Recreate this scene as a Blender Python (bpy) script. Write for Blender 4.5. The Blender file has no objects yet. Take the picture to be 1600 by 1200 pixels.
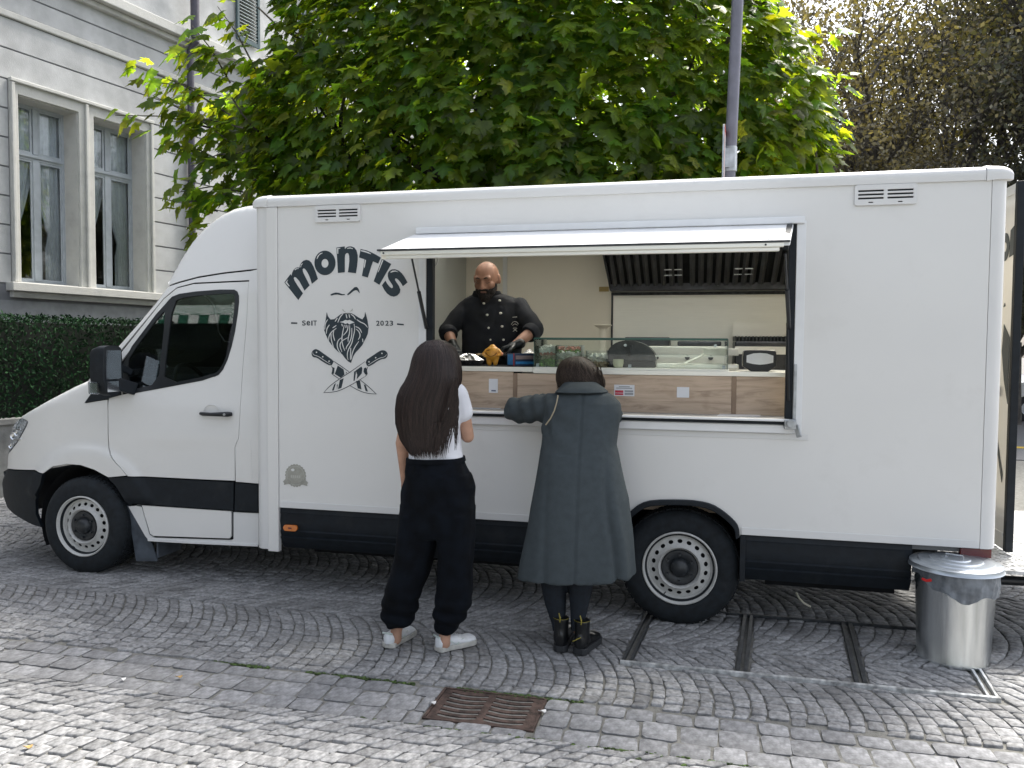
import bpy, bmesh, math, random
import numpy as np
from mathutils import Vector, Matrix, noise
from mathutils.geometry import delaunay_2d_cdt
random.seed(7); rng = np.random.default_rng(7)
S = bpy.context.scene
COL = S.collection
R_ = math.radians
# ------------------------------------------------------------------ camera
CAM = np.array([4.419, -4.8519, 1.6915]); FPX = 1234.377
_y, _p, _r = np.radians([-13.292, -2.5794, .4226])
CF = np.array([math.sin(_y)*math.cos(_p), math.cos(_y)*math.cos(_p), math.sin(_p)])
_R0 = np.array([math.cos(_y), -math.sin(_y), 0]); _U0 = np.cross(_R0, CF)
CR = _R0*math.cos(_r)+_U0*math.sin(_r); CU = -_R0*math.sin(_r)+_U0*math.cos(_r)
cd = bpy.data.cameras.new('camera'); cam = bpy.data.objects.new('camera', cd); COL.objects.link(cam)
cd.sensor_width = 36; cd.lens = FPX/1600*36; cd.clip_end = 600; cd.clip_start = .05
cam.matrix_world = Matrix(((CR[0], CU[0], -CF[0], CAM[0]), (CR[1], CU[1], -CF[1], CAM[1]), (CR[2], CU[2], -CF[2], CAM[2]), (0, 0, 0, 1)))
S.camera = cam
# ------------------------------------------------------------------ light
SUN_AZ, SUN_EL = R_(28), R_(57)      # azimuth clockwise from +y (behind the truck)
W = bpy.data.worlds.new('World'); S.world = W; W.use_nodes = True
nt = W.node_tree; bg = nt.nodes['Background']
sky = nt.nodes.new('ShaderNodeTexSky'); sky.sky_type = 'NISHITA'; sky.sun_disc = False
sky.sun_elevation = SUN_EL; sky.sun_rotation = SUN_AZ; sky.air_density = 1.0; sky.dust_density = 4.0; sky.ozone_density = 1.0
hs = nt.nodes.new('ShaderNodeHueSaturation'); hs.inputs['Saturation'].default_value = .42
nt.links.new(sky.outputs[0], hs.inputs['Color']); nt.links.new(hs.outputs[0], bg.inputs[0])
bg.inputs[1].default_value = .15
sd = bpy.data.lights.new('sun', 'SUN'); sun = bpy.data.objects.new('sun', sd); COL.objects.link(sun)
sd.energy = 2.7; sd.angle = R_(15); sd.color = (1, .95, .86)
_sv = Vector((math.sin(SUN_AZ)*math.cos(SUN_EL), math.cos(SUN_AZ)*math.cos(SUN_EL), math.sin(SUN_EL)))
sun.rotation_euler = _sv.to_track_quat('Z', 'Y').to_euler(); sun.location = (6, 10, 12)
S.view_settings.view_transform = 'Standard'; S.view_settings.look = 'None'
S.view_settings.exposure = 1.36; S.view_settings.gamma = 1
S.view_settings.use_curve_mapping = False
S.render.engine = 'CYCLES'
# ------------------------------------------------------------------ pixel helpers (photo 1600x1200)
def ray(u, v): return CF+CR*(u-800)/FPX-CU*(v-600)/FPX
def PY(u, v, y=0.0):
    d = ray(u, v); return CAM+d*((y-CAM[1])/d[1])
def PG(u, v, z=0.0):
    d = ray(u, v); return CAM+d*((z-CAM[2])/d[2])
def PD(u, v, Z): return CAM+ray(u, v)*Z
def XZ(u, v, y=0.0):
    p = PY(u, v, y); return (p[0], p[2])
# ------------------------------------------------------------------ materials
def nodes(m):
    m.use_nodes = True; t = m.node_tree; return t, t.nodes['Principled BSDF']
def M(name, col, rough=.5, metal=0., var=.06, scale=8., bump=0., bscale=60., stretch=(1, 1, 1), coat=0., spec=None, col2=None, island=0., dirt=None, emit=None, rvar=0., trans=0., hue=0.):
    m = bpy.data.materials.new(name); t, b = nodes(m); L = t.links.new; N = t.nodes.new
    tc = N('ShaderNodeTexCoord'); mp = N('ShaderNodeMapping'); mp.inputs['Scale'].default_value = stretch
    L(tc.outputs['Object'], mp.inputs['Vector'])
    n1 = N('ShaderNodeTexNoise'); n1.inputs['Scale'].default_value = scale; n1.inputs['Detail'].default_value = 6
    L(mp.outputs[0], n1.inputs['Vector'])
    c2 = col2 if col2 else tuple(max(0, c*(1-var*2.2)) for c in col); c1 = col if col2 else tuple(min(1, c*(1+var)) for c in col)
    cr = N('ShaderNodeValToRGB'); cr.color_ramp.elements[0].position = .32; cr.color_ramp.elements[1].position = .68
    cr.color_ramp.elements[0].color = (*c2, 1); cr.color_ramp.elements[1].color = (*c1, 1)
    L(n1.outputs['Fac'], cr.inputs[0]); out = cr.outputs[0]
    if dirt:
        n3 = N('ShaderNodeTexNoise'); n3.inputs['Scale'].default_value = dirt[1]; n3.inputs['Detail'].default_value = 9; n3.inputs['Roughness'].default_value = .7
        L(tc.outputs['Object'], n3.inputs['Vector'])
        r3 = N('ShaderNodeValToRGB'); r3.color_ramp.elements[0].position = dirt[2]; r3.color_ramp.elements[1].position = dirt[2]+.18
        L(n3.outputs['Fac'], r3.inputs[0]); mx = N('ShaderNodeMixRGB'); mx.inputs[2].default_value = (*dirt[0], 1)
        ml = N('ShaderNodeMath'); ml.operation = 'MULTIPLY'; ml.inputs[1].default_value = dirt[3]
        L(r3.outputs[0], ml.inputs[0]); L(ml.outputs[0], mx.inputs[0]); L(out, mx.inputs[1]); out = mx.outputs[0]
    if island or hue:
        g = N('ShaderNodeNewGeometry'); oi = N('ShaderNodeObjectInfo'); a = N('ShaderNodeMath'); a.operation = 'ADD'
        L(g.outputs['Random Per Island'], a.inputs[0]); L(oi.outputs['Random'], a.inputs[1])
        f = N('ShaderNodeMath'); f.operation = 'FRACT'; L(a.outputs[0], f.inputs[0])
        mr = N('ShaderNodeMapRange'); mr.inputs[3].default_value = 1-island; mr.inputs[4].default_value = 1+island
        L(f.outputs[0], mr.inputs[0]); hv = N('ShaderNodeHueSaturation'); L(mr.outputs[0], hv.inputs['Value']); L(out, hv.inputs['Color'])
        if hue:
            a2 = N('ShaderNodeMath'); a2.operation = 'MULTIPLY'; a2.inputs[1].default_value = 7.31; L(f.outputs[0], a2.inputs[0])
            f2 = N('ShaderNodeMath'); f2.operation = 'FRACT'; L(a2.outputs[0], f2.inputs[0])
            m2 = N('ShaderNodeMapRange'); m2.inputs[3].default_value = .5-hue; m2.inputs[4].default_value = .5+hue*.3; L(f2.outputs[0], m2.inputs[0]); L(m2.outputs[0], hv.inputs['Hue'])
        out = hv.outputs[0]
    L(out, b.inputs['Base Color']); b.inputs['Roughness'].default_value = rough; b.inputs['Metallic'].default_value = metal
    if rvar:
        mr2 = N('ShaderNodeMapRange'); mr2.inputs[3].default_value = max(.02, rough-rvar); mr2.inputs[4].default_value = min(1, rough+rvar)
        L(n1.outputs['Fac'], mr2.inputs[0]); L(mr2.outputs[0], b.inputs['Roughness'])
    if coat: b.inputs['Coat Weight'].default_value = coat; b.inputs['Coat Roughness'].default_value = .06
    if spec is not None: b.inputs['Specular IOR Level'].default_value = spec
    if bump:
        n2 = N('ShaderNodeTexNoise'); n2.inputs['Scale'].default_value = bscale; n2.inputs['Detail'].default_value = 5
        L(mp.outputs[0], n2.inputs['Vector']); bp = N('ShaderNodeBump'); bp.inputs['Strength'].default_value = 1; bp.inputs['Distance'].default_value = bump
        L(n2.outputs['Fac'], bp.inputs['Height']); L(bp.outputs[0], b.inputs['Normal'])
    if emit: b.inputs['Emission Color'].default_value = (*emit[0], 1); b.inputs['Emission Strength'].default_value = emit[1]
    if trans:
        tr = N('ShaderNodeBsdfTranslucent'); mxs = N('ShaderNodeMixShader'); mxs.inputs[0].default_value = trans
        gm = N('ShaderNodeMixRGB'); gm.blend_type = 'MULTIPLY'; gm.inputs[0].default_value = 1; gm.inputs[2].default_value = (4.9, 4.1, .55, 1)
        L(out, gm.inputs[1]); L(gm.outputs[0], tr.inputs[0]); L(b.outputs[0], mxs.inputs[1]); L(tr.outputs[0], mxs.inputs[2])
        L(mxs.outputs[0], t.nodes['Material Output'].inputs['Surface'])
    return m
def GLASS(name, tint=(.8, .85, .85), refl=1.45, rough=.02, minr=.0, edge=None):
    m = bpy.data.materials.new(name); m.use_nodes = True; t = m.node_tree; t.nodes.clear(); N = t.nodes.new; L = t.links.new
    o = N('ShaderNodeOutputMaterial'); tr = N('ShaderNodeBsdfTransparent'); tr.inputs[0].default_value = (*tint, 1)
    gl = N('ShaderNodeBsdfGlossy'); gl.inputs['Roughness'].default_value = rough; fr = N('ShaderNodeFresnel'); fr.inputs[0].default_value = refl
    ad = N('ShaderNodeMath'); ad.operation = 'ADD'; ad.inputs[1].default_value = minr; L(fr.outputs[0], ad.inputs[0]); ad.use_clamp = True
    mx = N('ShaderNodeMixShader'); L(ad.outputs[0], mx.inputs[0]); L(tr.outputs[0], mx.inputs[1]); L(gl.outputs[0], mx.inputs[2]); L(mx.outputs[0], o.inputs[0])
    return m
# ------------------------------------------------------------------ mesh builder
def inside(loops, x, y):
    c = False
    for lp in loops:
        n = len(lp); j = n-1
        for i in range(n):
            xi, yi = lp[i]; xj, yj = lp[j]
            if (yi > y) != (yj > y) and x < (xj-xi)*(y-yi)/(yj-yi)+xi: c = not c
            j = i
    return c
def tri2d(loops, steiner=()):
    vs, ed = [], []
    for lp in loops:
        s = len(vs); vs += [Vector(p) for p in lp]; n = len(lp); ed += [(s+i, s+(i+1) % n) for i in range(n)]
    vs += [Vector(p) for p in steiner]
    v, e, f, *_ = delaunay_2d_cdt(vs, ed, [], 0, 1e-6)
    out = []
    for t in f:
        cx = sum(v[i].x for i in t)/3; cy = sum(v[i].y for i in t)/3
        if inside(loops, cx, cy): out.append(tuple(t))
    return [(p.x, p.y) for p in v], out
def boundary(faces):
    cnt = {}
    for f in faces:
        n = len(f)
        for i in range(n):
            a, b = f[i], f[(i+1) % n]; k = (min(a, b), max(a, b)); cnt.setdefault(k, []).append((a, b))
    return [v[0] for v in cnt.values() if len(v) == 1]
def densify(lp, d, closed=True):
    o = []; n = len(lp)
    for i in range(n if closed else n-1):
        a = np.array(lp[i], float); b = np.array(lp[(i+1) % n], float); k = max(1, int(np.linalg.norm(b-a)/d))
        for j in range(k): o.append(tuple(a+(b-a)*j/k))
    if not closed: o.append(tuple(lp[-1]))
    return o
def smooth_loop(lp, it=2, closed=True):
    for _ in range(it):
        o = []; n = len(lp)
        for i in range(n if closed else n-1):
            a = np.array(lp[i], float); b = np.array(lp[(i+1) % n], float); o += [tuple(a*.75+b*.25), tuple(a*.25+b*.75)]
        if not closed: o = [tuple(lp[0])]+o+[tuple(lp[-1])]
        lp = o
    return lp
class MB:
    def __init__(s): s.v = []; s.f = []
    def add(s, v, f):
        o = len(s.v); s.v += [tuple(map(float, p)) for p in v]; s.f += [tuple(i+o for i in q) for q in f]; return s
    def box(s, x0, x1, y0, y1, z0, z1):
        v = [(x, y, z) for z in (z0, z1) for y in (y0, y1) for x in (x0, x1)]
        return s.add(v, [(0, 2, 3, 1), (4, 5, 7, 6), (0, 1, 5, 4), (2, 6, 7, 3), (0, 4, 6, 2), (1, 3, 7, 5)])
    def beam(s, a, b, w, h, up=(0, 0, 1)):
        a = Vector(a); b = Vector(b); d = (b-a).normalized(); u = Vector(up); r = d.cross(u)
        if r.length < 1e-4: r = d.cross(Vector((0, 1, 0)))
        r.normalize(); u = r.cross(d)
        v = [p+r*(i*w/2)+u*(j*h/2) for p in (a, b) for j in (-1, 1) for i in (-1, 1)]
        return s.add(v, [(0, 2, 3, 1), (4, 5, 7, 6), (0, 1, 5, 4), (2, 6, 7, 3), (0, 4, 6, 2), (1, 3, 7, 5)])
    def tube(s, pts, r, n=10, cap=True):
        P = [Vector(p) for p in pts]; k = len(P); rs = r if hasattr(r, '__len__') else [r]*k; o = len(s.v); up = None
        for i, p in enumerate(P):
            d = ((P[min(i+1, k-1)]-P[max(i-1, 0)])).normalized()
            if up is None: up = d.orthogonal().normalized()
            up = (up-d*up.dot(d)); up = up.normalized() if up.length > 1e-5 else d.orthogonal().normalized(); w = d.cross(up)
            for j in range(n):
                a = 2*math.pi*j/n; q = p+(up*math.cos(a)+w*math.sin(a))*rs[i]; s.v.append(tuple(q))
        for i in range(k-1):
            for j in range(n): s.f.append((o+i*n+j, o+i*n+(j+1) % n, o+(i+1)*n+(j+1) % n, o+(i+1)*n+j))
        if cap: s.f.append(tuple(o+j for j in range(n))[::-1]); s.f.append(tuple(o+(k-1)*n+j for j in range(n)))
        return s
    def lathe(s, prof, c, axis='y', n=48, close=False, sx=1, sy=1):
        o = len(s.v); k = len(prof); fr = 0
        for (r, h) in prof:
            for j in range(n):
                a = 2*math.pi*j/n; A, B = r*math.cos(a)*sx, r*math.sin(a)*sy
                s.v.append({'y': (c[0]+A, c[1]+h, c[2]+B), 'z': (c[0]+A, c[1]+B, c[2]+h), 'x': (c[0]+h, c[1]+A, c[2]+B)}[axis])
        rr = k if close else k-1
        for i in range(rr):
            for j in range(n): s.f.append((o+i*n+j, o+i*n+(j+1) % n, o+((i+1) % k)*n+(j+1) % n, o+((i+1) % k)*n+j))
        if not close:
            if prof[0][0] > 1e-6: s.f.append(tuple(o+j for j in range(n))[::-1])
            if prof[-1][0] > 1e-6: s.f.append(tuple(o+(k-1)*n+j for j in range(n)))
        return s
    def prism(s, loops, a, b, axis='y', steiner=(), fn=None):
        """outline(s) in the plane normal to axis, from a to b; fn(p,q)->offset added to both"""
        v, f = tri2d(loops, steiner); o = len(s.v); n = len(v)
        def P(p, h):
            h = h+(fn(*p) if fn else 0)
            return {'y': (p[0], h, p[1]), 'x': (h, p[0], p[1]), 'z': (p[0], p[1], h)}[axis]
        s.v += [P(p, a) for p in v]+[P(p, b) for p in v]
        s.f += [tuple(o+i for i in t) for t in f]+[tuple(o+n+i for i in t[::-1]) for t in f]
        s.f += [(o+i, o+n+i, o+n+j, o+j) for i, j in boundary(f)]
        return s
    def loft(s, rings, cap=True, closed=True):
        o = len(s.v); n = len(rings[0])
        for r in rings: s.v += [tuple(map(float, p)) for p in r]
        for i in range(len(rings)-1):
            for j in range(n if closed else n-1): s.f.append((o+i*n+j, o+i*n+(j+1) % n, o+(i+1)*n+(j+1) % n, o+(i+1)*n+j))
        if cap and closed: s.f.append(tuple(o+j for j in range(n))[::-1]); s.f.append(tuple(o+(len(rings)-1)*n+j for j in range(n)))
        return s
    def cap_(s, p0, r0, p1, r1, n=14):
        p0 = Vector(p0); p1 = Vector(p1); d = (p1-p0); L = d.length; d = d/L if L > 1e-6 else Vector((0, 0, 1)); pts, rs = [], []
        for t in (-1, -.92, -.7, -.38, 0): pts.append(p0+d*r0*t); rs.append(max(1e-3, r0*math.sqrt(max(0, 1-t*t))))
        for t in (0, .38, .7, .92, 1): pts.append(p1+d*r1*t); rs.append(max(1e-3, r1*math.sqrt(max(0, 1-t*t))))
        return s.tube(pts, rs, n)
    def ell(s, c, r, n=20, m=12, rot=None):
        o = len(s.v); rr = []
        for i in range(1, m):
            t = math.pi*i/m
            ring = []
            for j in range(n):
                a = 2*math.pi*j/n; p = Vector((r[0]*math.sin(t)*math.cos(a), r[1]*math.sin(t)*math.sin(a), r[2]*math.cos(t)))
                if rot: p = rot @ p
                ring.append((c[0]+p.x, c[1]+p.y, c[2]+p.z))
            rr.append(ring)
        s.loft(rr); return s
    def build(s, name, mat, parent=None, smooth=True, ang=35, bevel=0, origin=None, recalc=True, kind=None):
        me = bpy.data.meshes.new(name); V = np.array(s.v, dtype=float)
        ctr = np.array(origin) if origin is not None else (V.min(0)+V.max(0))/2
        me.from_pydata([tuple(p) for p in (V-ctr)], [], s.f); 
        if recalc:
            bm = bmesh.new(); bm.from_mesh(me); bmesh.ops.recalc_face_normals(bm, faces=bm.faces[:]); bm.to_mesh(me); bm.free()
        return link(name, me, mat, parent, ctr, smooth, ang, bevel, kind)
WORLD = {}
def link(name, me, mat, parent, ctr, smooth=True, ang=35, bevel=0, kind=None):
    if mat: me.materials.append(mat)
    if smooth:
        me.shade_smooth()
        if ang: me.set_sharp_from_angle(angle=R_(ang))
    o = bpy.data.objects.new(name, me); COL.objects.link(o)
    base = WORLD[parent.name] if parent else np.zeros(3)
    o.location = tuple(ctr-base); WORLD[o.name] = np.array(ctr, float)
    if parent: o.parent = parent
    if bevel:
        b = o.modifiers.new('bevel', 'BEVEL'); b.width = bevel; b.segments = 2; b.limit_method = 'ANGLE'; b.angle_limit = R_(40)
    if kind: o['kind'] = kind
    return o
def thing(name, label, cat, loc, group=None):
    o = bpy.data.objects.new(name, None); COL.objects.link(o); o.location = loc; o.empty_display_size = .2
    WORLD[o.name] = np.array(loc, float); o['label'] = label; o['category'] = cat
    if group: o['group'] = group
    return o
def tag(o, label, cat, group=None):
    o['label'] = label; o['category'] = cat
    if group: o['group'] = group
    return o
def lab(o, s): o['label'] = s; return o
def remesh(mb, voxel, it=4, fac=.6, disp=None):
    me = bpy.data.meshes.new('tmp'); me.from_pydata(mb.v, [], mb.f); bm = bmesh.new(); bm.from_mesh(me); bmesh.ops.recalc_face_normals(bm, faces=bm.faces[:]); bm.to_mesh(me); bm.free()
    o = bpy.data.objects.new('tmp', me); COL.objects.link(o)
    r = o.modifiers.new('r', 'REMESH'); r.mode = 'VOXEL'; r.voxel_size = voxel
    if it: sm = o.modifiers.new('s', 'SMOOTH'); sm.iterations = it; sm.factor = fac
    dg = bpy.context.evaluated_depsgraph_get(); m2 = bpy.data.meshes.new_from_object(o.evaluated_get(dg)); bpy.data.objects.remove(o); bpy.data.meshes.remove(me)
    n = len(m2.vertices); co = np.empty(n*3); m2.vertices.foreach_get('co', co); co = co.reshape(-1, 3)
    if disp:
        no = np.empty(n*3); m2.vertices.foreach_get('normal', no); no = no.reshape(-1, 3)
        co = disp(co, no)
    c = (co.min(0)+co.max(0))/2; m2.vertices.foreach_set('co', (co-c).ravel()); m2.update()
    return m2, c
def rbuild(mb, name, mat, parent, voxel, it=4, disp=None, fac=.6):
    me, c = remesh(mb, voxel, it, fac, disp); me.name = name
    return link(name, me, mat, parent, c, True, 0)
# ------------------------------------------------------------------ palette
m_sett = M('granite_sett', (.265, .266, .268), .88, var=.22, scale=45, bump=.0022, bscale=90, island=.20, dirt=((.09, .088, .085), 1.7, .50, .6), rvar=.12)
m_sett_big = M('granite_gutter', (.235, .238, .246), .88, var=.2, scale=40, bump=.0022, bscale=80, island=.17, dirt=((.085, .083, .08), 1.8, .48, .6))
m_joint = M('joint_sand', (.20, .195, .182), .95, var=.3, scale=30, bump=.006, bscale=120, col2=(.12, .12, .105))
m_moss = M('moss', (.05, .085, .02), .95, var=.5, scale=60, island=.4)
m_rust = M('rusty_iron', (.085, .055, .045), .8, .2, var=.3, scale=30, bump=.003, bscale=150)
m_drain_shade = M('drain_shade', (.01, .01, .01), .95)
m_steel_dark = M('dark_steel', (.05, .055, .06), .45, .2, var=.3, scale=25, bump=.001)
m_steel_bright = M('worn_steel', (.58, .59, .59), .35, .35, var=.25, scale=30, bump=.001, rvar=.15)
m_plaster = M('light_plaster', (.50, .508, .51), .85, var=.10, scale=3, bump=.003, bscale=70, dirt=((.41, .41, .40), 1.6, .5, .6))
m_plaster2 = M('plaster_joint', (.22, .225, .24), .9, var=.12, scale=3, bump=.002)
m_stone = M('window_stone', (.54, .54, .515), .8, var=.08, scale=5, bump=.003, bscale=90, dirt=((.36, .35, .31), 5, .5, .5))
m_conc = M('concrete', (.27, .27, .26), .9, var=.18, scale=6, bump=.004, bscale=60)
m_wframe = M('window_frame_paint', (.42, .46, .50), .5, var=.06)
m_dark = M('dark_interior', (.02, .022, .025), .9)
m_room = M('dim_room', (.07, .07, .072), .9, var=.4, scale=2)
m_curtain = M('sheer_curtain', (.88, .91, .96), .9, var=.05, scale=14)
m_pipe = M('downpipe', (.075, .07, .09), .5, .2, var=.1)
m_shut = M('green_shutter', (.05, .09, .10), .55, var=.1)
m_hedge = M('hedge_leaf', (.014, .042, .018), .9, spec=.15, var=.3, scale=5, island=.55, hue=.03)
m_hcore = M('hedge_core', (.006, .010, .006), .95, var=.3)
m_leaf = M('plane_leaf', (.082, .150, .046), .36, var=.18, scale=6, island=.45, hue=.05, trans=.70, spec=.5)
m_leafy = M('plane_leaf_yellow', (.15, .20, .035), .42, var=.25, scale=7, island=.25, hue=.03, trans=.5)
m_bark = M('bark', (.10, .09, .075), .9, var=.4, scale=12, bump=.01, bscale=30, stretch=(1, 1, .3))
m_barkd = M('dark_bark', (.10, .09, .08), .95, var=.3, scale=9, bump=.01)
m_leafo = M('olive_leaf', (.165, .158, .132), .85, var=.25, scale=2, island=.4, hue=.02, trans=.12, spec=.1)
m_leafd = M('dark_tree_leaf', (.085, .092, .075), .75, var=.25, scale=2, island=.4, hue=.02, trans=.12, spec=.2)
m_post = M('lamp_post_grey', (.15, .15, .185), .4, .1, var=.08, bump=.0006, bscale=200)
m_galv = M('galvanised', (.45, .47, .49), .4, .8, var=.15, scale=14)
m_white = M('white_plastic', (.7, .7, .7), .4)
m_red = M('red_paint', (.35, .03, .02), .5)
m_yel = M('road_yellow', (.62, .42, .03), .8, var=.2, scale=30)
m_asph = M('asphalt', (.16, .16, .165), .9, var=.2, scale=60, bump=.003, bscale=160)

def setstruct(o): o['kind'] = 'structure'; return o
# ------------------------------------------------------------------ ground
mb = MB(); mb.add([(-250, -250, -.0115), (250, -250, -.0115), (250, 250, -.0115), (-250, 250, -.0115)], [(0, 1, 2, 3)])
ground = setstruct(mb.build('ground', m_joint, origin=(0, 0, -.03), smooth=False))
GX0, GX1 = 3.225, 3.720
def hz(x, y):
    h = .0045*noise.noise(Vector((x*.9, y*.9, 3)))
    if -1.62 < y < -1.08: h -= .004*math.cos((y+1.35)/.27*math.pi/2)
    return h
BARX = [4.064, 4.664, 5.25, 5.849]
def bar_x(k, y): return BARX[k]+.095*(y+.62)
def sett(corners, rnd, big=False):
    """corners: 4 (x,y) -> verts/faces of one sett with worn edges"""
    c = np.array(corners, float); ctr = c.mean(0); g = .0028+.002*rnd.random(); sz = np.linalg.norm(c-ctr, axis=1, keepdims=True)
    c = ctr+(c-ctr)*(1-g/sz*1.25)+rnd.uniform(-.0048, .0048, (4, 2))
    z0 = hz(*ctr)+rnd.uniform(-.004, .004); tx, ty = rnd.uniform(-.03, .03, 2)
    def zz(p, d): return z0+tx*(p[0]-ctr[0])+ty*(p[1]-ctr[1])+d
    # eight point outline: corner clipped
    o = []
    for i in range(4):
        a, b, p = c[i], c[(i+1) % 4], c[i-1]
        k = (.07+.09*rnd.random()) if not big else (.08+.08*rnd.random())
        o += [a+(p-a)*k*.8+(ctr-a)*.02, a+(b-a)*k*.8+(ctr-a)*.02]
    o = np.array(o); v = [(p[0], p[1], z0-.032) for p in o]+[(p[0], p[1], zz(p, -.0032)) for p in o]
    q = ctr+(o-ctr)*.88; v += [(p[0], p[1], zz(p, rnd.uniform(-.001, .002))) for p in q]; v.append((ctr[0], ctr[1], zz(ctr, rnd.uniform(.0, .003))))
    f = []
    for L0 in (0, 8):
        for i in range(8): f.append((L0+i, L0+(i+1) % 8, L0+8+(i+1) % 8, L0+8+i))
    for i in range(8): f.append((16+i, 16+(i+1) % 8, 24))
    return v, f
def area_px(corners):
    P = []
    for x, y in corners:
        d = np.array([x, y, 0])-CAM; z = d@CF
        if z < .3: return 0, False
        P.append((800+FPX*(d@CR)/z, 600-FPX*(d@CU)/z))
    a = 0
    for i in range(4): a += P[i][0]*P[(i+1) % 4][1]-P[(i+1) % 4][0]*P[i][1]
    cx = sum(p[0] for p in P)/4; cy = sum(p[1] for p in P)/4
    return abs(a)/2, (-30 < cx < 1630 and cy < 1230)
cells = []
def in_bar(x, y):
    if -.66 < y < .36:
        for k in range(4):
            if abs(x-bar_x(k, y)) < .045: return True
        if abs(y+.615) < .03 and bar_x(0, y) < x < bar_x(3, y): return True
        if abs(y-.32) < .03 and bar_x(0, y) < x < bar_x(3, y): return True
    return False
srnd = np.random.default_rng(3)
def clipbar(cs, cx, cy):
    if not (-.72 < cy < .43): return cs
    xa, xb = bar_x(0, cy), bar_x(3, cy); out = [list(c) for c in cs]
    if -.66 < cy < .37:
        for k in range(4):
            for c in out:
                b = bar_x(k, max(-.62, min(.34, c[1]))); 
                if abs(cx-bar_x(k, cy)) < .16:
                    m = .038 if k in (1, 2) else .030
                    if cx >= bar_x(k, cy): c[0] = max(c[0], b+m)
                    else: c[0] = min(c[0], b-m)
    if xa-.05 < cx < xb+.05:
        for yb_, m in ((-.628, .014), (.335, .010)):
            for c in out:
                if abs(cy-yb_) < .16: c[1] = max(c[1], yb_+m) if cy >= yb_ else min(c[1], yb_-m)
    a = 0
    for i in range(4): a += out[i][0]*out[(i+1) % 4][1]-out[(i+1) % 4][0]*out[i][1]
    return [tuple(c) for c in out] if a/2 > .0011 else None
def band(yc, hw, n, sp, A, sgn, x0, x1, ymin, ymax):
    ys0 = np.linspace(yc-hw, yc+hw, n+1); k0 = int(x0/sp)-8; k1 = int(x1/sp)+8
    for k in range(k0, k1):
        off = srnd.uniform(-.3, .3); ys = ys0+off*(2*hw/n)*(1-np.abs((ys0-yc)/hw)**8)+srnd.uniform(-.008, .008, n+1)
        for j in range(n):
            def X(kk, y): return kk*sp+.011*math.sin(kk*12.9898+yc*7)+.008*math.sin(kk*4.1+y*5)-sgn*A*(y-yc)**2
            y0_, y1_ = ys[j], ys[j+1]
            if (y0_+y1_)/2 < ymin-.02 or (y0_+y1_)/2 > ymax+.02: continue
            cs = [(X(k, y0_), max(y0_, ymin)), (X(k+1, y0_), max(y0_, ymin)), (X(k+1, y1_), min(y1_, ymax)), (X(k, y1_), min(y1_, ymax))]
            if abs(cs[0][1]-cs[2][1]) < .04: continue
            cx = sum(c[0] for c in cs)/4; cy = sum(c[1] for c in cs)/4
            if x0 < cx < x1:
                cs = clipbar(cs, cx, cy)
                if cs: cells.append((cs, False))
band(-1.0, .72, 18, .081, .62, 1, -1.6, 8.0, -1.138, -.28)
band(.44, .72, 18, .081, .62, 1, -4.2, 8.6, -.28, 1.16)
band(1.88, .72, 16, .09, .62, 1, -5.5, 9.5, 1.16, 2.6)
band(3.32, .72, 14, .100, .62, 1, -6.5, 11, 2.6, 4.04)
band(-2.26, .72, 18, .082, .60, -1, -.5, 7.6, -2.98, -1.56)
# gutter of larger setts
yy = [-1.56, -1.43, -1.27, -1.156]
for _a in np.arange(GX0, GX1-.05, .16): cells.append(([(_a, -1.56), (_a+.16, -1.56), (_a+.16, -1.492), (_a, -1.492)], True))
for r in range(3):
    x = -1.8+srnd.uniform(0, .1)
    while x < 8:
        w = srnd.uniform(.11, .18) if r != 1 else srnd.uniform(.12, .21)
        cs = [(x, yy[r]), (x+w, yy[r]), (x+w+srnd.uniform(-.01, .01), yy[r+1]), (x, yy[r+1])]
        cx = x+w/2
        if x+w > GX0-.02 and x < GX1+.02:
            if x < GX0-.05: cells.append(([(x, yy[r]), (GX0-.018, yy[r]), (GX0-.018, yy[r+1]), (x, yy[r+1])], True))
            if x+w > GX1+.05: cells.append(([(max(x, GX1+.018), yy[r]), (x+w, yy[r]), (x+w, yy[r+1]), (max(x, GX1+.018), yy[r+1])], True))
        else: cells.append((cs, True))
        x += w
info = []
for cs, big in cells:
    a, vis = area_px(cs); info.append(a if vis else 0)
order = np.argsort(info)[::-1]; top = set(order[:296].tolist())
mbs = MB(); mbg = MB(); paving_v = []
for i, (cs, big) in enumerate(cells):
    v, f = sett(cs, srnd, big)
    if i in top:
        mb = MB(); mb.add(v, f); o = mb.build('sett', m_sett_big if big else m_sett, ground, smooth=True, ang=50, recalc=True)
    elif big: mbg.add(v, f)
    else: mbs.add(v, f)
def build_fast(mb, name, mat, parent, kind='stuff', smooth=True, ang=None, origin=(0, 0, 0)):
    return mb.build(name, mat, parent, smooth=smooth, ang=ang, origin=origin, recalc=False, kind=kind)
build_fast(mbs, 'setts', m_sett, ground, ang=50); build_fast(mbg, 'gutter_setts', m_sett_big, ground, ang=50)
# moss along the gutter joint
mb = MB()
for i in range(1700):
    if i < 1100: x = srnd.choice([srnd.uniform(2.35, 3.9), srnd.uniform(3.2, 3.8), srnd.uniform(1.9, 2.8)]); y = -1.15+srnd.normal(0, .006)
    elif i < 1400: x = srnd.uniform(2.9, 5.2); y = -1.56+srnd.normal(0, .006)
    else: x = srnd.uniform(3.9, 5.6); y = srnd.uniform(-1.9, -1.6); x = round(x/.092)*.092+.6*(y+2.26)**2
    if noise.noise(Vector((x*4, y*2, 1))) < -.2: continue
    z = hz(x, y)-.006; r = srnd.uniform(.003, .008)
    mb.ell((x, y, z), (r*1.6, r, r), 6, 4)
build_fast(mb, 'moss', m_moss, ground)
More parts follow.
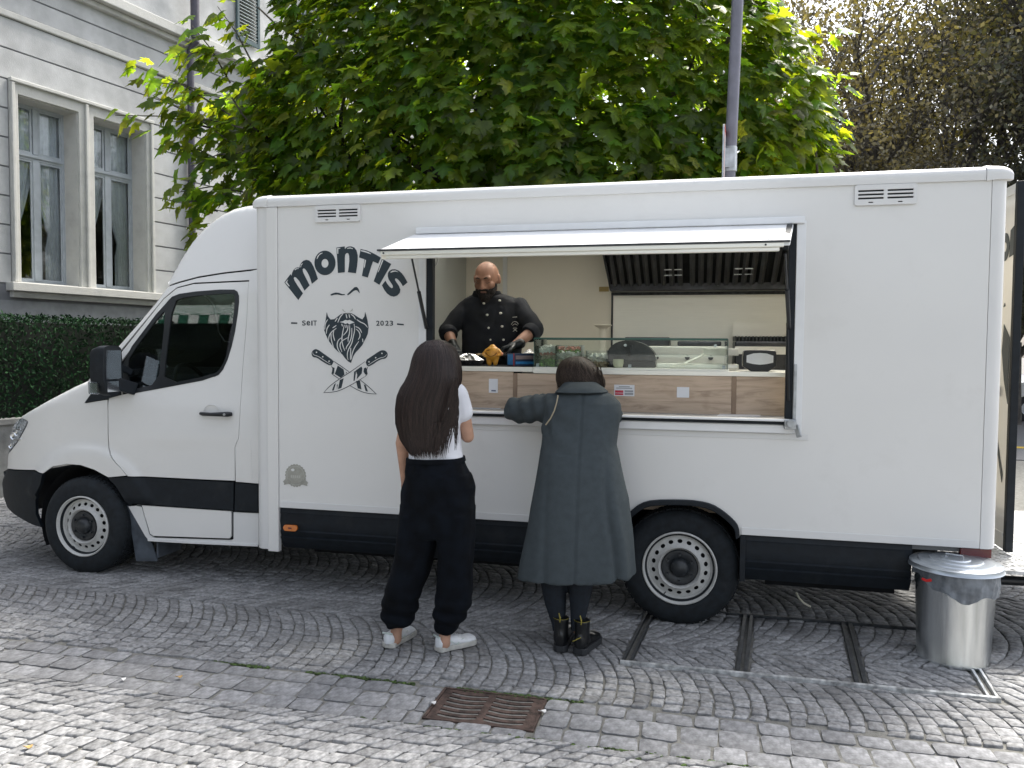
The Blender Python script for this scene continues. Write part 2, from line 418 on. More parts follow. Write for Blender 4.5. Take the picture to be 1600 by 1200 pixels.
# road beyond, lighter street on the right, yellow line
mb = MB(); mb.box(7.5, 40, 9, 30, -.03, .004); rd = setstruct(mb.build('road', m_asph, smooth=False))
mb = MB(); a = PG(1594, 700); mb.box(a[0]-.15, a[0]+3.2, a[1]-.10, a[1]+.15, .002, .010); setstruct(mb.build('road_marking', m_yel, smooth=False))
# ------------------------------------------------------------------ drain grate
g = thing('drain_grate', 'rusty brown iron drain grate with curved slots set in the gutter', 'drain grate', ((GX0+GX1)/2, -1.33, -.02))
gy0, gy1 = -1.475, -1.165
out = [(GX0, gy0), (GX1, gy0), (GX1, gy1), (GX0, gy1)]; holes = []
for c in (0, 1):
    xa = GX0+.038+c*.222; xb = xa+.188
    for r in range(6):
        y = gy0+.036+r*.046
        up = [(xa+(xb-xa)*t, y+.022-.016*math.sin(math.pi*t)) for t in np.linspace(0, 1, 9)]; dn = [(p[0], p[1]-.022) for p in up[::-1]]
        holes.append(up+dn)
mb = MB(); mb.prism([out]+holes, -.030, -.006, 'z'); mb.build('grate', m_rust, g, smooth=False, bevel=.002)
mb = MB()
for a_, b_ in (((GX0-.014, gy0-.014), (GX1+.014, gy0-.002)), ((GX0-.014, gy1+.002), (GX1+.014, gy1+.014)), ((GX0-.014, gy0-.001), (GX0-.002, gy1+.001)), ((GX1+.002, gy0-.001), (GX1+.014, gy1+.001))):
    mb.box(a_[0], b_[0], a_[1], b_[1], -.06, -.002)
mb.build('grate_frame', m_rust, g, smooth=False)
mb = MB(); mb.box(GX0, GX1, gy0, gy1, -.0233, -.0225); mb.build('drain_pit_shade', m_drain_shade, g, smooth=False)  # near-black sheet stands in for the shade down in the drain
# ------------------------------------------------------------------ access cover with inlaid setts
g = thing('access_cover', 'long steel framed access cover filled with setts behind the bin', 'manhole cover', (5.0, -.15, 0))
def barpts(k, w): return [(bar_x(k, -.62)-w/2, -.62), (bar_x(k, -.62)+w/2, -.62), (bar_x(k, .33)+w/2, .33), (bar_x(k, .33)-w/2, .33)]
for k in range(4):
    for dx in (-.020, .020):
        p = [(a+dx, b) for a, b in barpts(k, .022 if k in (1, 2) else .013)]
        mb = MB(); mb.prism([p], -.028, .0085, 'z'); mb.build('frame_bar', m_steel_bright if k == 3 else m_steel_dark, g, smooth=False, bevel=.0015)
for y in (-.634, -.622, .335):
    mb = MB(); mb.prism([[(bar_x(0, y)-.03, y-.0055), (bar_x(3, y)+.03, y-.0055), (bar_x(3, y)+.03, y+.0055), (bar_x(0, y)-.03, y+.0055)]], -.028, .011, 'z'); mb.build('frame_edge', m_steel_bright if y < 0 else m_steel_dark, g, smooth=False)
# fallen bits
mleaf_dry = M('dry_leaf', (.42, .27, .10), .7, var=.2)
for (u, v, lb, mt, sz) in [(280, 1060, 'small tan fallen leaf on the gutter setts left of the two women', mleaf_dry, .014), (44, 1170, 'curled tan fallen leaf on the paving at the lower left', mleaf_dry, .016), (676, 1101, 'white paper scrap beside the left end of the drain grate', m_white, .014), (848, 1114, 'white paper scrap beside the right end of the drain grate', m_white, .014), (192, 1064, 'tiny white scrap in the gutter at the far left', m_white, .012)]:
    p = PG(u, v); mb = MB(); n = 7; vs = [(p[0]+sz*math.cos(i*6.28/n)*(1.2+.5*math.sin(i*2.1)), p[1]+sz*math.sin(i*6.28/n)*.8, .012+.005*math.sin(i*1.7)) for i in range(n)]
    vs += [(a, b, c-.003) for a, b, c in vs]; mb.add(vs, [tuple(range(n)), tuple(range(2*n-1, n-1, -1))]+[(i, (i+1) % n, n+(i+1) % n, n+i) for i in range(n)])
    tag(mb.build('fallen_leaf' if mt is mleaf_dry else 'paper_scrap', mt), lb, 'leaf' if mt is mleaf_dry else 'litter')
# ------------------------------------------------------------------ building
BA = np.array([-4.552, 3.989]); BD = np.array([.2147, .9767]); BY = np.array([-.9767, .2147])
def BW(s, y, z): p = BA+BD*s+BY*y; return (p[0], p[1], z)
def FB(u, v, off=0.0):     # photo pixel -> (s, z) on the facade
    d = ray(u, v); n = np.array([BY[0], BY[1], 0]); q = np.array([*BW(0, off, 0)]); t = (q-CAM)@n/(d@n); p = CAM+d*t
    return (float((p[:2]-BA)@BD), float(p[2]))
class BB(MB):
    def build(s, *a, **k): s.v = [BW(*p) for p in s.v]; return MB.build(s, *a, **k)
bld = thing('building', 'pale grey plastered town house with tall stone framed windows behind the hedge', 'house', BW(4, .5, 0))
w1 = [FB(24.5, 148)[0], FB(119.5, 175)[0]]; w2 = [FB(143, 182)[0], FB(225, 205)[0]]
zt = FB(24.5, 148)[1]; zb = FB(28, 441)[1]; zt2 = zt
print('windows', w1, w2, zt, zb)
sx0, sx1 = FB(13, 200)[0], FB(236, 300)[0]; szt = FB(13, 121)[1]
WS0, WS1 = -9.0, 14.0
mb = BB(); mb.prism([[(WS0, 0), (WS1, 0), (WS1, 9), (WS0, 9)], [(w1[0], zb), (w1[1], zb), (w1[1], zt), (w1[0], zt)], [(w2[0], zb), (w2[1], zb), (w2[1], zt), (w2[0], zt)]], 0, .40, 'y')
mb.v = [(p[0], p[1], p[2]) for p in mb.v]; mb.build('wall', m_plaster2, bld, smooth=False)
# courses: measured joints right of the windows
jz = [FB(237.5, v)[1] for v in (421.5, 383, 344.7, 306.5, 269, 231.6)]; print('joints', jz)
ch = (jz[-1]-jz[0])/5; joints = [jz[0]+ch*i for i in range(-1, 6)]
sillz = FB(16, 441)[1]
pipe_s = FB(297, 200, -.06)[0]
z_l1 = FB(82, 100)[1]; z_mould = FB(100, 58)[1]; z_l2 = FB(160, 45)[1]; z_corn = FB(215, 30)[1]; print('levels', z_l1, z_mould, z_l2, z_corn, szt, sillz)
def course(s0, s1, z0, z1): mb = BB(); mb.box(s0, s1, -.014, .001, z0+.011, z1-.011); mb.build('course', m_plaster, bld, smooth=False, bevel=.003)
zz = [sillz-.02]+[j for j in joints if j > sillz+.1]
if szt-zz[-1] > .12: zz.append(zz[-1]+ch if zz[-1]+ch < szt+.3 else szt)
for a_, b_ in zip(zz[:-1], zz[1:]):
    course(WS0, sx0-.01, a_, b_); course(sx1+.01, WS1, a_, b_)
top_c = zz[-1]
for a_, b_ in ((top_c, z_l1), (z_l1, z_mould-.03), (z_mould+.06, z_l2+.0), (z_l2, z_corn-.05)):
    if b_-a_ > .08: course(WS0, WS1, a_, b_)
mb = BB(); mb.box(WS0, WS1, -.05, .001, z_mould-.03, z_mould+.06); mb.build('string_moulding', m_stone, bld, smooth=False, bevel=.015)
mb = BB(); mb.box(WS0, WS1, -.20, .001, z_corn-.05, z_corn+.10); mb.box(WS0, WS1, -.10, .001, z_corn-.13, z_corn-.053); mb.build('cornice', m_stone, bld, smooth=False, bevel=.012)
mb = BB(); mb.box(WS0, WS1, -.015, .001, z_corn+.11, 9); mb.build('upper_wall', m_plaster, bld, smooth=False)
mb = BB(); mb.box(WS0, WS1, -.012, .001, 0, sillz-.24); mb.build('plinth', M('grey_plinth', (.30, .31, .325), .85, var=.08, bump=.002), bld, smooth=False)
# surround: jambs, lintels, sill
mid = (w1[1]+w2[0])/2
mb = BB()
mb.prism([[(sx0, sillz), (sx1, sillz), (sx1, szt), (sx0, szt)], [(w1[0], zb+.001), (w1[1], zb+.001), (w1[1], zt), (w1[0], zt)], [(w2[0], zb+.001), (w2[1], zb+.001), (w2[1], zt), (w2[0], zt)]], -.05, .002, 'y')
mb.build('window_surround', m_stone, bld, smooth=False, bevel=.008)
for s_ in (sx0, sx1-.05, mid-.03):
    mb = BB(); mb.box(s_, s_+.05, -.085, -.0505, sillz+.01, szt-.06); mb.build('jamb_moulding', m_stone, bld, smooth=False, bevel=.01)
mb = BB(); mb.box(sx0-.01, sx1+.01, -.09, -.0505, szt-.055, szt); mb.build('lintel_moulding', m_stone, bld, smooth=False, bevel=.012)
for s0_, s1_ in (w1, w2):
    mb = BB(); mb.box(s1_-.012, s1_-.001, -.02, .27, zb+.01, zt-.013); mb.box(s0_+.001, s0_+.012, -.02, .27, zb+.01, zt-.013); mb.box(s0_+.001, s1_-.001, -.02, .27, zt-.012, zt-.001); mb.box(s0_+.001, s1_-.001, -.02, .27, zb+.001, zb+.009); mb.build('reveal', m_stone, bld, smooth=False)
mb = BB(); mb.box(sx0-.08, sx1+.12, -.16, .002, sillz-.115, sillz-.002); mb.box(sx0-.03, sx1+.06, -.08, .002, sillz-.20, sillz-.118); mb.build('window_sill', m_stone, bld, smooth=False, bevel=.008)
m_pane = GLASS('window_glass', (.92, .94, .95), 1.45, .03, .0)
def casement(s0, s1, z0, z1, first):
    mb = BB(); fr = .045; tz = z1-(z1-z0)*.285; mi = (s0+s1)/2
    for a in ((s0, s0+fr, z0, z1), (s1-fr, s1, z0, z1)): mb.box(a[0], a[1], .27, .33, a[2], a[3])
    for a in ((z0, z0+fr*1.3), (z1-fr, z1), (tz-.05, tz+.04)): mb.box(s0+fr, s1-fr, .272, .328, *a)
    mb.box(mi-.045, mi+.045, .262, .327, z0+fr*1.3, tz-.05); mb.box(mi-.035, mi+.035, .265, .327, tz+.04, z1-fr)
    mb.box(s0+fr, s1-fr, .245, .27, tz-.015, tz+.02)
    w = mb.build('window', m_wframe, bld, smooth=False, bevel=.004)
    for (a, b) in ((s0+fr, mi-.045), (mi+.045, s1-fr)):
        for (c, d) in ((z0+fr*1.3, tz-.05), (tz+.04, z1-fr)):
            q = BB(); e = .028
            for bx in ((a, a+e, c, d), (b-e, b, c, d), (a+e, b-e, c, c+e), (a+e, b-e, d-e, d)): q.box(bx[0], bx[1], .280, .305, bx[2], bx[3])
            q.build('sash', m_wframe, w, smooth=False, bevel=.002)
            q = BB(); q.box(a+e, b-e, .291, .295, c+e, d-e); q.build('pane', m_pane, w, smooth=False)
    # curtains: pleated sheets
    for side in (0, 1):
        q = BB(); nz_, nx_ = 24, 46; rings = []
        for i in range(nz_+1):
            t = i/nz_; z = z1-.05-(z1-z0-.1)*t
            wfull = (s1-s0)*.52; pinch = (1 if t < .25 else 1-.58*((t-.25)/.47)**1.4) if t < .72 else .42+.10*min(1, (t-.72)/.06)
            wd = wfull*pinch
            row = []
            for j in range(nx_+1):
                k = j/nx_; s_ = s0+.02+wd*k if side == 0 else s1-.02-wd*k
                row.append((s_, .375+.025*math.sin(k*42+.6*math.sin(t*5))+.01*math.sin(k*90), z))
            rings.append(row)
        q.loft(rings, cap=False, closed=False); q.build('curtain', m_curtain, w, ang=0)
casement(*w1, zb, zt, True); casement(*w2, zb, zt, False)
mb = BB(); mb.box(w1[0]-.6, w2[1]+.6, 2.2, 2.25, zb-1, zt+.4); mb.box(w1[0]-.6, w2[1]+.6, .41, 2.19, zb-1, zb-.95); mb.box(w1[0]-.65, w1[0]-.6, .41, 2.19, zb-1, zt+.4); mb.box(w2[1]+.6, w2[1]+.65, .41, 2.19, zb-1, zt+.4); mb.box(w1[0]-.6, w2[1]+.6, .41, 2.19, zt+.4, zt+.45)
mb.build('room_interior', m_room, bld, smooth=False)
mb = BB(); mb.tube([(pipe_s, -.085, 0), (pipe_s, -.085, z_corn-.15)], .055, 16); mb.tube([(pipe_s-.03, -.23, z_corn-.0), (pipe_s-.03, -.23, 9)], .07, 16)
mb.tube([(pipe_s, -.085, z_corn-.2), (pipe_s, -.10, z_corn-.14), (pipe_s-.02, -.24, z_corn-.05), (pipe_s-.03, -.23, z_corn+.1)], .055, 14); mb.build('downpipe', m_pipe, bld)
for z in (3.0, 4.4): mb = BB(); mb.lathe([(.055, 0), (.066, 0), (.066, .03), (.055, .03)], (pipe_s, -.085, z), 'z', 16, close=True); mb.build('pipe_clamp', m_pipe, bld)
s_a, s_b = FB(372, 30, -.1)[0], FB(399, 30, -.1)[0]
for s_ in (s_a, s_a+1.75):
    mb = BB(); z0_, z1_ = FB(385, 66, -.1)[1], 8.6
    mb.box(s_, s_+.05, -.09, -.045, z0_, z1_); mb.box(s_+.5, s_+.55, -.09, -.045, z0_, z1_); mb.box(s_+.05, s_+.5, -.088, -.047, z0_, z0_+.07)
    sh = mb.build('shutter', m_shut, bld, smooth=False)
    z = z0_+.09
    while z < z1_-.1: q = BB(); q.add([(s_+.05, -.085, z), (s_+.5, -.085, z), (s_+.5, -.052, z+.04), (s_+.05, -.052, z+.04), (s_+.05, -.085, z-.008), (s_+.5, -.085, z-.008), (s_+.5, -.052, z+.032), (s_+.05, -.052, z+.032)], [(0, 1, 2, 3), (7, 6, 5, 4), (0, 1, 5, 4), (2, 3, 7, 6), (1, 2, 6, 5), (0, 3, 7, 4)]); q.build('slat', m_shut, sh, smooth=False); z += .06
# ------------------------------------------------------------------ low wall and hedge
HA = np.array([-3.06, 2.27]); 
def HW(s, y, z): p = HA+BD*s+BY*y; return (p[0], p[1], z)
class HB(MB):
    def build(s, *a, **k): s.v = [HW(*p) for p in s.v]; return MB.build(s, *a, **k)
mb = HB(); mb.box(-6, 7.5, 0, .25, -.03, .80); mb.box(-6, 7.5, -.04, .29, .803, .875)
gw = mb.build('garden_wall', m_conc, smooth=False, bevel=.01); tag(gw, 'low grey concrete garden wall under the clipped hedge', 'wall')
hg = thing('hedge', 'dark green clipped hedge on the low wall in front of the house', 'hedge', HW(1.5, .35, .875))
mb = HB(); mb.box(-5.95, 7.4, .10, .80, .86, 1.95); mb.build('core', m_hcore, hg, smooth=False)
mb = HB(); N = 32000
s_ = rng.uniform(-6, 7.5, N); z_ = rng.uniform(.86, 2.03, N); y_ = np.abs(rng.normal(0, .035, N)); tp = rng.random(N) < .16
y_ = np.where(tp, rng.uniform(0, .8, N), y_); z_ = np.where(tp, 2.0+rng.normal(0, .025, N), z_)
for i in range(N):
    l = rng.uniform(.014, .032); a, b = rng.uniform(0, 6.28), rng.uniform(-1, 1); dx = math.cos(a)*l; dz = math.sin(a)*l; dy = b*l*.7
    px, pz, py = -dz*.4, dx*.4, rng.uniform(-.3, .3)*l
    bump = .03*noise.noise(Vector((s_[i]*2.5, z_[i]*2.5, 0)))
    c = (s_[i], y_[i]+bump, z_[i]+(.03*noise.noise(Vector((s_[i]*3, 1, 0))) if tp[i] else 0))
    k = len(mb.v); mb.v += [(c[0]-dx, c[1]-dy, c[2]-dz), (c[0]+px, c[1]+py, c[2]+pz), (c[0]+dx, c[1]+dy, c[2]+dz), (c[0]-px, c[1]-py, c[2]-pz)]; mb.f.append((k, k+1, k+2, k+3))
mb.build('leaves', m_hedge, hg, smooth=False, recalc=False, kind='stuff')
# ------------------------------------------------------------------ plane tree
def leaf_shape():
    # maple like outline in xy, stem at origin, tip at +y (unit length)
    h = [(0, 0), (.10, .03), (.30, -.06), (.44, -.10), (.42, .06), (.60, .14), (.42, .26), (.62, .48), (.60, .60), (.36, .50), (.24, .52), (.30, .72), (.16, .80), (0, 1.12)]
    L = [(-x, y) for x, y in h[::-1][1:-1]]; out = h+L
    return out
_ls = leaf_shape(); _n = len(_ls)
def leaf_mesh(scale, curl, seed):
    r = random.Random(seed); v = []
    for x, y in _ls:
        z = -abs(x)*.28*curl-.22*curl*y*y+.04*math.sin(9*x+seed)
        v.append((x*scale*(1+.06*r.uniform(-1, 1)), (y-.02)*scale, z*scale))
    c = (0, .33*scale, .02*scale)
    return v+[c], [(i, (i+1) % _n, _n) for i in range(_n)]
LV = [leaf_mesh(1, c, i) for i, c in enumerate((.5, 1.0, 1.5, .8))]
LVn = [(np.array(v), f) for v, f in LV]
LME = {}
def leaf_me(k, mat):
    if (k, mat.name) not in LME:
        me = bpy.data.meshes.new('leaf'); me.from_pydata([tuple(p) for p in LVn[k][0]], [], LVn[k][1]); me.materials.append(mat); me.shade_smooth(); LME[(k, mat.name)] = me
    return LME[(k, mat.name)]
tr_rng = np.random.default_rng(11)
def rand_rot(n, r, spread):
    z = Vector(n)+Vector(r.normal(0, spread, 3)); z.normalize(); x = Vector(r.normal(0, 1, 3)).cross(z).normalized(); y = z.cross(x)
    return Matrix((x, y, z)).transposed()
TC = Vector((2.15, 4.75, 0))
tree = thing('plane_tree', 'broad leafy tree with big lobed green leaves rising behind the food truck', 'tree', tuple(TC))
mb = MB(); mb.tube([TC+Vector((0, 0, -.05)), TC+Vector((.03, 0, .8)), TC+Vector((0, .05, 1.9)), TC+Vector((.02, 0, 2.7))], [.24, .19, .17, .19], 16); mb.build('trunk', m_bark, tree)
br = MB(); tips = []
def limb(p, d, L, r, depth, rg):
    pts = [p]; q = Vector(p); dd = Vector(d)
    for i in range(4):
        dd = (dd+Vector(rg.normal(0, .16, 3))+Vector((0, 0, .05))).normalized(); q = q+dd*L/4; pts.append(q.copy())
    br.tube(pts, [r, r*.88, r*.75, r*.62, r*.5], 7 if depth > 1 else 5)
    if depth == 0: tips.append((q, dd)); return
    for k in range(3 if depth > 1 else 4):
        nd = (dd+Vector(rg.normal(0, .65, 3))).normalized(); limb(pts[-1] if k < 2 else pts[2], nd, L*.66, r*.5, depth-1, rg)
for ex in [(-3.2, -1.2, 1.2), (-3.3, .5, 2.4), (-1.8, -1.3, 2.6), (-1.6, .8, 3.4), (0, -1.4, 2.2), (.2, .6, 3.6), (1.6, -1.2, 2.8), (1.8, .8, 3.4), (3.1, -1.0, 1.4), (3.2, .5, 2.4), (2.4, -.8, 1.0), (-2.6, -1.0, .4)]:
    e = Vector(ex); limb(TC+Vector((0, 0, 2.5)), e.normalized(), e.length*.62, .075, 2, tr_rng)
br.build('branches', m_bark, tree)
def crown_in(p):
    x, y, z = p
    zc = 4.8+.25*noise.noise(Vector((x, y, 0)))
    a = abs((x-2.1)/3.75)**3+abs((y-4.75)/1.75)**2.6+abs((z-zc)/2.75)**2.6
    a += .38*noise.noise(Vector((x*.9, y*.9, z*.9)))
    # top right shoulder falls away
    if x > 3.9: a += max(0, z-(4.95-(x-3.9)*.15))*.55*(x-3.9)
    if x < -.3: a += max(0, z-4.75)*1.1
    if x < .6: a += max(0, 2.7-z)*.9*(.6-x)*.4
    return a
leaves = []
for t in range(320000):
    if len(leaves) > 21000: break
    p = (tr_rng.uniform(-2.2, 6.2), tr_rng.uniform(2.85, 6.7), tr_rng.uniform(2.15, 7.6)); a = crown_in(p)
    if a > 1.0: continue
    if a < .62 and tr_rng.random() > .30: continue
    if p[1] > 4.8 and tr_rng.random() > .5: continue
    # dense clumps with gaps
    if noise.noise(Vector((p[0]*1.6, p[1]*1.6, p[2]*1.6+9))) < -.30 and tr_rng.random() < .8: continue
    leaves.append((p, a))
# projecting sprays at the left edge
def spray(a, b, n, s=.06):
    a = Vector(a); b = Vector(b); br2 = MB(); br2.tube([a, (a+b)/2+Vector((0, 0, .06)), b], [.012, .008, .004], 5); br2.build('twig', m_bark, tree)
    for i in range(n):
        t = (i+.5)/n; p = a.lerp(b, t)+Vector(tr_rng.normal(0, s, 3)); leaves.append((tuple(p), .98))
def PDv(u, v, Z): return Vector(PD(u, v, Z))
for (u0, v0, u1, v1, n) in [(360, 180, 215, 105, 26), (330, 200, 180, 180, 16), (360, 130, 300, 40, 24), (400, 110, 340, 10, 26), (360, 260, 262, 225, 30), (380, 300, 280, 300, 30), (400, 330, 290, 385, 22), (340, 330, 270, 315, 18), (400, 280, 330, 320, 26), (380, 240, 300, 260, 26), (380, 200, 270, 190, 26), (370, 230, 240, 150, 30), (1260, 120, 1325, 145, 18), (1255, 210, 1328, 200, 18), (1240, 60, 1290, 55, 16), (1250, 250, 1318, 262, 16), (330, 150, 240, 130, 18), (350, 90, 270, 90, 16)]:
    spray(PDv(u0, v0, 8.9), PDv(u1, v1, 8.6), n, .09)
def to_px(p):
    d = np.array(p)-CAM; z = d@CF; return 800+FPX*(d@CR)/z, 600-FPX*(d@CU)/z, z
cand = []
for i, (p, a) in enumerate(leaves):
    u, v, z = to_px(p)
    if 0 < u < 1600 and -10 < v < 400: cand.append((z+max(0, (v-285))*.1, i))
cand.sort(); near = set(i for _, i in cand[:290])
VG, FG, VY, FY = [], [], [], []; og = oy = 0
for i, (p, a) in enumerate(leaves):
    out = Vector((p[0]-2.2, (p[1]-4.75)*1.6, (p[2]-4.6))).normalized()
    R = rand_rot(out*.55+Vector((0, -.30, .95)), tr_rng, .40)
    # leaf tip hangs outward and down
    z = R.col[2]; y = (out+Vector((0, 0, -.55))+Vector(tr_rng.normal(0, .45, 3))); y = (y-z*y.dot(z)).normalized(); x = y.cross(z)
    R = Matrix((x, y, z)).transposed(); s = tr_rng.uniform(.11, .215); k = int(tr_rng.integers(0, 4))
    edge = a > .9 or p[0] > 5.0 or p[0] < -.9
    yel = tr_rng.random() < (.12 if edge else .012)  # yellower leaf colour, more frequent towards the crown edges
    if i in near:
        o = bpy.data.objects.new('leaf', leaf_me(k, m_leafy if yel else m_leaf)); COL.objects.link(o); o.parent = tree
        o.matrix_basis = Matrix.Translation(Vector(p)-TC) @ R.to_4x4() @ Matrix.Scale(s, 4); continue
    v = (LVn[k][0]*s) @ np.array(R).T+np.array(p)
    if yel: VY.append(v); FY += [tuple(q+oy for q in f) for f in LVn[k][1]]; oy += len(v)
    else: VG.append(v); FG += [tuple(q+og for q in f) for f in LVn[k][1]]; og += len(v)
for V, F, mt, nm in ((VG, FG, m_leaf, 'foliage'), (VY, FY, m_leafy, 'yellow_green_foliage')):
    mb = MB(); mb.v = [tuple(q) for a in V for q in a]; mb.f = F; mb.build(nm, mt, tree, ang=0, origin=tuple(TC), recalc=False, kind='stuff')
# ------------------------------------------------------------------ background trees
def bg_tree(base, H, spread, lean, nleaf, lm, bm_, label, seed, size=.16, bare=0., zmin=.25, cat='tree'):
    rg = np.random.default_rng(seed); T = thing('tree', label, cat, base, 'trees beyond the truck'); b = Vector(base)
    mbr = MB(); tp = []
    def grow(p, d, L, r, depth):
        pts = [p]; q = Vector(p); dd = Vector(d)
        for i in range(3):
            dd = (dd+Vector(rg.normal(0, .13, 3))+Vector((0, 0, .07))).normalized(); q = q+dd*L/3; pts.append(q.copy()); 
            if depth < 3: tp.append(q.copy())
        mbr.tube(pts, [r, r*.85, r*.7, r*.55], 6 if depth > 2 else 4, cap=False)
        if depth == 0: return
        for k in range(3 if depth > 3 else 3):
            nd = (dd+Vector(rg.normal(0, .42, 3))).normalized(); grow(pts[-1] if k < 2 else pts[1], nd, L*.72, r*.55, depth-1)
    trunk = MB(); tt = H*.30; trunk.tube([b, b+Vector((lean*.3, 0, tt*.5)), b+Vector((lean, 0, tt))], [H*.028, H*.022, H*.019], 12); trunk.build('trunk', bm_, T)
    for k in range(6):
        a = k*1.05+rg.uniform(-.3, .3); grow(b+Vector((lean, 0, tt*(.8+.2*(k % 2)))), Vector((math.cos(a)*spread, math.sin(a)*spread, 1.0)).normalized(), H*.25, H*.013, 5)
    mbr.build('branches', bm_, T, recalc=False)
    tpn = np.array([tuple(q) for q in tp]); idx = rg.integers(0, len(tpn), nleaf)
    P = tpn[idx]+rg.normal(0, H*.020, (nleaf, 3))
    if bare:
        c = tpn.mean(0); d = np.linalg.norm((P-c)/np.array([1, 1, 1.15]), axis=1)/(H*.34); keep = rg.random(nleaf) < np.clip(d-bare, .04, 1); P = P[keep]
    P = P[P[:, 2] > b.z+H*zmin*.3]; n = len(P)
    A = rg.normal(0, 1, (n, 3)); A /= np.linalg.norm(A, axis=1, keepdims=True); B = rg.normal(0, 1, (n, 3)); B -= A*(A*B).sum(1, keepdims=True); B /= np.linalg.norm(B, axis=1, keepdims=True)
    l = rg.uniform(.5, 1.0, (n, 1))*size
    V = np.stack([P-A*l*.5, P+B*l*.32, P+A*l*.5, P-B*l*.32], 1).reshape(-1, 3); mb = MB(); mb.v = [tuple(q) for q in V]; mb.f = [(4*i, 4*i+1, 4*i+2, 4*i+3) for i in range(n)]
    mb.build('crown', lm, T, smooth=False, recalc=False, kind='stuff', origin=base)
bg_tree((10.2, 19.0, 0), 13.5, .85, .1, 46000, m_leafo, m_barkd, 'olive brown autumn tree with bare spreading branches behind the truck roof', 5, .15, bare=.36)
bg_tree((13.8, 19.5, 0), 15, .7, .1, 60000, m_leafd, m_barkd, 'dense dark tree at the right edge behind the truck', 6, .18)
bg_tree((8.2, 22.5, 0), 12, .8, 0, 26000, m_leafo, m_barkd, 'brownish tree just right of the big leafy tree', 8, .15, bare=.15)
bg_tree((11.6, 15.8, 0), 6.4, .95, 0, 36000, m_leafd, m_barkd, 'low dark bushy tree just above the rear of the truck roof', 9, .13)
bg_tree((8.3, 16.5, 0), 7.0, .95, 0, 36000, m_leafo, m_barkd, 'low brown bushy tree next to the big leafy tree', 10, .13)
bg_tree((12.5, 29, 0), 13, .8, 0, 18000, m_leafo, m_barkd, 'hazy brown tree farthest back between the two tall trees', 14, .2, bare=.35)
bg_tree((15.2, 15.5, 0), 8.0, .8, 0, 26000, m_leafd, m_barkd, 'low dark bushy tree at the far right edge', 12, .13)
# ------------------------------------------------------------------ lamp post with sign
lp = thing('lamp_post', 'grey round lamp post with a sign seen edge on behind the truck', 'lamp post', (4.60, 2.62, 0))
mb = MB(); mb.lathe([(.075, 0), (.075, .4), (.060, .45), (.052, 3.2), (.050, 7.5)], (4.60, 2.62, 0), 'z', 24)
mb.v = [(x+.06+.026*(z-3.3), y, z) for x, y, z in mb.v]; mb.build('post', m_post, lp)
mb = MB(); mb.lathe([(.058, 0), (.058, .22)], (4.665, 2.62, 3.30), 'z', 20); mb.box(4.60, 4.70, 2.555, 2.565, 3.33, 3.50); mb.box(4.602, 4.616, 2.50, 2.56, 3.30, 3.52); mb.build('sign_bracket', m_galv, lp, bevel=.002)
sp = PY(1132, 200, 2.5); 
def sign_y(h, r=.06): 
    o = []
    for cx, cz, a0 in ((.24, h-.06, 0), (-.24, h-.06, 90), (-.24, .06-.3, 180), (.24, .06-.3, 270)):
        for k in range(5): a = R_(a0+k*22.5); o.append((cx+r*math.cos(a), cz+r*math.sin(a)))
    return o
for (dx, mt, nm, tk) in ((0, m_galv, 'sign_plate', .014), (.0145, m_white, 'sign_face', .002), (.017, m_red, 'sign_border', .001)):
    mb = MB(); lo = sign_y(.42)
    lps = [lo] if nm != 'sign_border' else [lo, [(a*.85, .06+(b-.06)*.85) for a, b in lo]]
    mb.prism(lps, dx, dx+tk, 'x'); ang = R_(-3.5)
    mb.v = [(sp[0]+x*math.cos(ang)-y*math.sin(ang), sp[1]+.12+x*math.sin(ang)+y*math.cos(ang), sp[2]-.42+z) for x, y, z in mb.v]; mb.build(nm, mt, lp, smooth=False)
# ------------------------------------------------------------------ parked car far right
c0 = PG(1606, 655); cx, cy = c0[0]+1.0, c0[1]
car = thing('parked_car', 'white car parked in the street past the open rear door', 'car', (cx, cy, 0))
m_carw = M('car_white', (.72, .72, .72), .25, coat=.5); m_cargl = GLASS('car_glass', (.06, .07, .08), 1.5, .03, .1); m_rub = M('tyre_rubber', (.018, .02, .023), .75, var=.2, scale=30, bump=.0006, bscale=250)
body = smooth_loop([(-2.0, .3), (-2.05, .75), (-1.95, .9), (-1.0, 1.0), (-.5, 1.42), (.9, 1.45), (1.6, 1.0), (2.0, .95), (2.1, .6), (2.05, .3)], 2)
mb = MB(); mb.prism([body], -.85, .85, 'y'); mb.v = [(cx+x, cy+y*(1 if z < 1 else 1-.25*(z-1)/.45), z) for x, y, z in mb.v]; mb.build('body', m_carw, car, bevel=.03)
mb = MB(); mb.prism([[(-.82, 1.0), (-.42, 1.36), (.85, 1.38), (1.3, 1.0)]], -.88, .88, 'y'); mb.v = [(cx+x, cy+y*(1-.25*max(0, z-1)/.45), z) for x, y, z in mb.v]; mb.build('side_window', m_cargl, car, smooth=False)
for wx in (-1.3, 1.3):
    for wy in (-.80, .80):
        mb = MB(); mb.lathe([(.18, -.1), (.31, -.1), (.32, -.06), (.32, .06), (.31, .1), (.18, .1)], (cx+wx, cy+wy, .32), 'y', 24, close=True); w = mb.build('wheel', m_rub, car)
        mb = MB(); mb.lathe([(.18, -.09), (.12, -.08), (.04, -.1)], (cx+wx, cy+wy, .32), 'y', 20); mb.build('rim', m_galv, w)
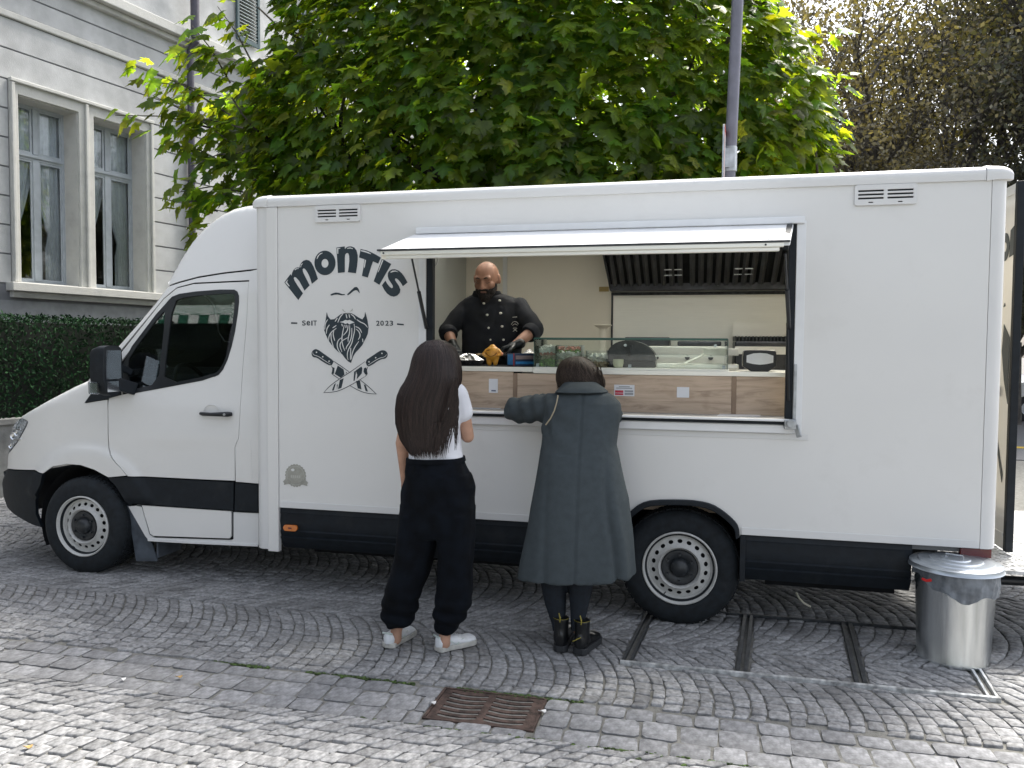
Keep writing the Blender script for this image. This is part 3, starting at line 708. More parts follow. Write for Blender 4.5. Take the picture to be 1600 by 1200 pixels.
# ================================================================== FOOD TRUCK
m_wht = M('truck_white', (.74, .735, .715), .30, var=.012, scale=1.2, coat=.35, bump=.0022, bscale=2.2, dirt=((.56, .55, .52), 2.5, .56, .22), rvar=.06)
m_wht2 = M('trim_white', (.70, .70, .69), .35, var=.015, scale=2, coat=.2)
m_alu = M('white_aluminium', (.78, .79, .80), .32, .15, var=.02)
m_blk = M('black_plastic', (.006, .010, .015), .6, var=.15, scale=20, bump=.0004, bscale=400, spec=.35, dirt=((.025, .028, .03), 4, .55, .5))
m_blkg = M('gloss_black_trim', (.012, .014, .017), .3, var=.1)
m_under = M('underbody', (.004, .005, .007), .9, var=.3)
m_rimw = M('rim_white', (.55, .55, .53), .38, var=.06, scale=30, dirt=((.30, .28, .25), 14, .54, .5))
m_hub = M('hub_black', (.02, .024, .028), .4, var=.2, scale=30)
m_rubber = M('tyre', (.007, .011, .015), .85, var=.25, scale=25, bump=.0008, bscale=220, dirt=((.025, .028, .03), 9, .55, .5))
m_inside = M('interior_panel', (.76, .71, .60), .45, var=.02, scale=2)
m_insided = M('interior_partition', (.42, .43, .40), .5, var=.02, scale=2)
m_ss = M('brushed_steel', (.90, .885, .81), .36, .4, var=.012, scale=6, stretch=(1, 1, 14), rvar=.08)
m_ssd = M('hood_steel', (.085, .088, .098), .35, .8, var=.2, scale=9, rvar=.1)
m_orange = M('amber_lens', (.62, .17, .02), .25, var=.05, coat=.6)
m_redl = M('red_lens', (.12, .012, .012), .25, coat=.6)
m_ink = M('print_black', (.018, .032, .042), .5, var=.05)
m_inkw = M('print_white', (.72, .72, .70), .5, var=.02)
m_badge = M('print_taupe', (.36, .355, .31), .55, var=.06, scale=40)
m_badgel = M('print_taupe_light', (.47, .465, .42), .55, var=.03)
m_tint = GLASS('tinted_glass', (.50, .56, .57), 1.5, .015, .03)
m_lensc = GLASS('clear_lens', (.85, .88, .9), 1.45, .03, .03)
m_chrome = M('chrome', (.75, .77, .8), .12, 1., var=.03)
m_seat = M('seat_fabric', (.03, .033, .038), .9, var=.3, scale=40)
truck = thing('food_truck', 'white box food truck with open serving hatch, bearded logo and black skirts', 'food truck', (2.6, 1.1, 0))
ZR, ZT, ZB = 2.63, 2.712, .594
WID = 2.18          # truck width in y
YF = WID
def T(name, mb, mat, parent=None, **k): return mb.build(name, mat, parent or truck, **k)
# ---- hatch and arch numbers
HX0, HX1, HZ0, HZ1 = 2.712, 4.945, 1.292, 2.44
wc = (4.325, .352)
archo_px = [(983, 800), (1000, 786), (1020, 780.5), (1064, 780), (1092, 782), (1113, 787), (1131, 798), (1147, 812), (1154.5, 822), (1156, 838)]
archi_px = [(984, 815), (1002, 798), (1030, 792), (1064, 791.6), (1100, 796), (1120, 806), (1138, 822), (1150, 843)]
archo = smooth_loop([XZ(*p) for p in archo_px], 1, closed=False); archi = [XZ(*p) for p in archi_px]
axl, axr = 3.975, archo[-1][0]
archo_full = [(axl-.005, .30), (axl, .50), (axl+.01, .62)]+archo+[(axr+.004, .5), (axr+.03, .30)]
wallarch = [(axl, ZB), (axl+.01, .64)]+archo+[(axr+.003, ZB)]
# ---- side wall
outl = [(1.645, ZB)]+wallarch+[(5.962, ZB), (5.962, ZR), (1.645, ZR)]
hole = [(HX0, HZ0), (HX1, HZ0), (HX1, HZ1), (HX0, HZ1)]
mb = MB(); mb.prism([outl, hole], 0, .035, 'y'); T('side_wall', mb, m_wht, smooth=False)
mb = MB(); mb.box(1.646, axl-.002, -.006, -.0005, ZB, ZB+.045); T('bottom_rail', mb, m_wht2, smooth=False, bevel=.003)
mb = MB(); mb.box(axr+.006, 5.960, -.006, -.0005, ZB, ZB+.045); T('bottom_rail', mb, m_wht2, smooth=False, bevel=.003)
# corner columns (rounded)
def colprof(x0, x1, r, side):
    pts = []
    if side < 0:
        pts = [(x1, .0)]+[(x0+r-r*math.sin(a), r-r*math.cos(a)) for a in np.linspace(0, math.pi/2, 9)]+[(x0, r+.12), (x0+.02, r+.12), (x1, .04)]
    else:
        pts = [(x0, .0), (x0, .04), (x1-.02, r+.12), (x1, r+.12)]+[(x1-r+r*math.sin(a), r-r*math.cos(a)) for a in np.linspace(math.pi/2, 0, 9)]
    return pts
mb = MB(); mb.prism([[(p[0], p[1]) for p in colprof(1.455, 1.560, .075, -1)]], .300, ZR+.005, 'z'); T('corner_post', mb, m_wht2, ang=30)
mb = MB(); mb.box(1.5625, 1.6425, -.010, .03, .288, ZR-.002); T('front_plate', mb, m_wht, smooth=False, bevel=.004)
mb = MB(); mb.prism([colprof(5.965, 6.055, .07, 1)], ZB-.002, ZR+.004, 'z'); T('corner_post', mb, m_wht2, ang=30)
mb = MB(); mb.prism([[(x, YF-y) for x, y in colprof(5.965, 6.055, .07, 1)]], ZB-.002, ZR+.004, 'z'); T('corner_post', mb, m_wht2, ang=30)
mb = MB(); mb.prism([[(x, YF-y) for x, y in colprof(1.455, 1.560, .075, -1)]], .300, ZR+.005, 'z'); T('corner_post', mb, m_wht2, ang=30)
# top rail along x, rounded
def railprof(y0=0.0, s=1): return [(y0+s*.0-s*.012, ZR), (y0-s*.014, ZR+.03)]+[(y0+s*(.05-.064*math.cos(a)), ZT-.045+.045*math.sin(a)) for a in np.linspace(.1, math.pi/2, 7)]+[(y0+s*.16, ZT), (y0+s*.16, ZT-.04), (y0+s*.03, ZR)]
mb = MB(); mb.prism([railprof()], 1.575, 5.93, 'x'); T('roof_rail', mb, m_wht2, ang=30)
mb = MB(); mb.prism([railprof(YF, -1)], 1.575, 5.93, 'x'); T('roof_rail', mb, m_wht2, ang=30)
# corner caps: rounded blocks
def capblock(x0, x1, flip=False):
    b = MB(); rings = []
    for t in np.linspace(0, math.pi/2, 8):
        xx = x1-.075+.085*math.sin(t) if not flip else x0+.075-.085*math.sin(t); k = 1-(1-math.cos(t))*.45
        rings.append([(xx, p*1.0-.003+(1-k)*.06, ZR-.004+(q-ZR)*(k if q > ZR+.03 else 1)+.006) for p, q in railprof()])
    st = [(x0 if not flip else x1, p-.003, q+.006 if q > ZR else q-.004) for p, q in railprof()]
    b.loft([st]+rings); return b
T('corner_cap', capblock(5.932, 6.062), m_wht2, ang=40)
T('corner_cap', capblock(1.462, 1.573, True), m_wht2, ang=40)
# roof, back wall, end walls
RH = [(2.5, .35, 3.5, 1.35), (3.75, .30, 5.6, 1.28)]  # roof openings added out of view, sized to brighten the kitchen
mb = MB(); mb.prism([[(1.47, .162), (6.03, .162), (6.03, YF-.162), (1.47, YF-.162)]]+[[(a, b), (c, b), (c, d), (a, d)] for a, b, c, d in RH], ZT-.045, ZT-.008, 'z'); T('roof', mb, m_wht, smooth=False)
m_opal = bpy.data.materials.new('opal_skylight'); m_opal.use_nodes = True; _t = m_opal.node_tree; _t.nodes.clear(); _o = _t.nodes.new('ShaderNodeOutputMaterial'); _tr = _t.nodes.new('ShaderNodeBsdfTransparent'); _tl = _t.nodes.new('ShaderNodeBsdfTranslucent'); _m = _t.nodes.new('ShaderNodeMixShader')
_m.inputs[0].default_value = .4; _tr.inputs[0].default_value = (.95, .95, .93, 1); _tl.inputs[0].default_value = (.9, .9, .86, 1); _t.links.new(_tr.outputs[0], _m.inputs[1]); _t.links.new(_tl.outputs[0], _m.inputs[2]); _t.links.new(_m.outputs[0], _o.inputs[0])
for a, b, c, d in RH:
    mb = MB()
    for q in ((a-.03, a, b-.03, d+.03), (c, c+.03, b-.03, d+.03), (a, c, b-.03, b), (a, c, d, d+.03)): mb.box(q[0], q[1], q[2], q[3], ZT-.007, ZT+.012)
    hf = T('added_skylight', mb, m_wht2, smooth=False)
    mb = MB(); mb.box(a-.02, c+.02, b-.02, d+.02, ZT+.0125, ZT+.022); mb.build('added_skylight_pane', m_opal, hf, smooth=False)
mb = MB(); mb.box(1.56, 5.96, YF-.035, YF, ZB, ZR); T('rear_side_wall', mb, m_wht, smooth=False)
mb = MB(); mb.box(1.50, 1.53, .165, YF-.165, .45, ZT-.05); T('front_wall', mb, m_wht, smooth=False)
FLZ = .62
mb = MB(); mb.box(1.6, 3.9, .04, YF-.04, FLZ-.06, FLZ); mb.box(3.9, 4.78, .76, YF-.04, FLZ-.06, FLZ); mb.box(4.78, 6.0, .04, YF-.04, FLZ-.06, FLZ); mb.box(3.88, 4.80, .04, .77, .86, .90); T('floor', mb, M('floor_grey', (.2, .2, .2), .7), smooth=False)
# ---- interior lining
mb = MB(); mb.box(1.6, 5.95, YF-.062, YF-.038, FLZ+.002, ZT-.05); T('inner_wall', mb, m_inside, smooth=False)
mb = MB(); mb.box(1.60, 1.63, .04, YF-.064, FLZ+.002, ZT-.05); T('inner_wall', mb, m_insided, smooth=False)
mb = MB(); mb.box(2.30, 2.335, .95, YF-.064, FLZ+.002, ZT-.052); T('partition', mb, m_insided, smooth=False)
mb = MB(); mb.box(5.93, 5.958, .04, YF-.064, FLZ+.002, ZT-.05); T('inner_wall', mb, m_inside, smooth=False)
mb = MB(); mb.prism([[(1.64, .04), (5.92, .04), (5.92, YF-.07), (1.64, YF-.07)]]+[[(a, b), (c, b), (c, d), (a, d)] for a, b, c, d in RH], ZT-.062, ZT-.050, 'z'); T('ceiling', mb, m_inside, smooth=False)
mb = MB(); mb.box(1.64, 2.70, .036, .05, FLZ+.01, ZT-.07); T('inner_wall', mb, m_insided, smooth=False)
mb = MB(); mb.box(4.96, 5.92, .036, .05, FLZ+.01, ZT-.07); T('inner_wall', mb, m_inside, smooth=False)
px_ = PY(789, 420, YF-.07)[0]
mb = MB(); mb.box(px_-.02, px_+.02, YF-.075, YF-.0625, FLZ+.01, ZT-.07); T('joint_strip', mb, m_wht2, smooth=False, bevel=.002)
# backsplash with frame
bx0, bx1 = PY(958, 480, YF-.08)[0], 5.60; bz0, bz1 = 1.2, PY(960, 461, YF-.08)[2]
mb = MB(); mb.box(bx0, bx1, YF-.075, YF-.066, bz0, bz1); T('backsplash', mb, m_ss, smooth=False)
mb = MB(); mb.box(bx0-.016, bx0, YF-.085, YF-.064, bz0, bz1+.0); T('splash_frame', mb, m_steel_dark, smooth=False)
mb = MB(); mb.box(bx0-.016, bx1, YF-.095, YF-.0765, bz1-.004, bz1+.022); T('splash_frame', mb, m_steel_dark, smooth=False)
mb = MB(); mb.box(bx0, bx1, YF-.09, YF-.066, bz1+.024, bz1+.09); T('splash_shelf', mb, m_ss, smooth=False, bevel=.003)
# hood: sloped filter bank
hy0, hy1 = 1.36, 1.98
hA = PY(942, 388, hy0); hB = PY(957, 449, hy1); hz0, hz1 = hA[2]+.02, hB[2]; hx = (hA[0], hB[0]); hx2 = 5.75
hood = MB(); hood.box(hx[0], hx2, hy0-.03, hy0, hz0-.03, ZT-.065); hd = T('extractor_hood', hood, m_ssd, smooth=False)
mb = MB(); mb.prism([[(hy0, hz0-.03), (hy1, hz1-.02), (YF-.067, hz1-.02), (YF-.067, ZT-.066), (hy0, ZT-.066)]], hx[0]-.012, hx[0]-.001, 'x'); mb.build('hood_side', m_ssd, hd, smooth=False)
mb = MB(); mb.add([(hx[0], hy0, hz0), (hx2, hy0, hz0), (hx2, hy1, hz1+.02), (hx[0], hy1, hz1+.02)], [(0, 1, 2, 3)]); mb.build('hood_back', m_under, hd, smooth=False)
mb = MB(); mb.box(hx[0]-.01, hx2, hy1-.02, YF-.092, hz1-.03, hz1+.035); mb.build('drip_gutter', m_ssd, hd, smooth=False, bevel=.004)
x = hx[0]+.04; k = 0
dv = Vector((0, hy1-hy0, hz1-hz0)).normalized(); nv = Vector((0, dv.z, -dv.y))
if nv.z > 0: nv = -nv
while x < hx2-.05:
    if (k % 9) == 8: w, g2 = .030, 2
    a = Vector((x, hy0+.03, hz0-.010)); b = Vector((x, hy1-.06, hz1+.015))
    q = MB(); q.add([a-Vector((.022, 0, 0)), a+nv*.018, a+Vector((.022, 0, 0)), b-Vector((.022, 0, 0)), b+nv*.018, b+Vector((.022, 0, 0))], [(0, 1, 4, 3), (1, 2, 5, 4), (0, 2, 1), (3, 4, 5), (0, 3, 5, 2)])
    q.build('filter_baffle', m_ssd, hd, smooth=False); x += .068; k += 1
    if k % 9 == 0: x += .03
for hxx in (PY(1052, 417, 1.7)[0], PY(1162, 415, 1.7)[0]):
    q = MB(); c = Vector((hxx, hy0, hz0)).lerp(Vector((hxx, hy1, hz1)), .5)
    for dx in (-.04, .04):
        q.beam(c+Vector((dx-.03, 0, 0))+nv*.03, c+Vector((dx+.03, 0, 0))+nv*.03, .008, .008); q.beam(c+Vector((dx-.03, 0, 0))+dv*.09+nv*.03, c+Vector((dx+.03, 0, 0))+dv*.09+nv*.03, .008, .008)
    q.build('filter_handle', m_chrome, hd, smooth=False)
tp_ = PY(945, 452, YF-.066); mb = MB(); mb.box(tp_[0]-.05, tp_[0]+.035, YF-.068, YF-.0625, tp_[2]-.02, tp_[2]+.022); T('wall_label', mb, M('ochre_tape', (.42, .31, .12), .7), smooth=False)
# ---- rear work counter on the back wall with appliances
mb = MB(); mb.box(2.8, 5.85, 1.50, YF-.078, FLZ, 1.50); T('back_cabinet', mb, m_ss, smooth=False, bevel=.006)
mb = MB(); mb.box(2.78, 5.87, 1.47, YF-.078, 1.502, 1.54); T('back_worktop', mb, m_ss, smooth=False, bevel=.004)
# griddle with ridged grill at right
gx0, gx1 = PY(1148, 545, 1.55)[0], PY(1216, 545, 1.55)[0]+.1
mb = MB(); mb.box(gx0, gx1, 1.50, 2.0, 1.542, 1.76); gr = T('grill', mb, m_ssd, smooth=False, bevel=.008)
mb = MB(); mb.box(gx0, gx1, 1.985, 2.0, 1.762, 1.92); mb.build('grill_splash', m_ss, gr, smooth=False); mb = MB(); mb.box(gx0-.0, gx1, 1.49, 1.5, 1.66, 1.72); mb.build('grill_panel', m_ss, gr, smooth=False)
zz_ = PY(1180, 533, 1.5)[2]; x = gx0
while x < gx1: q = MB(); q.box(x, x+.010, 1.52, 1.98, 1.763, 1.80); q.build('grill_bar', m_steel_dark, gr, smooth=False); x += .026
mb = MB(); mb.box(gx0-.9, gx0-.05, 1.55, 1.95, 1.542, 1.72); ap = T('fryer', mb, m_ss, smooth=False, bevel=.01)
mb = MB(); mb.box(gx0-.86, gx0-.5, 1.60, 1.9, 1.7225, 1.79); mb.box(gx0-.44, gx0-.1, 1.6, 1.9, 1.7225, 1.76); mb.build('fryer_lid', m_ssd, ap, smooth=False, bevel=.01)
for dx in (-.78, -.6, -.36, -.18): mb = MB(); mb.lathe([(.0, -.03), (.018, -.03), (.020, 0)], (gx0+dx, 1.549, 1.63), 'y', 14); mb.build('knob', m_blkg, ap)
# ---- serving counter: wood front, worktop, ledge
m_wood = bpy.data.materials.new('oak_laminate'); _t, _b = nodes(m_wood); _N = _t.nodes.new; _L = _t.links.new
_tc = _N('ShaderNodeTexCoord'); _mp = _N('ShaderNodeMapping'); _mp.inputs['Scale'].default_value = (.9, 1, 9); _L(_tc.outputs['Object'], _mp.inputs[0])
_n = _N('ShaderNodeTexNoise'); _n.inputs['Scale'].default_value = 3.2; _n.inputs['Detail'].default_value = 9; _n.inputs['Roughness'].default_value = .62; _n.inputs['Distortion'].default_value = .9; _L(_mp.outputs[0], _n.inputs['Vector'])
_r = _N('ShaderNodeValToRGB'); e = _r.color_ramp.elements; e[0].position = .28; e[0].color = (.31, .22, .155, 1); e[1].position = .72; e[1].color = (.62, .48, .36, 1); q = e.new(.5); q.color = (.53, .405, .30, 1)
_L(_n.outputs['Fac'], _r.inputs[0]); _n2 = _N('ShaderNodeTexNoise'); _n2.inputs['Scale'].default_value = 5; _n2.inputs['Detail'].default_value = 2; _L(_tc.outputs['Object'], _n2.inputs['Vector'])
_r2 = _N('ShaderNodeValToRGB'); _r2.color_ramp.elements[0].position = .24; _r2.color_ramp.elements[0].color = (.72, .66, .6, 1); _r2.color_ramp.elements[1].position = .36; _r2.color_ramp.elements[1].color = (1, 1, 1, 1); _L(_n2.outputs['Fac'], _r2.inputs[0])
_mx = _N('ShaderNodeMixRGB'); _mx.blend_type = 'MULTIPLY'; _mx.inputs[0].default_value = 1; _L(_r.outputs[0], _mx.inputs[1]); _L(_r2.outputs[0], _mx.inputs[2]); _L(_mx.outputs[0], _b.inputs['Base Color']); _b.inputs['Roughness'].default_value = .5
YW = .22; ztop = 1.530; zl = 1.292
wx = [HX0-.05, PY(805, 590, YW)[0], PY(1147, 600, YW)[0], HX1+.03]
zleft = PY(760, 580, YW)[2]
for i, (a, b) in enumerate(zip(wx[:-1], wx[1:])):
    lo = a if i == 0 else a+.014; hi = b if i == 2 else b-.014
    mb = MB(); mb.box(lo, hi, YW, YW+.018, FLZ+.05, (zleft if i == 0 else ztop)-.002); T('counter_front_board', mb, m_wood, smooth=False, bevel=.0015)
m_wood2 = M('oak_edge', (.29, .20, .135), .5, var=.1, scale=5)
for b in wx[1:3]: mb = MB(); mb.box(b-.0135, b+.0135, YW-.004, YW+.02, FLZ+.05, ztop-.002); T('counter_joint_board', mb, m_wood2, smooth=False, bevel=.0015)
xw = PY(833, 576, YW)[0]
mb = MB(); mb.box(HX0-.05, xw, YW-.012, .84, zleft, zleft+.030); T('worktop', mb, m_ss, smooth=False, bevel=.002)
mb = MB(); mb.box(HX0-.05, xw-.01, YW+.02, .83, zleft+.0305, zleft+.034); T('worktop_mat', mb, m_under, smooth=False)
mb = MB(); mb.box(xw+.002, HX1+.03, YW-.012, .84, ztop, ztop+.028); T('worktop', mb, m_ss, smooth=False, bevel=.002)
mb = MB(); mb.box(HX0-.05, HX1+.03, YW+.02, YW+.05, FLZ+.05, ztop-.03); T('counter_carcass', mb, m_under, smooth=False)
ledge = MB(); ledge.box(HX0-.03, HX1+.03, -.03, YW-.002, zl-.03, zl); ld = T('serving_ledge', ledge, M('ledge_grey', (.45, .46, .46), .35, .3, var=.04), smooth=False, bevel=.002)
mb = MB(); mb.box(HX0-.0, HX1-.01, -.065, -.032, zl-.012, zl+.002); mb.build('ledge_lip', m_alu, ld, smooth=False, bevel=.003)
mb = MB(); mb.box(HX0-.0, HX1-.01, -.045, -.032, zl-.030, zl-.014); mb.build('ledge_gap_shade', m_blk, ld, smooth=False)  # black strip stands in for the shade in the gap below the lip
mb = MB(); mb.box(HX0-.04, HX1+.02, -.030, -.001, zl-.085, zl-.032); T('sill_rail', mb, m_alu, smooth=False, bevel=.006)
mb = MB(); mb.box(HX0-.04, HX1+.10, -.004, -.0006, zl-.122, zl-.088); T('sill_flange', mb, m_wht2, smooth=False, bevel=.0015)
# opening frame
for x0, x1, y0 in ((HX1+.012, HX1+.062, -.008), (HX0-.062, HX0-.012, -.008)):
    mb = MB(); mb.box(x0, x1, y0, -.0005, HZ0-.08, HZ1); T('hatch_frame', mb, m_alu, smooth=False, bevel=.002)
for x0, x1 in ((HX1-.030, HX1+.011), (HX0-.011, HX0+.032)):
    mb = MB(); mb.box(x0, x1, -.004, .05, HZ0-.01, HZ1); T('hatch_seal', mb, m_blk, smooth=False, bevel=.004)
mb = MB(); mb.box(HX0, HX1, -.004, .05, HZ1-.02, HZ1+.02); T('hatch_seal', mb, m_blk, smooth=False)
# flap
hzf = PY(900, 357, 0)[2]; ye, ze = -.55, PY(900, 384.5, -.55)[2]; fx0, fx1 = PY(590, 387, ye)[0], PY(1228, 380, ye)[0]
gx_0, gx_1 = PY(652, 358, 0)[0], PY(1257, 350, 0)[0]
print('flap', fx0, fx1, hzf, ze, gx_0, gx_1)
mb = MB(); mb.box(gx_0, gx_1, -.030, -.001, hzf-.010, hzf+.030); fl = T('serving_flap', mb, m_alu, smooth=False, bevel=.004)
mb = MB(); th = .022
f0, f1 = fx0, fx1+.02
hx0_, hx1_ = HX0-.09, HX1-.01
mb.add([(hx0_, -.018, hzf-.012), (hx1_, -.018, hzf-.012), (f1, ye, ze), (f0, ye, ze), (hx0_, -.018, hzf-.012-th), (hx1_, -.018, hzf-.012-th), (f1, ye, ze-th), (f0, ye, ze-th)], [(0, 1, 2, 3), (7, 6, 5, 4), (0, 4, 5, 1), (1, 5, 6, 2), (2, 6, 7, 3), (3, 7, 4, 0)])
mb.build('flap_panel', m_alu, fl, smooth=False, bevel=.003)
mb = MB(); mb.box(f0, f1, ye-.012, ye-.001, ze-.004, ze+.006); mb.build('flap_trim', m_steel_dark, fl, smooth=False)
mb = MB(); mb.box(f0+.02, f1-.03, ye-.008, ye+.02, ze-.028, ze-.0045); mb.box(f0+.05, f1-.05, ye+.0, ye+.03, ze-.048, ze-.0285); mb.build('flap_rail', m_ss, fl, smooth=False, bevel=.003)
mb = MB(); mb.beam((f1-.02, ye+.02, ze-.02), (hx1_-.02, -.03, hzf-.03), .03, .04); mb.build('flap_side', m_blk, fl, smooth=False)
mb = MB(); mb.beam((f0+.03, ye+.02, ze-.034), (hx0_+.03, -.03, hzf-.045), .03, .03); mb.build('flap_side', m_ss, fl, smooth=False)
for fx in (f0+.06, f1-.10):
    mb = MB(); mb.lathe([(0, 0), (.02, 0), (.022, .004), (0, .008)], (fx, ye+.08, ze+.02), 'z', 14); mb.build('flap_bolt', m_alu, fl)
    mb = MB(); mb.lathe([(0, -.004), (.005, -.004), (.005, 0)], (fx-.02, ye-.008, ze-.016), 'y', 10); mb.build('flap_screw', m_blk, fl)
for (a, b, c) in [((f0+.20, ye+.03, ze-.05), (2.705, -.012, 1.82), 1), ((f1-.02, ye+.03, ze-.06), (HX1-.02, -.012, 1.82), 1)]:
    a = Vector(a); b = Vector(b); m_ = a.lerp(b, .45); mb = MB(); mb.tube([a, m_], .006, 8); mb.tube([m_, b], .012, 10); T('gas_strut', mb, m_blkg)
mb = MB(); mb.tube([(HX1-.03, -.015, 1.85), (HX1-.012, -.012, 1.40)], .008, 8); T('strut_rod', mb, m_blkg)
mb = MB(); mb.box(HX1+.012, HX1+.028, -.02, -.0085, HZ0+.0, HZ0+.32); T('latch_rod', mb, m_galv, smooth=False, bevel=.002)
lx = HX1-.005; mb = MB(); mb.box(lx-.035, lx+.03, -.075, -.031, zl-.055, zl-.0); mb.lathe([(0, -.02), (.025, -.02), (.025, 0)], (lx, -.076, zl-.02), 'y', 14); mb.beam((lx+.03, -.05, zl-.03), (lx+.05, -.06, zl-.10), .012, .03); T('flap_latch', mb, m_galv, smooth=False, bevel=.004)
# white strap loop at the top left
c = PY(678, 398, .06); mb = MB(); pts = [(c[0]+.030*math.cos(a), .07+.012*math.sin(a), c[2]-.0+.075*math.sin(a)) for a in np.linspace(0, 2*math.pi, 22)]; mb.tube(pts, .006, 8, cap=False); T('strap_loop', mb, M('white_rope', (.6, .6, .58), .8))
# ---- wall vents
for (u0, v0, u1, v1) in ((493, 322, 564, 346), (1335, 290, 1432, 319)):
    a = XZ(u0, v0); b = XZ(u1, v1); x0, x1, z0, z1 = a[0], b[0], b[1], a[1]
    mb = MB(); slots = []; mx = (x0+x1)/2; w = (x1-x0)
    for s0, s1 in ((x0+w*.06, mx-w*.03), (mx+w*.03, x1-w*.06)):
        for t in (.30, .48, .66): z = z1-(z1-z0)*t; slots.append([(s0, z-.005), (s1, z-.005), (s1, z+.005), (s0, z+.005)])
        cxx = (s0+s1)/2; z = z1-(z1-z0)*.86; slots.append([(cxx-.012, z-.003), (cxx+.012, z-.003), (cxx+.012, z+.003), (cxx-.012, z+.003)])
    rr = .014; o = []
    for cx_, cz_, a0 in ((x1-rr, z1-rr, 0), (x0+rr, z1-rr, 90), (x0+rr, z0+rr, 180), (x1-rr, z0+rr, 270)):
        for k in range(4): aa = R_(a0+30*k); o.append((cx_+rr*math.cos(aa), cz_+rr*math.sin(aa)))
    mb.prism([o]+slots, -.013, -.002, 'y'); v_ = T('wall_vent', mb, m_wht2, smooth=False, bevel=.002)
    mb = MB(); mb.box(x0+.02, x1-.02, -.0018, -.0008, z0+.01, z1-.01); mb.build('vent_shadow', m_blk, v_, smooth=False)
# ---- black skirts
def skirt(x0, x1, arch=None, side=0, zb=.302):
    mb = MB(); n = 10
    prof = [(.012, ZB-.004), (.006, .560), (.010, .545), (.004, .50), (.016, .440), (.004, .432), (.020, .395), (.008, .388), (.028, .35), (.05, .315), (.07, zb)]
    mb2 = [(y, z) for y, z in prof]+[(y+.02, z) for y, z in prof[::-1]]
    mb.prism([mb2], x0, x1, 'x'); return T('side_skirt', mb, m_blk, ang=25)
skirt(1.648, axl-.03); skirt(axr+.035, 5.62, zb=.32)
if 0: mb = MB(); mb.prism([[(5.602, ZB-.004), (5.93, ZB-.004), (5.93, .50), (5.70, .47), (5.602, .36)]], .012, .04, 'y'); T('skirt_end', mb, m_blk, smooth=False, bevel=.004)
mb = MB(); mb.box(1.75, 3.85, .30, .32, .22, .40); mb.box(4.85, 5.6, .30, .32, .22, .40); T('under_screen', mb, m_under, smooth=False)
for (u0, v0, u1, v1) in ((444, 819, 466, 830),):
    a = XZ(u0, v0, .005); b = XZ(u1, v1, .005); rr = (a[1]-b[1])/2; o = [(a[0]+rr+rr*math.cos(t), (a[1]+b[1])/2+rr*math.sin(t)) for t in np.linspace(math.pi/2, 1.5*math.pi, 8)]+[(b[0]-rr+rr*math.cos(t), (a[1]+b[1])/2+rr*math.sin(t)) for t in np.linspace(-math.pi/2, math.pi/2, 8)]
    mb = MB(); mb.prism([o], -.012, .006, 'y'); s_ = T('side_marker', mb, m_orange, bevel=.003, smooth=False)
    mb = MB(); cx_, cz_ = (a[0]+b[0])/2, (a[1]+b[1])/2; mb.box(cx_-.012, cx_+.012, -.0145, -.0125, cz_-.005, cz_+.005); mb.build('marker_core', m_redl, s_, smooth=False)
# arch trim and wheel house
mb = MB(); ring = archo_full[2:-2]; inn = [(4.325+(x-4.325)*.93, .352+(z-.352)*.925) for x, z in ring]
mb.prism([ring+inn[::-1]], -.028, .03, 'y'); T('wheel_arch', mb, m_blk, smooth=False, bevel=.006)
mb = MB(); iw = archo_full; mb.loft([[(x, .03, z) for x, z in iw], [(x, .75, z) for x, z in iw]], cap=False, closed=False); mb.box(axl-.05, axr+.05, .75, .76, .3, .85); T('wheel_house', mb, m_under, smooth=False)
for xq in ((axl-.032, axl-.003), (axr+.003, axr+.034)):
    mb = MB(); mb.prism([[(xq[0], ZB), (xq[1], ZB), (xq[1], .31), (xq[0], .31)]], -.004, .03, 'y'); T('arch_flange', mb, m_blk, smooth=False, bevel=.004)
# tail light, rear door, step
a = PY(1537, 863, .02); b = PY(1551, 874, .02); mb = MB(); mb.box(a[0]-.12, 6.03, .015, .05, ZB-.055, ZB-.004); T('tail_light', mb, m_redl, smooth=False, bevel=.004)
# ---- rear door ajar, seen past the corner
DX, DY = 6.225, .40
def dpt(t, z, off=0): return (DX+.015*t+off, DY+t, z)
mb = MB(); mb.box(DX, DX+.035, DY+.02, DY+1.05, .50, 2.69); rdoor = T('rear_door', mb, m_wht, smooth=False, bevel=.003)
mb = MB(); mb.box(DX-.004, DX+.040, DY-.02, DY+.0195, .495, 2.695); mb.build('door_seal', m_blk, rdoor, smooth=False, bevel=.004)
mb = MB(); mb.box(DX-.005, DX-.0005, DY+.03, DY+1.0, 2.63, 2.655); mb.build('door_bead', m_wht2, rdoor, smooth=False); mb = MB(); mb.box(DX-.005, DX-.0005, DY+.03, DY+1.0, .58, .60); mb.build('door_bead', m_wht2, rdoor, smooth=False)
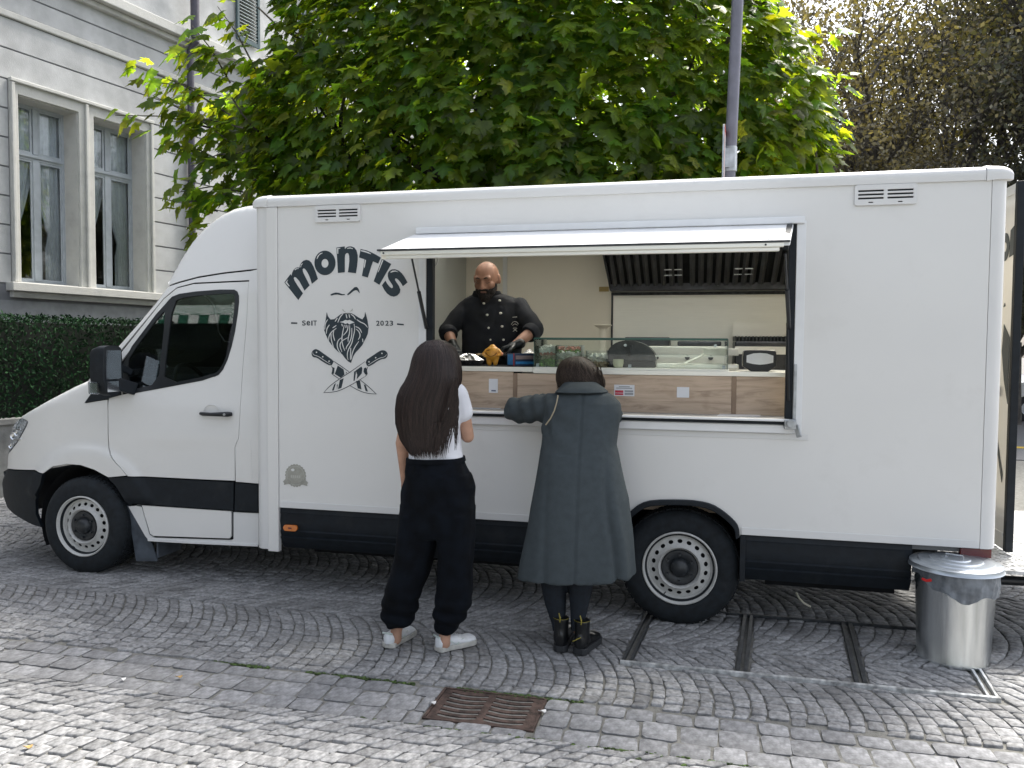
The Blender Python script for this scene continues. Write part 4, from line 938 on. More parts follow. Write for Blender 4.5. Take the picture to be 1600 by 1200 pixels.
# lettering on the door (same logo, foreshortened)
def disc(cx, cz, r0, r1, n=24, sx=1, sz=1): return [[(cx+r0*math.cos(a)*sx, cz+r0*math.sin(a)*sz) for a in np.linspace(0, 2*math.pi, n, endpoint=False)]]+([[(cx+r1*math.cos(a)*sx, cz+r1*math.sin(a)*sz) for a in np.linspace(0, 2*math.pi, n, endpoint=False)]] if r1 else [])
def dl(loops): 
    mb = MB(); mb.prism(loops, DX-.003, DX-.0008, 'x'); mb.build('door_lettering', m_ink, rdoor, smooth=False)
dl(disc(DY+.155, 2.33, .085, .03, sx=.8)); dl([[(DY+.02, 2.44), (DY+.075, 2.42), (DY+.085, 2.26), (DY+.02, 2.27)]]); dl([[(DY+.25, 2.30), (DY+.33, 2.28), (DY+.36, 2.05), (DY+.27, 2.08)]])
dl([[(DY+.03, 1.78), (DY+.13, 1.86), (DY+.15, 1.70), (DY+.10, 1.52), (DY+.03, 1.38)]]); dl([[(DY+.12, 1.97), (DY+.15, 1.965), (DY+.13, 1.99)]])
dl([[(DY+.20, 1.20), (DY+.24, 1.22), (DY+.12, .98), (DY+.08, .90), (DY+.07, .95)]]); dl([[(DY+.22, 1.73), (DY+.30, 1.73), (DY+.30, 1.69), (DY+.22, 1.69)]])
mb = MB(); mb.box(DX-.02, DX-.0008, DY+.17, DY+.28, 1.42, 1.48); mb.build('door_hinge', m_blkg, rdoor, smooth=False, bevel=.003)
mb = MB(); mb.box(6.06, 6.9, .02, 1.9, .455, .475); st = T('rear_step', mb, m_steel_bright, smooth=False)
for i in range(26):
    for j in range(13):
        x, y = 6.09+i*.031, .05+j*.06+(i % 2)*.03; a = R_(45 if (i+j) % 2 else -45)
        q = MB() if (i == 0 and j == 0) else q
        q.beam((x-.011*math.cos(a), y-.016*math.sin(a), .4765), (x+.011*math.cos(a), y+.016*math.sin(a), .4765), .006, .003)
q.build('tread_bumps', m_steel_bright, st, smooth=False, kind='stuff')
mb = MB(); mb.tube([(6.0, .35, .33), (7.3, .32, .36)], .028, 12); T('tow_bar', mb, m_blkg)
# ---- chassis
mb = MB(); mb.box(.2, 5.9, .55, .63, .36, .52); mb.box(.2, 5.9, 1.55, 1.63, .36, .52); mb.box(-.1, .1, .3, 1.9, .28, .40); mb.box(4.22, 4.42, .3, 1.9, .26, .42); mb.box(1.9, 3.4, .5, .95, .25, .45); mb.box(1.5, 3.9, .1, 2.1, .52, .555); mb.box(4.76, 5.5, .1, 2.1, .52, .555); mb.box(3.9, 4.76, .78, 1.4, .52, .555); mb.box(-.4, 1.5, .5, 1.7, .3, .7); T('chassis', mb, m_under, smooth=False)
# ---- wheels
def wheel(cx, y0, cz, inner=1):
    s = inner; R = .356
    mb = MB(); mb.lathe([(.222, s*.012), (.232, s*.0), (.255, s*-.004), (.30, s*-.006), (.325, s*.002), (.340, s*.014), (R-.004, s*.028), (R, s*.05), (R, s*.18), (R-.006, s*.20), (.33, s*.222), (.25, s*.225), (.20, s*.20), (.20, s*.02)], (cx, y0, cz), 'y', 72, close=True)
    w = mb.build('wheel', m_rubber, truck, ang=0)
    tr = MB()
    for i in range(60):
        a = 2*math.pi*i/60
        for k, yy in enumerate((.055, .095, .14, .18)):
            aa = a+(k % 2)*.05; c = Vector((cx+math.cos(aa)*(R+.002), y0+s*yy, cz+math.sin(aa)*(R+.002))); t_ = Vector((-math.sin(aa), 0, math.cos(aa))); tr.beam(c-t_*.014, c+t_*.014, .028, .008, up=(math.cos(aa), 0, math.sin(aa)))
    tr.build('tread_blocks', m_rubber, w, smooth=False, kind='stuff')
    rm = MB(); rm.lathe([(.226, s*.006), (.226, s*-.004), (.220, s*-.008), (.214, s*-.002), (.210, s*.02), (.202, s*.034), (.196, s*.03), (.190, s*.040), (.190, s*.20), (.226, s*.20)], (cx, y0, cz), 'y', 72, close=True); rim = rm.build('rim', m_rimw, w, ang=40)
    holes = []
    for i in range(18):
        a = 2*math.pi*(i+.5)/18; c0_, s0_ = math.cos(a), math.sin(a); hc = .160
        holes.append([(hc*c0_+.0118*math.cos(t)*c0_-.0155*math.sin(t)*s0_, hc*s0_+.0118*math.cos(t)*s0_+.0155*math.sin(t)*c0_) for t in np.linspace(0, 2*math.pi, 12, endpoint=False)])
    ri = [(.112*math.cos(t), .112*math.sin(t)) for t in np.linspace(0, 2*math.pi, 48, endpoint=False)]; ro = [(.1895*math.cos(t), .1895*math.sin(t)) for t in np.linspace(0, 2*math.pi, 72, endpoint=False)]
    mids = [(r_*math.cos(t+o_), r_*math.sin(t+o_)) for r_, o_ in ((.142, 0), (.127, .06), (.176, .0)) for t in np.linspace(0, 2*math.pi, 60, endpoint=False)]
    def dish(x, z):
        r_ = math.hypot(x, z)
        if r_ < .142: return s*(.028-.026*math.sin(min(1, (.142-r_)/.018)*math.pi/2)) if r_ > .124 else s*(.002+.02*((.124-r_)/.012)**2)
        return s*(.028+.022*((r_-.142)/.048))
    dk = MB(); dk.prism([ro, ri]+holes, 0, s*.004, 'y', steiner=mids, fn=dish); dk.v = [(cx+x, y0+y, cz+z) for x, y, z in dk.v]; dk.build('rim_disc', m_rimw, w, ang=50)
    bk = MB(); bk.lathe([(0, s*.062), (.188, s*.066)], (cx, y0, cz), 'y', 40); bk.build('brake_backing', m_under, w)
    hb = MB(); hb.lathe([(.1115, s*.03), (.106, s*.012), (.085, s*.010), (.060, s*.02), (.052, s*-.004), (.036, s*-.016), (.0, s*-.018)], (cx, y0, cz), 'y', 40); hub = hb.build('hub_cap', m_hub, w, ang=40)
    for i in range(6):
        a = 2*math.pi*i/6+.5; nb = MB(); nb.lathe([(0, s*-.004), (.008, s*-.004), (.009, s*.02)], (cx+.083*math.cos(a), y0, cz+.083*math.sin(a)), 'y', 8); nb.build('wheel_nut', m_hub, w, smooth=False)
    vt = MB(); a = R_(-118); vt.tube([(cx+.19*math.cos(a), y0+s*.02, cz+.19*math.sin(a)), (cx+.172*math.cos(a), y0-s*.004, cz+.172*math.sin(a))], .004, 6); vt.build('valve', m_blkg, w)
wheel(0, .055, .352); wheel(4.325, .045, .352); wheel(0, YF-.06, .352, -1); wheel(4.325, YF-.06, .352, -1)
# ================================================================== CAB
def yb(x, z):
    y = .12
    if z > 1.25: y += (z-1.25)*.15
    if z > 2.1: y += (z-2.1)*.12
    if x < -.30: y += .18*min(1.3, (-.30-x)/.62)**2
    y -= .016*math.exp(-((z-1.0)/.22)**2)*min(1, max(0, (x+.3)/.5))
    if .40 < x < 1.33: k = max(0., min(1., (1.0+.03*(x-.5)-z)/.035)); y += .007*(k*k*(3-2*k))*min(1, (x-.40)/.2)*max(0., min(1., (z-.70)/.2))
    d = math.hypot(x, z-.352)
    if z > .55: y -= .028*min(1, max(0, (.615-d)/.05))
    return y
def CP(u, v):
    y = .12
    for _ in range(14):
        p = PY(u, v, y); y = .5*y+.5*yb(p[0], p[2])
    return (float(p[0]), float(p[2]))
SIL_PX = [(2, 745), (8.2, 732), (8.8, 713), (14, 685), (22, 663), (28, 651), (56, 634), (87, 617), (110, 605), (132, 595), (143, 582), (160, 561), (178, 543), (215, 501), (245, 465), (258, 446), (260, 438), (272, 416), (286, 392), (300, 372), (315, 356), (330, 343), (345, 333), (362, 325), (378, 321), (392, 319), (412, 318), (436, 317.5)]
SIL = [CP(*p) for p in SIL_PX]
def segd(p, a, b):
    ax, ay = a; bx, by = b; dx, dy = bx-ax, by-ay; t = max(0, min(1, ((p[0]-ax)*dx+(p[1]-ay)*dy)/(dx*dx+dy*dy+1e-12)))
    return math.hypot(p[0]-ax-dx*t, p[1]-ay-dy*t)
RF = .055
def ys(x, z):
    d = min(segd((x, z), a, b) for a, b in zip(SIL[:-1], SIL[1:])); y = yb(x, z)
    if d < RF: y += RF-math.sqrt(max(0, RF*RF-(RF-d)**2))
    return y
def inset(poly, d):
    n = len(poly); A = sum(poly[i][0]*poly[(i+1) % n][1]-poly[(i+1) % n][0]*poly[i][1] for i in range(n)); s = 1 if A > 0 else -1; o = []
    for i in range(n):
        p0, p1, p2 = np.array(poly[i-1]), np.array(poly[i]), np.array(poly[(i+1) % n]); a = p1-p0; b = p2-p1
        na = np.array([-a[1], a[0]])/(np.linalg.norm(a)+1e-9)*s; nb = np.array([-b[1], b[0]])/(np.linalg.norm(b)+1e-9)*s; m = na+nb; m /= (np.linalg.norm(m)+1e-9)
        o.append(tuple(p1+m*d/max(.5, m@na)))
    return o
def skin(name, px, mat, off=0., holes=(), gap=.002, thick=.014, parent=None, far=True, step=.035, xz=False, label=None):
    outl_ = px if xz else [CP(*p) for p in px]
    outl_ = densify(inset(outl_, gap), .025); hl = [densify(h if xz else [CP(*p) for p in h], .03) for h in holes]
    xs = [p[0] for p in outl_]; zs = [p[1] for p in outl_]; st = []
    x = min(xs)+step*.37
    alls = outl_+[q for h in hl for q in h]; AR = np.array(alls)
    while x < max(xs):
        z = min(zs)+step*.41
        while z < max(zs):
            if inside([outl_]+hl, x, z) and np.min(np.hypot(AR[:, 0]-x, AR[:, 1]-z)) > step*.4: st.append((x, z))
            z += step
        x += step
    # fine rows along the silhouette
    S2 = densify(SIL, .04, closed=False)
    for dd in (.006, .016, .030, .05):
        for i in range(len(S2)-1):
            a, b = np.array(S2[i]), np.array(S2[i+1]); t = b-a; nn = np.array([t[1], -t[0]])/(np.linalg.norm(t)+1e-9); q = (a+b)/2+nn*dd
            if inside([outl_]+hl, *q) and np.min(np.hypot(AR[:, 0]-q[0], AR[:, 1]-q[1])) > .004: st.append(tuple(q))
    mb = MB(); mb.prism([outl_]+hl, off, off+thick, 'y', steiner=st, fn=ys); r = mb.build(name, mat, parent or truck, ang=45)
    if label: lab(r, label)
    if far and parent is None:
        m2 = MB(); m2.v = [(x_, WID-y_, z_) for x_, y_, z_ in mb.v]; m2.f = mb.f; m2.build(name, mat, truck, ang=45)
    return r
P_roof = [(436, 317.5), (412, 318), (392, 319), (378, 321), (362, 325), (345, 333), (330, 343), (315, 356), (300, 372), (286, 392), (272, 416), (262, 434), (258, 441), (263, 446), (280, 440), (310, 432), (350, 425.5), (392, 421), (430, 417)]
P_pil = [(430, 418), (404, 420), (392, 423), (350, 427.5), (310, 434), (280, 442), (263, 447.5), (245, 466), (215, 502), (178, 544), (160, 562), (143, 583), (133, 595.5), (150, 604), (176, 563), (256, 466), (277, 449), (303, 442), (389, 438), (385.5, 500), (379.5, 570), (375, 643), (373, 684), (367, 699), (368, 753), (404, 756), (424, 600)]
P_fen = [(28, 651), (56, 634), (87, 617), (110, 605), (132.5, 595.3), (150, 604), (132, 630), (168, 624), (168.5, 640), (169.5, 700), (172, 712), (180, 723), (190, 733), (198, 743.5), (169, 746), (147, 734), (126, 727), (104, 725), (82, 729), (67, 740), (54, 734.5), (8.4, 732), (8.8, 713), (17.3, 704), (26.7, 692), (36, 676), (42, 665), (43.7, 659), (40, 656), (30, 652.5)]
P_door = [(169.5, 626), (177, 566), (256, 467), (277, 450), (303, 443.5), (389.3, 439.5), (385.7, 500), (379.7, 570), (375.2, 643), (373, 684), (367, 699), (367, 751.5), (320, 749.5), (260, 746.5), (199.5, 744.5), (191, 734), (181, 723), (173, 711), (170.5, 699)]
H_win = [(189, 565), (264, 467.5), (286, 458.5), (364, 452.5), (372, 458), (372, 478), (364, 530), (351, 571.5), (336.5, 588.5), (251, 605), (190, 617)]
P_fr = [(187, 566), (263, 465.5), (286, 456.5), (364, 450.5), (374, 457), (374, 478), (366, 530), (352.8, 573), (338, 591), (251, 607.5), (188, 619)]
P_g1 = [(271, 471), (290, 463.5), (364, 457.5), (368, 462), (365, 495), (358.5, 543), (347, 574), (334, 585.5), (256, 601), (260, 552)]
P_g2 = [(203, 556), (255.5, 485), (258.5, 491), (253, 550), (247, 599), (208, 609), (200.5, 600), (200.5, 570)]
P_low = [(213, 789), (362, 798.5), (362, 838), (359, 841.5), (240, 837.5), (235, 834), (222, 790)]
P_tr1 = [(170, 747), (198, 745), (260, 748), (320, 751), (366.5, 753.5), (366, 797), (300, 793), (212, 786.5), (203, 789), (196, 782), (189, 770), (181, 758)]
P_tr2 = [(368.5, 754), (404, 757), (404, 799.5), (367.5, 797.5)]
P_sill = [(199, 791), (206, 790.5), (212, 790), (221, 792), (233.5, 836), (240, 840), (361, 843.8), (364, 842), (364, 800), (404, 802), (404, 854), (300, 849.5), (232, 845.5), (226, 838)]
P_bmp = [(8.2, 733), (54, 736), (67, 741), (64, 757), (56.5, 781), (57, 803), (66, 824), (50, 819), (35, 811), (20, 801), (12, 793), (5, 775), (2, 745), (3, 737)]
P_tri = [(133, 629.5), (151, 604.5), (187, 563), (190, 617.5), (168, 623.5)]
P_hl = [(27.5, 652.5), (40, 656.5), (43, 659), (41, 665), (35, 676), (26, 691.5), (16.5, 703.5), (9.5, 712), (10, 701), (13.5, 683), (17.5, 668), (22, 659)]
skin('cab_roof', P_roof, m_wht, gap=.001)
skin('cab_pillar', P_pil, m_wht)
skin('front_wing', P_fen, m_wht)
door = skin('cab_door', P_door, m_wht, holes=[H_win])
P_fr = smooth_loop(P_fr, 1); P_g1 = smooth_loop(P_g1, 1); P_g2 = smooth_loop(P_g2, 1)
skin('window_frame', P_fr, m_blkg, off=-.003, holes=[P_g1, P_g2], thick=.012)
skin('side_window', P_g1, m_tint, off=.004, thick=.004, gap=-.001); skin('quarter_window', P_g2, m_tint, off=.004, thick=.004, gap=-.001)
skin('door_lower_panel', P_low, m_wht, off=-.004); skin('belt_trim', P_tr1, m_blk, off=-.010, thick=.02); skin('belt_trim', P_tr2, m_blk, off=-.010, thick=.02)
skin('sill', P_sill, m_wht2, off=.004)
skin('bumper', P_bmp, m_blk, off=-.006, thick=.03)
skin('mirror_base', P_tri, m_blk, off=-.010, thick=.02)
skin('fuel_flap', [(371, 687), (376.5, 685.5), (391, 686), (393, 700), (395, 752.5), (370.5, 751.5)], m_wht, off=-.002, thick=.002)
skin('sill_lip', [(232, 845.5), (300, 849.5), (404, 854), (404, 850.5), (300, 846.3), (231, 842.3)], m_wht2, off=-.008, thick=.02)
hl = skin('headlight', P_hl, M('lamp_glass', (.40, .43, .46), .12, .15, var=.35, scale=45, coat=.6), off=-.003, thick=.006)
skin('headlight_bowl', [(p[0]+.5, p[1]) for p in P_hl], M('lamp_reflector', (.50, .53, .56), .35, .4, var=.3, scale=30), off=.010, thick=.006)
for (u, v, r) in ((19, 681, .035), (24, 676, .028), (15, 696, .024)):
    p = CP(u, v); mb = MB(); mb.lathe([(0, .004), (r*.6, .002), (r*.8, -.004), (r*.85, -.003), (r*.8, .01)], (p[0]+.03, ys(p[0]+.03, p[1])-.004, p[1]), 'y', 20); mb.build('headlamp', m_chrome, hl)
for v in (672, 687): a = CP(20, v); b = CP(33, v-1.5); mb = MB(); mb.beam((a[0]+.02, ys(a[0]+.02, a[1])-.004, a[1]), (b[0], ys(*b)-.004, b[1]), .008, .012); mb.build('lamp_divider', m_chrome, hl, smooth=False)
# inner dark skin just behind the panels (closes the seams)
core = [SIL[0]]+SIL[1:]+[CP(404, 755), CP(404, 850), CP(232, 843), CP(206, 792), CP(196, 776), CP(182, 757), CP(168, 747), CP(147, 736), CP(126, 729), CP(104, 727), CP(82, 731), CP(68, 742), CP(58, 781), CP(58, 803), CP(66, 822), CP(20, 800), CP(6, 775)]
skin('body_shell', core, m_under, off=.020, thick=.004, gap=.012, holes=[P_fr] if False else [[CP(*p) for p in P_fr]], xz=True)
# across-the-width surfaces following the silhouette
def strip(name, i0, i1, mat, b, off=0., extra=None, ny=18):
    P = SIL[i0:i1+1] if extra is None else extra; P = densify(P, .05, closed=False)
    rows = []
    for k, (x, z) in enumerate(P):
        a = np.array(P[max(0, k-1)]); c = np.array(P[min(len(P)-1, k+1)]); t = c-a; nn = np.array([-t[1], t[0]])/(np.linalg.norm(t)+1e-9)
        y0 = yb(x, z)+RF; bb = b if not callable(b) else b(x, z)
        row = []
        for j in range(ny+1):
            s = j/ny; q = bb*(1-(2*s-1)**2)*(1-abs(2*s-1)**6)-off; row.append((x+nn[0]*q, y0+(WID-2*y0)*s, z+nn[1]*q))
        rows.append(row)
    mb = MB(); mb.loft(rows, cap=False, closed=False); return mb.build(name, mat, truck, ang=50)
strip('front_grille_panel', 0, 5, m_wht2, .06); strip('bonnet', 5, 9, m_wht, .03); strip('cowl', 9, 10, m_wht2, .03)
strip('windscreen', 10, 15, GLASS('windscreen_glass', (.5, .56, .57), 1.5, .01, .03), .03); strip('cab_roof_top', 15, 27, m_wht, .03)
bl = [CP(*p) for p in [(20, 801), (12, 793), (5, 775), (2, 745)]]
strip('bumper_front', 0, 0, m_blk, .06, extra=bl)
mb = MB(); mb.box(-.86, -.78, .75, WID-.75, .72, 1.02)
for k in range(4): mb.box(-.90, -.86, .76, WID-.76, .74+k*.07, .77+k*.07)
T('grille', mb, m_blk, smooth=False)
# front arch liner and mud flap
an = np.linspace(R_(-18), R_(205), 26); mb = MB(); mb.loft([[(.455*math.cos(a), y, .352+.455*math.sin(a)) for a in an] for y in (.15, .75)], cap=False, closed=False); mb.box(-.45, .5, .75, .76, .2, .85); T('wheel_house', mb, m_under, ang=60)
mfp = [PY(*p, .14) for p in [(199, 789), (210, 795), (224, 822), (238, 850), (246, 877), (213, 877), (207, 838)]]
mb = MB(); mb.prism([[(p[0], p[2]) for p in mfp]], .135, .15, 'y'); mb.box(mfp[4][0]-.015, mfp[4][0], .15, .42, .13, .40); T('mud_flap', mb, M('mudflap_rubber', (.075, .09, .11), .7, var=.2, scale=10), smooth=False, bevel=.003)
# door handle
a = CP(315, 646); b = CP(364, 647); yh = yb(*a)
mb = MB(); mb.lathe([(.0, .006), (.058, .004), (.062, -.003), (.0575, .0)], (a[0]+.10, yh, a[1]+.012), 'y', 32); mb.build('handle_cup', m_wht, door) if False else None
mb = MB(); mb.tube([(a[0]+.085-.062*math.cos(t), yh-.004, a[1]+.016+.05*math.sin(t)) for t in np.linspace(0, math.pi, 18)], .0035, 6); mb.build('handle_cup', m_wht2, door)
mb = MB(); mb.tube([(a[0], yh-.01, a[1]), (a[0]+.04, yh-.038, a[1]), (a[0]+.10, yh-.042, a[1]-.001), (b[0]-.06, yh-.040, b[1]), (b[0]-.025, yh-.03, b[1]), (b[0]-.005, yh-.008, b[1])], [.012, .014, .013, .017, .019, .014], 12); mb.build('handle', m_blkg, door)
mb = MB(); mb.lathe([(0, -.008), (.008, -.008), (.009, 0)], (b[0]-.035, yh-.050, b[1]), 'y', 12); mb.build('lock', m_galv, door)
# wing mirror
mc = PY(165, 579, -.03); 
def rbox(cx, cy, cz, sx, sy, sz): 
    mb = MB(); pr = smooth_loop([(-sy, -sz), (sy, -sz), (sy*1.0, sz*.8), (sy*.7, sz), (-sy*.8, sz), (-sy, sz*.75)], 2); rings = []
    for t in (-1, -.85, 0, .8, 1): k = 1-.16*abs(t)**3 if t < 0 else 1; rings.append([(cx+sx*t, cy+p*k, cz+q*k) for p, q in pr])
    mb.loft(rings); return mb
mir = T('wing_mirror', rbox(mc[0], mc[1], mc[2], .062, .095, .178), m_blk, ang=40)
lab(mir, 'black door mirror with clear indicator at its base')
mb = MB(); mb.box(mc[0]+.0625, mc[0]+.0655, mc[1]-.072, mc[1]+.078, mc[2]-.06, mc[2]+.145); mb.build('mirror_glass', m_chrome, mir, smooth=False)
mb = MB(); mb.box(mc[0]+.0625, mc[0]+.0655, mc[1]-.060, mc[1]+.072, mc[2]-.15, mc[2]-.075); mb.build('mirror_glass', m_chrome, mir, smooth=False)
mb = MB(); mb.box(mc[0]-.06, mc[0]+.02, mc[1]-.102, mc[1]-.082, mc[2]-.165, mc[2]-.075); mb.build('indicator', m_lensc, mir, bevel=.008, smooth=False)
mb = MB(); mb.box(mc[0]-.05, mc[0]+.01, mc[1]-.096, mc[1]-.09, mc[2]-.155, mc[2]-.085); mb.build('indicator_bulb', m_chrome, mir, smooth=False)
mb = MB(); mb.beam((mc[0]+.03, mc[1]+.05, mc[2]-.09), (mc[0]+.10, .15, mc[2]-.14), .06, .09); mb.beam((mc[0]+.03, mc[1]+.05, mc[2]+.05), (mc[0]+.06, .16, mc[2]-.02), .03, .05); T('mirror_arm', mb, m_blk, smooth=False, bevel=.01)
# cab interior
cabp = lambda *a: None
for yy in (.45, 1.15, 1.55):
    mb = MB(); sx_ = .98; prof = smooth_loop([(sx_, .85), (sx_+.50, .80), (sx_+.52, .95), (sx_+.46, 1.35), (sx_+.52, 1.62), (sx_+.42, 1.66), (sx_+.36, 1.40), (sx_+.34, 1.02), (sx_+.0, .98)], 2)
    mb.prism([prof], yy-.22 if yy != 1.15 else yy-.18, yy+.22 if yy != 1.15 else yy+.18, 'y'); seat = T('cab_seat', mb, m_seat, ang=40, bevel=.02)
    mb = MB(); mb.ell((sx_+.49, yy, 1.76), (.05, .13, .10), 16, 10); mb.build('headrest', m_seat, seat)
mb = MB(); mb.prism([smooth_loop([(.10, .9), (.10, 1.42), (.25, 1.47), (.48, 1.40), (.52, 1.2), (.45, .9)], 2)], .30, WID-.30, 'y'); T('dashboard', mb, m_seat, ang=40)
mb = MB(); R3 = Matrix.Rotation(R_(-28), 3, 'Y'); mb.tube([Vector((.62, .52, 1.38))+R3 @ Vector((0, .19*math.cos(a), .19*math.sin(a))) for a in np.linspace(0, 2*math.pi, 30)], .014, 8, cap=False)
mb.beam(Vector((.62, .52, 1.38)), Vector((.42, .52, 1.28)), .06, .06); mb.beam((.62, .34, 1.38), (.62, .70, 1.38), .03, .02); T('steering_wheel', mb, m_blkg)
mb = MB(); mb.box(.1, 1.48, .25, WID-.25, .62, .66); T('cab_floor', mb, m_under, smooth=False)
# ================================================================== GRAPHICS on the side wall
def Z1(pts, s=12., ox=440, oy=380): return [XZ(ox+x/s, oy+y/s) for x, y in pts]
def decal(name, loops, mat=None, layer=0, sm=0, parent=None):
    if sm: loops = [smooth_loop(l, sm) for l in loops]
    mb = MB(); mb.prism(loops, -.0022-.0008*layer, -.0006-.0008*layer if layer == 0 else -.0023-.0008*(layer-1), 'y'); return mb.build(name, mat or m_ink, parent or truck, smooth=False)
def rnd(pts, it=1): return smooth_loop(pts, it)
Lm = [(55, 735), (112, 655), (170, 580), (190, 612), (198, 560), (225, 500), (265, 464), (310, 452), (337, 462), (347, 415), (370, 370), (410, 330), (465, 312), (520, 325), (560, 365), (600, 440), (640, 540), (682, 670), (570, 762), (545, 680), (515, 600), (470, 520), (435, 478), (410, 470), (395, 490), (402, 540), (450, 640), (528, 790), (432, 888), (400, 830), (330, 705), (275, 645), (240, 632), (228, 655), (245, 705), (310, 810), (402, 940), (315, 1065)]
Ln = [(-170, 82), (-15, 60), (-12, 112), (15, 82), (60, 62), (110, 60), (165, 83), (205, 135), (228, 220), (228, 320), (215, 440), (195, 564), (45, 545), (62, 440), (72, 330), (68, 240), (56, 198), (38, 183), (12, 190), (-8, 222), (-13, 290), (-14, 545), (-142, 558), (-150, 400)]
LT = [(283, 110), (380, 130), (470, 165), (570, 215), (662, 270), (612, 384), (515, 340), (480, 440), (418, 645), (308, 612), (335, 470), (355, 300), (255, 268)]
LI = [(685, 290), (857, 390), (635, 780), (528, 715)]
LS = [(795, 560), (822, 520), (870, 492), (930, 488), (1000, 515), (1060, 570), (1110, 640), (1163, 735), (1075, 807), (1040, 745), (1000, 695), (960, 662), (932, 660), (925, 688), (955, 735), (1000, 800), (1027, 870), (1017, 930), (970, 982), (905, 1004), (840, 988), (780, 945), (730, 880), (683, 790), (747, 703), (780, 760), (830, 820), (868, 845), (890, 830), (882, 790), (850, 740), (810, 680), (792, 620)]
el = lambda cx, cy, rx, ry, n=30: [(cx+rx*math.cos(a), cy+ry*math.sin(a)) for a in np.linspace(0, 2*math.pi, n, endpoint=False)]
decal('letter', [Z1(Lm)]); decal('letter', [Z1(el(815, 370, 197, 230, 40)), Z1(el(815, 378, 66, 82))]); decal('letter', [Z1(Ln, ox=540)]); decal('letter', [Z1(LT, ox=540)]); decal('letter', [Z1(LI, ox=540)]); decal('letter', [Z1(LS, ox=540)])
W1 = [[(72, 735), (125, 678), (105, 730), (155, 805), (143, 812)], [(245, 497), (275, 472), (325, 472), (325, 482), (290, 484), (255, 508)], [(355, 445), (370, 395), (400, 373), (395, 392), (375, 415), (364, 455)], [(660, 300), (678, 240), (725, 192), (775, 178), (765, 192), (710, 225), (675, 290)], [(1043, 92), (1105, 90), (1100, 102), (1066, 110), (1064, 200), (1050, 200)]]
W2 = [[(30, 95), (85, 80), (140, 100), (138, 110), (90, 98), (35, 105)], [(285, 132), (350, 138), (440, 172), (485, 202), (470, 206), (400, 180), (290, 150)], [(365, 308), (387, 318), (358, 472), (346, 440)], [(688, 318), (712, 318), (620, 540), (606, 545)], [(840, 543), (880, 515), (940, 513), (1000, 545), (930, 531), (850, 552)]]
for w in W1: decal('letter_highlight', [Z1(w)], m_inkw, 1)
for w in W2: decal('letter_highlight', [Z1(w, ox=540)], m_inkw, 1)
decal('eyebrow', [Z1([(915, 965), (960, 940), (1020, 925), (1080, 932), (1140, 955), (1185, 953), (1187, 972), (1130, 977), (1050, 962), (990, 967), (930, 984)])])
decal('eyebrow', [Z1([(28, 962), (60, 930), (120, 870), (170, 825), (210, 820), (240, 850), (255, 890), (270, 938), (240, 912), (220, 887), (190, 880), (150, 897), (90, 947), (45, 977)], ox=540)])
BE = dict(s=12., ox=500, oy=475)
decal('beard', [Z1([(128, 155), (150, 230), (200, 292), (270, 285), (330, 240), (390, 192), (450, 173), (520, 180), (590, 173), (650, 205), (720, 250), (795, 290), (835, 235), (848, 150), (872, 230), (892, 310), (912, 440), (897, 560), (862, 640), (822, 710), (795, 770), (740, 835), (660, 920), (622, 985), (592, 1075), (582, 1104), (530, 1078), (470, 1015), (420, 945), (350, 900), (290, 845), (220, 765), (160, 685), (118, 590), (82, 500), (78, 420), (105, 315), (118, 230)], **BE)])
decal('beard_mouth', [Z1([(368, 338), (430, 325), (480, 298), (520, 308), (560, 298), (600, 320), (652, 345), (590, 366), (555, 385), (520, 358), (480, 375), (440, 352)], **BE)], m_inkw, 1)
def stroke(pts, w0, w1, **k):
    q = np.array(smooth_loop(pts, 2, closed=False), float); n = len(q); L, R = [], []
    for i in range(n):
        t = q[min(i+1, n-1)]-q[max(i-1, 0)]; t /= np.linalg.norm(t)+1e-9; nn = np.array([-t[1], t[0]]); w = w0+(w1-w0)*i/(n-1); w *= .35+.65*math.sin(math.pi*min(1, max(.12, (i+.5)/n)))
        L.append(tuple(q[i]+nn*w)); R.append(tuple(q[i]-nn*w))
    return Z1(L+R[::-1], **k)
ST = [[(180, 390), (130, 460), (120, 560)], [(310, 400), (240, 450)], [(310, 455), (220, 520), (170, 600), (165, 690)], [(265, 490), (245, 570), (280, 690)], [(210, 540), (210, 660), (260, 820)], [(460, 390), (430, 520), (410, 660), (430, 780), (470, 880)], [(530, 400), (520, 500), (440, 590)], [(410, 630), (340, 680), (320, 780), (350, 870), (400, 935)], [(520, 630), (400, 700), (370, 780), (415, 900)], [(560, 400), (560, 540), (530, 640), (530, 710)], [(600, 450), (600, 600), (560, 720), (500, 800), (490, 850)], [(640, 370), (660, 470), (620, 640), (600, 740), (530, 860), (510, 960), (530, 1050)], [(670, 420), (750, 460), (785, 540)], [(680, 470), (740, 520), (760, 600), (720, 670)], [(730, 700), (640, 830), (600, 950), (590, 1040)], [(580, 820), (572, 1050)], [(690, 290), (760, 340), (840, 370), (895, 440)], [(440, 180), (380, 240), (335, 350)], [(580, 190), (640, 230), (670, 290)], [(490, 190), (510, 270)], [(545, 190), (562, 262)], [(330, 260), (285, 330)], [(150, 290), (100, 360), (92, 480)], [(800, 650), (808, 715)], [(410, 370), (425, 420)], [(495, 390), (488, 450)]]
for s_ in ST: decal('beard_strand', [stroke(s_, 9, 8, **BE)], m_inkw, 1)
for s_ in ([(428, 95), (436, 128), (478, 142)], [(606, 88), (602, 124), (562, 136)], [(470, 170), (520, 172), (570, 168)]): decal('nose_line', [stroke(s_, 6, 5, **BE)], m_badge)
KN = dict(s=1600/130, ox=480, oy=540)
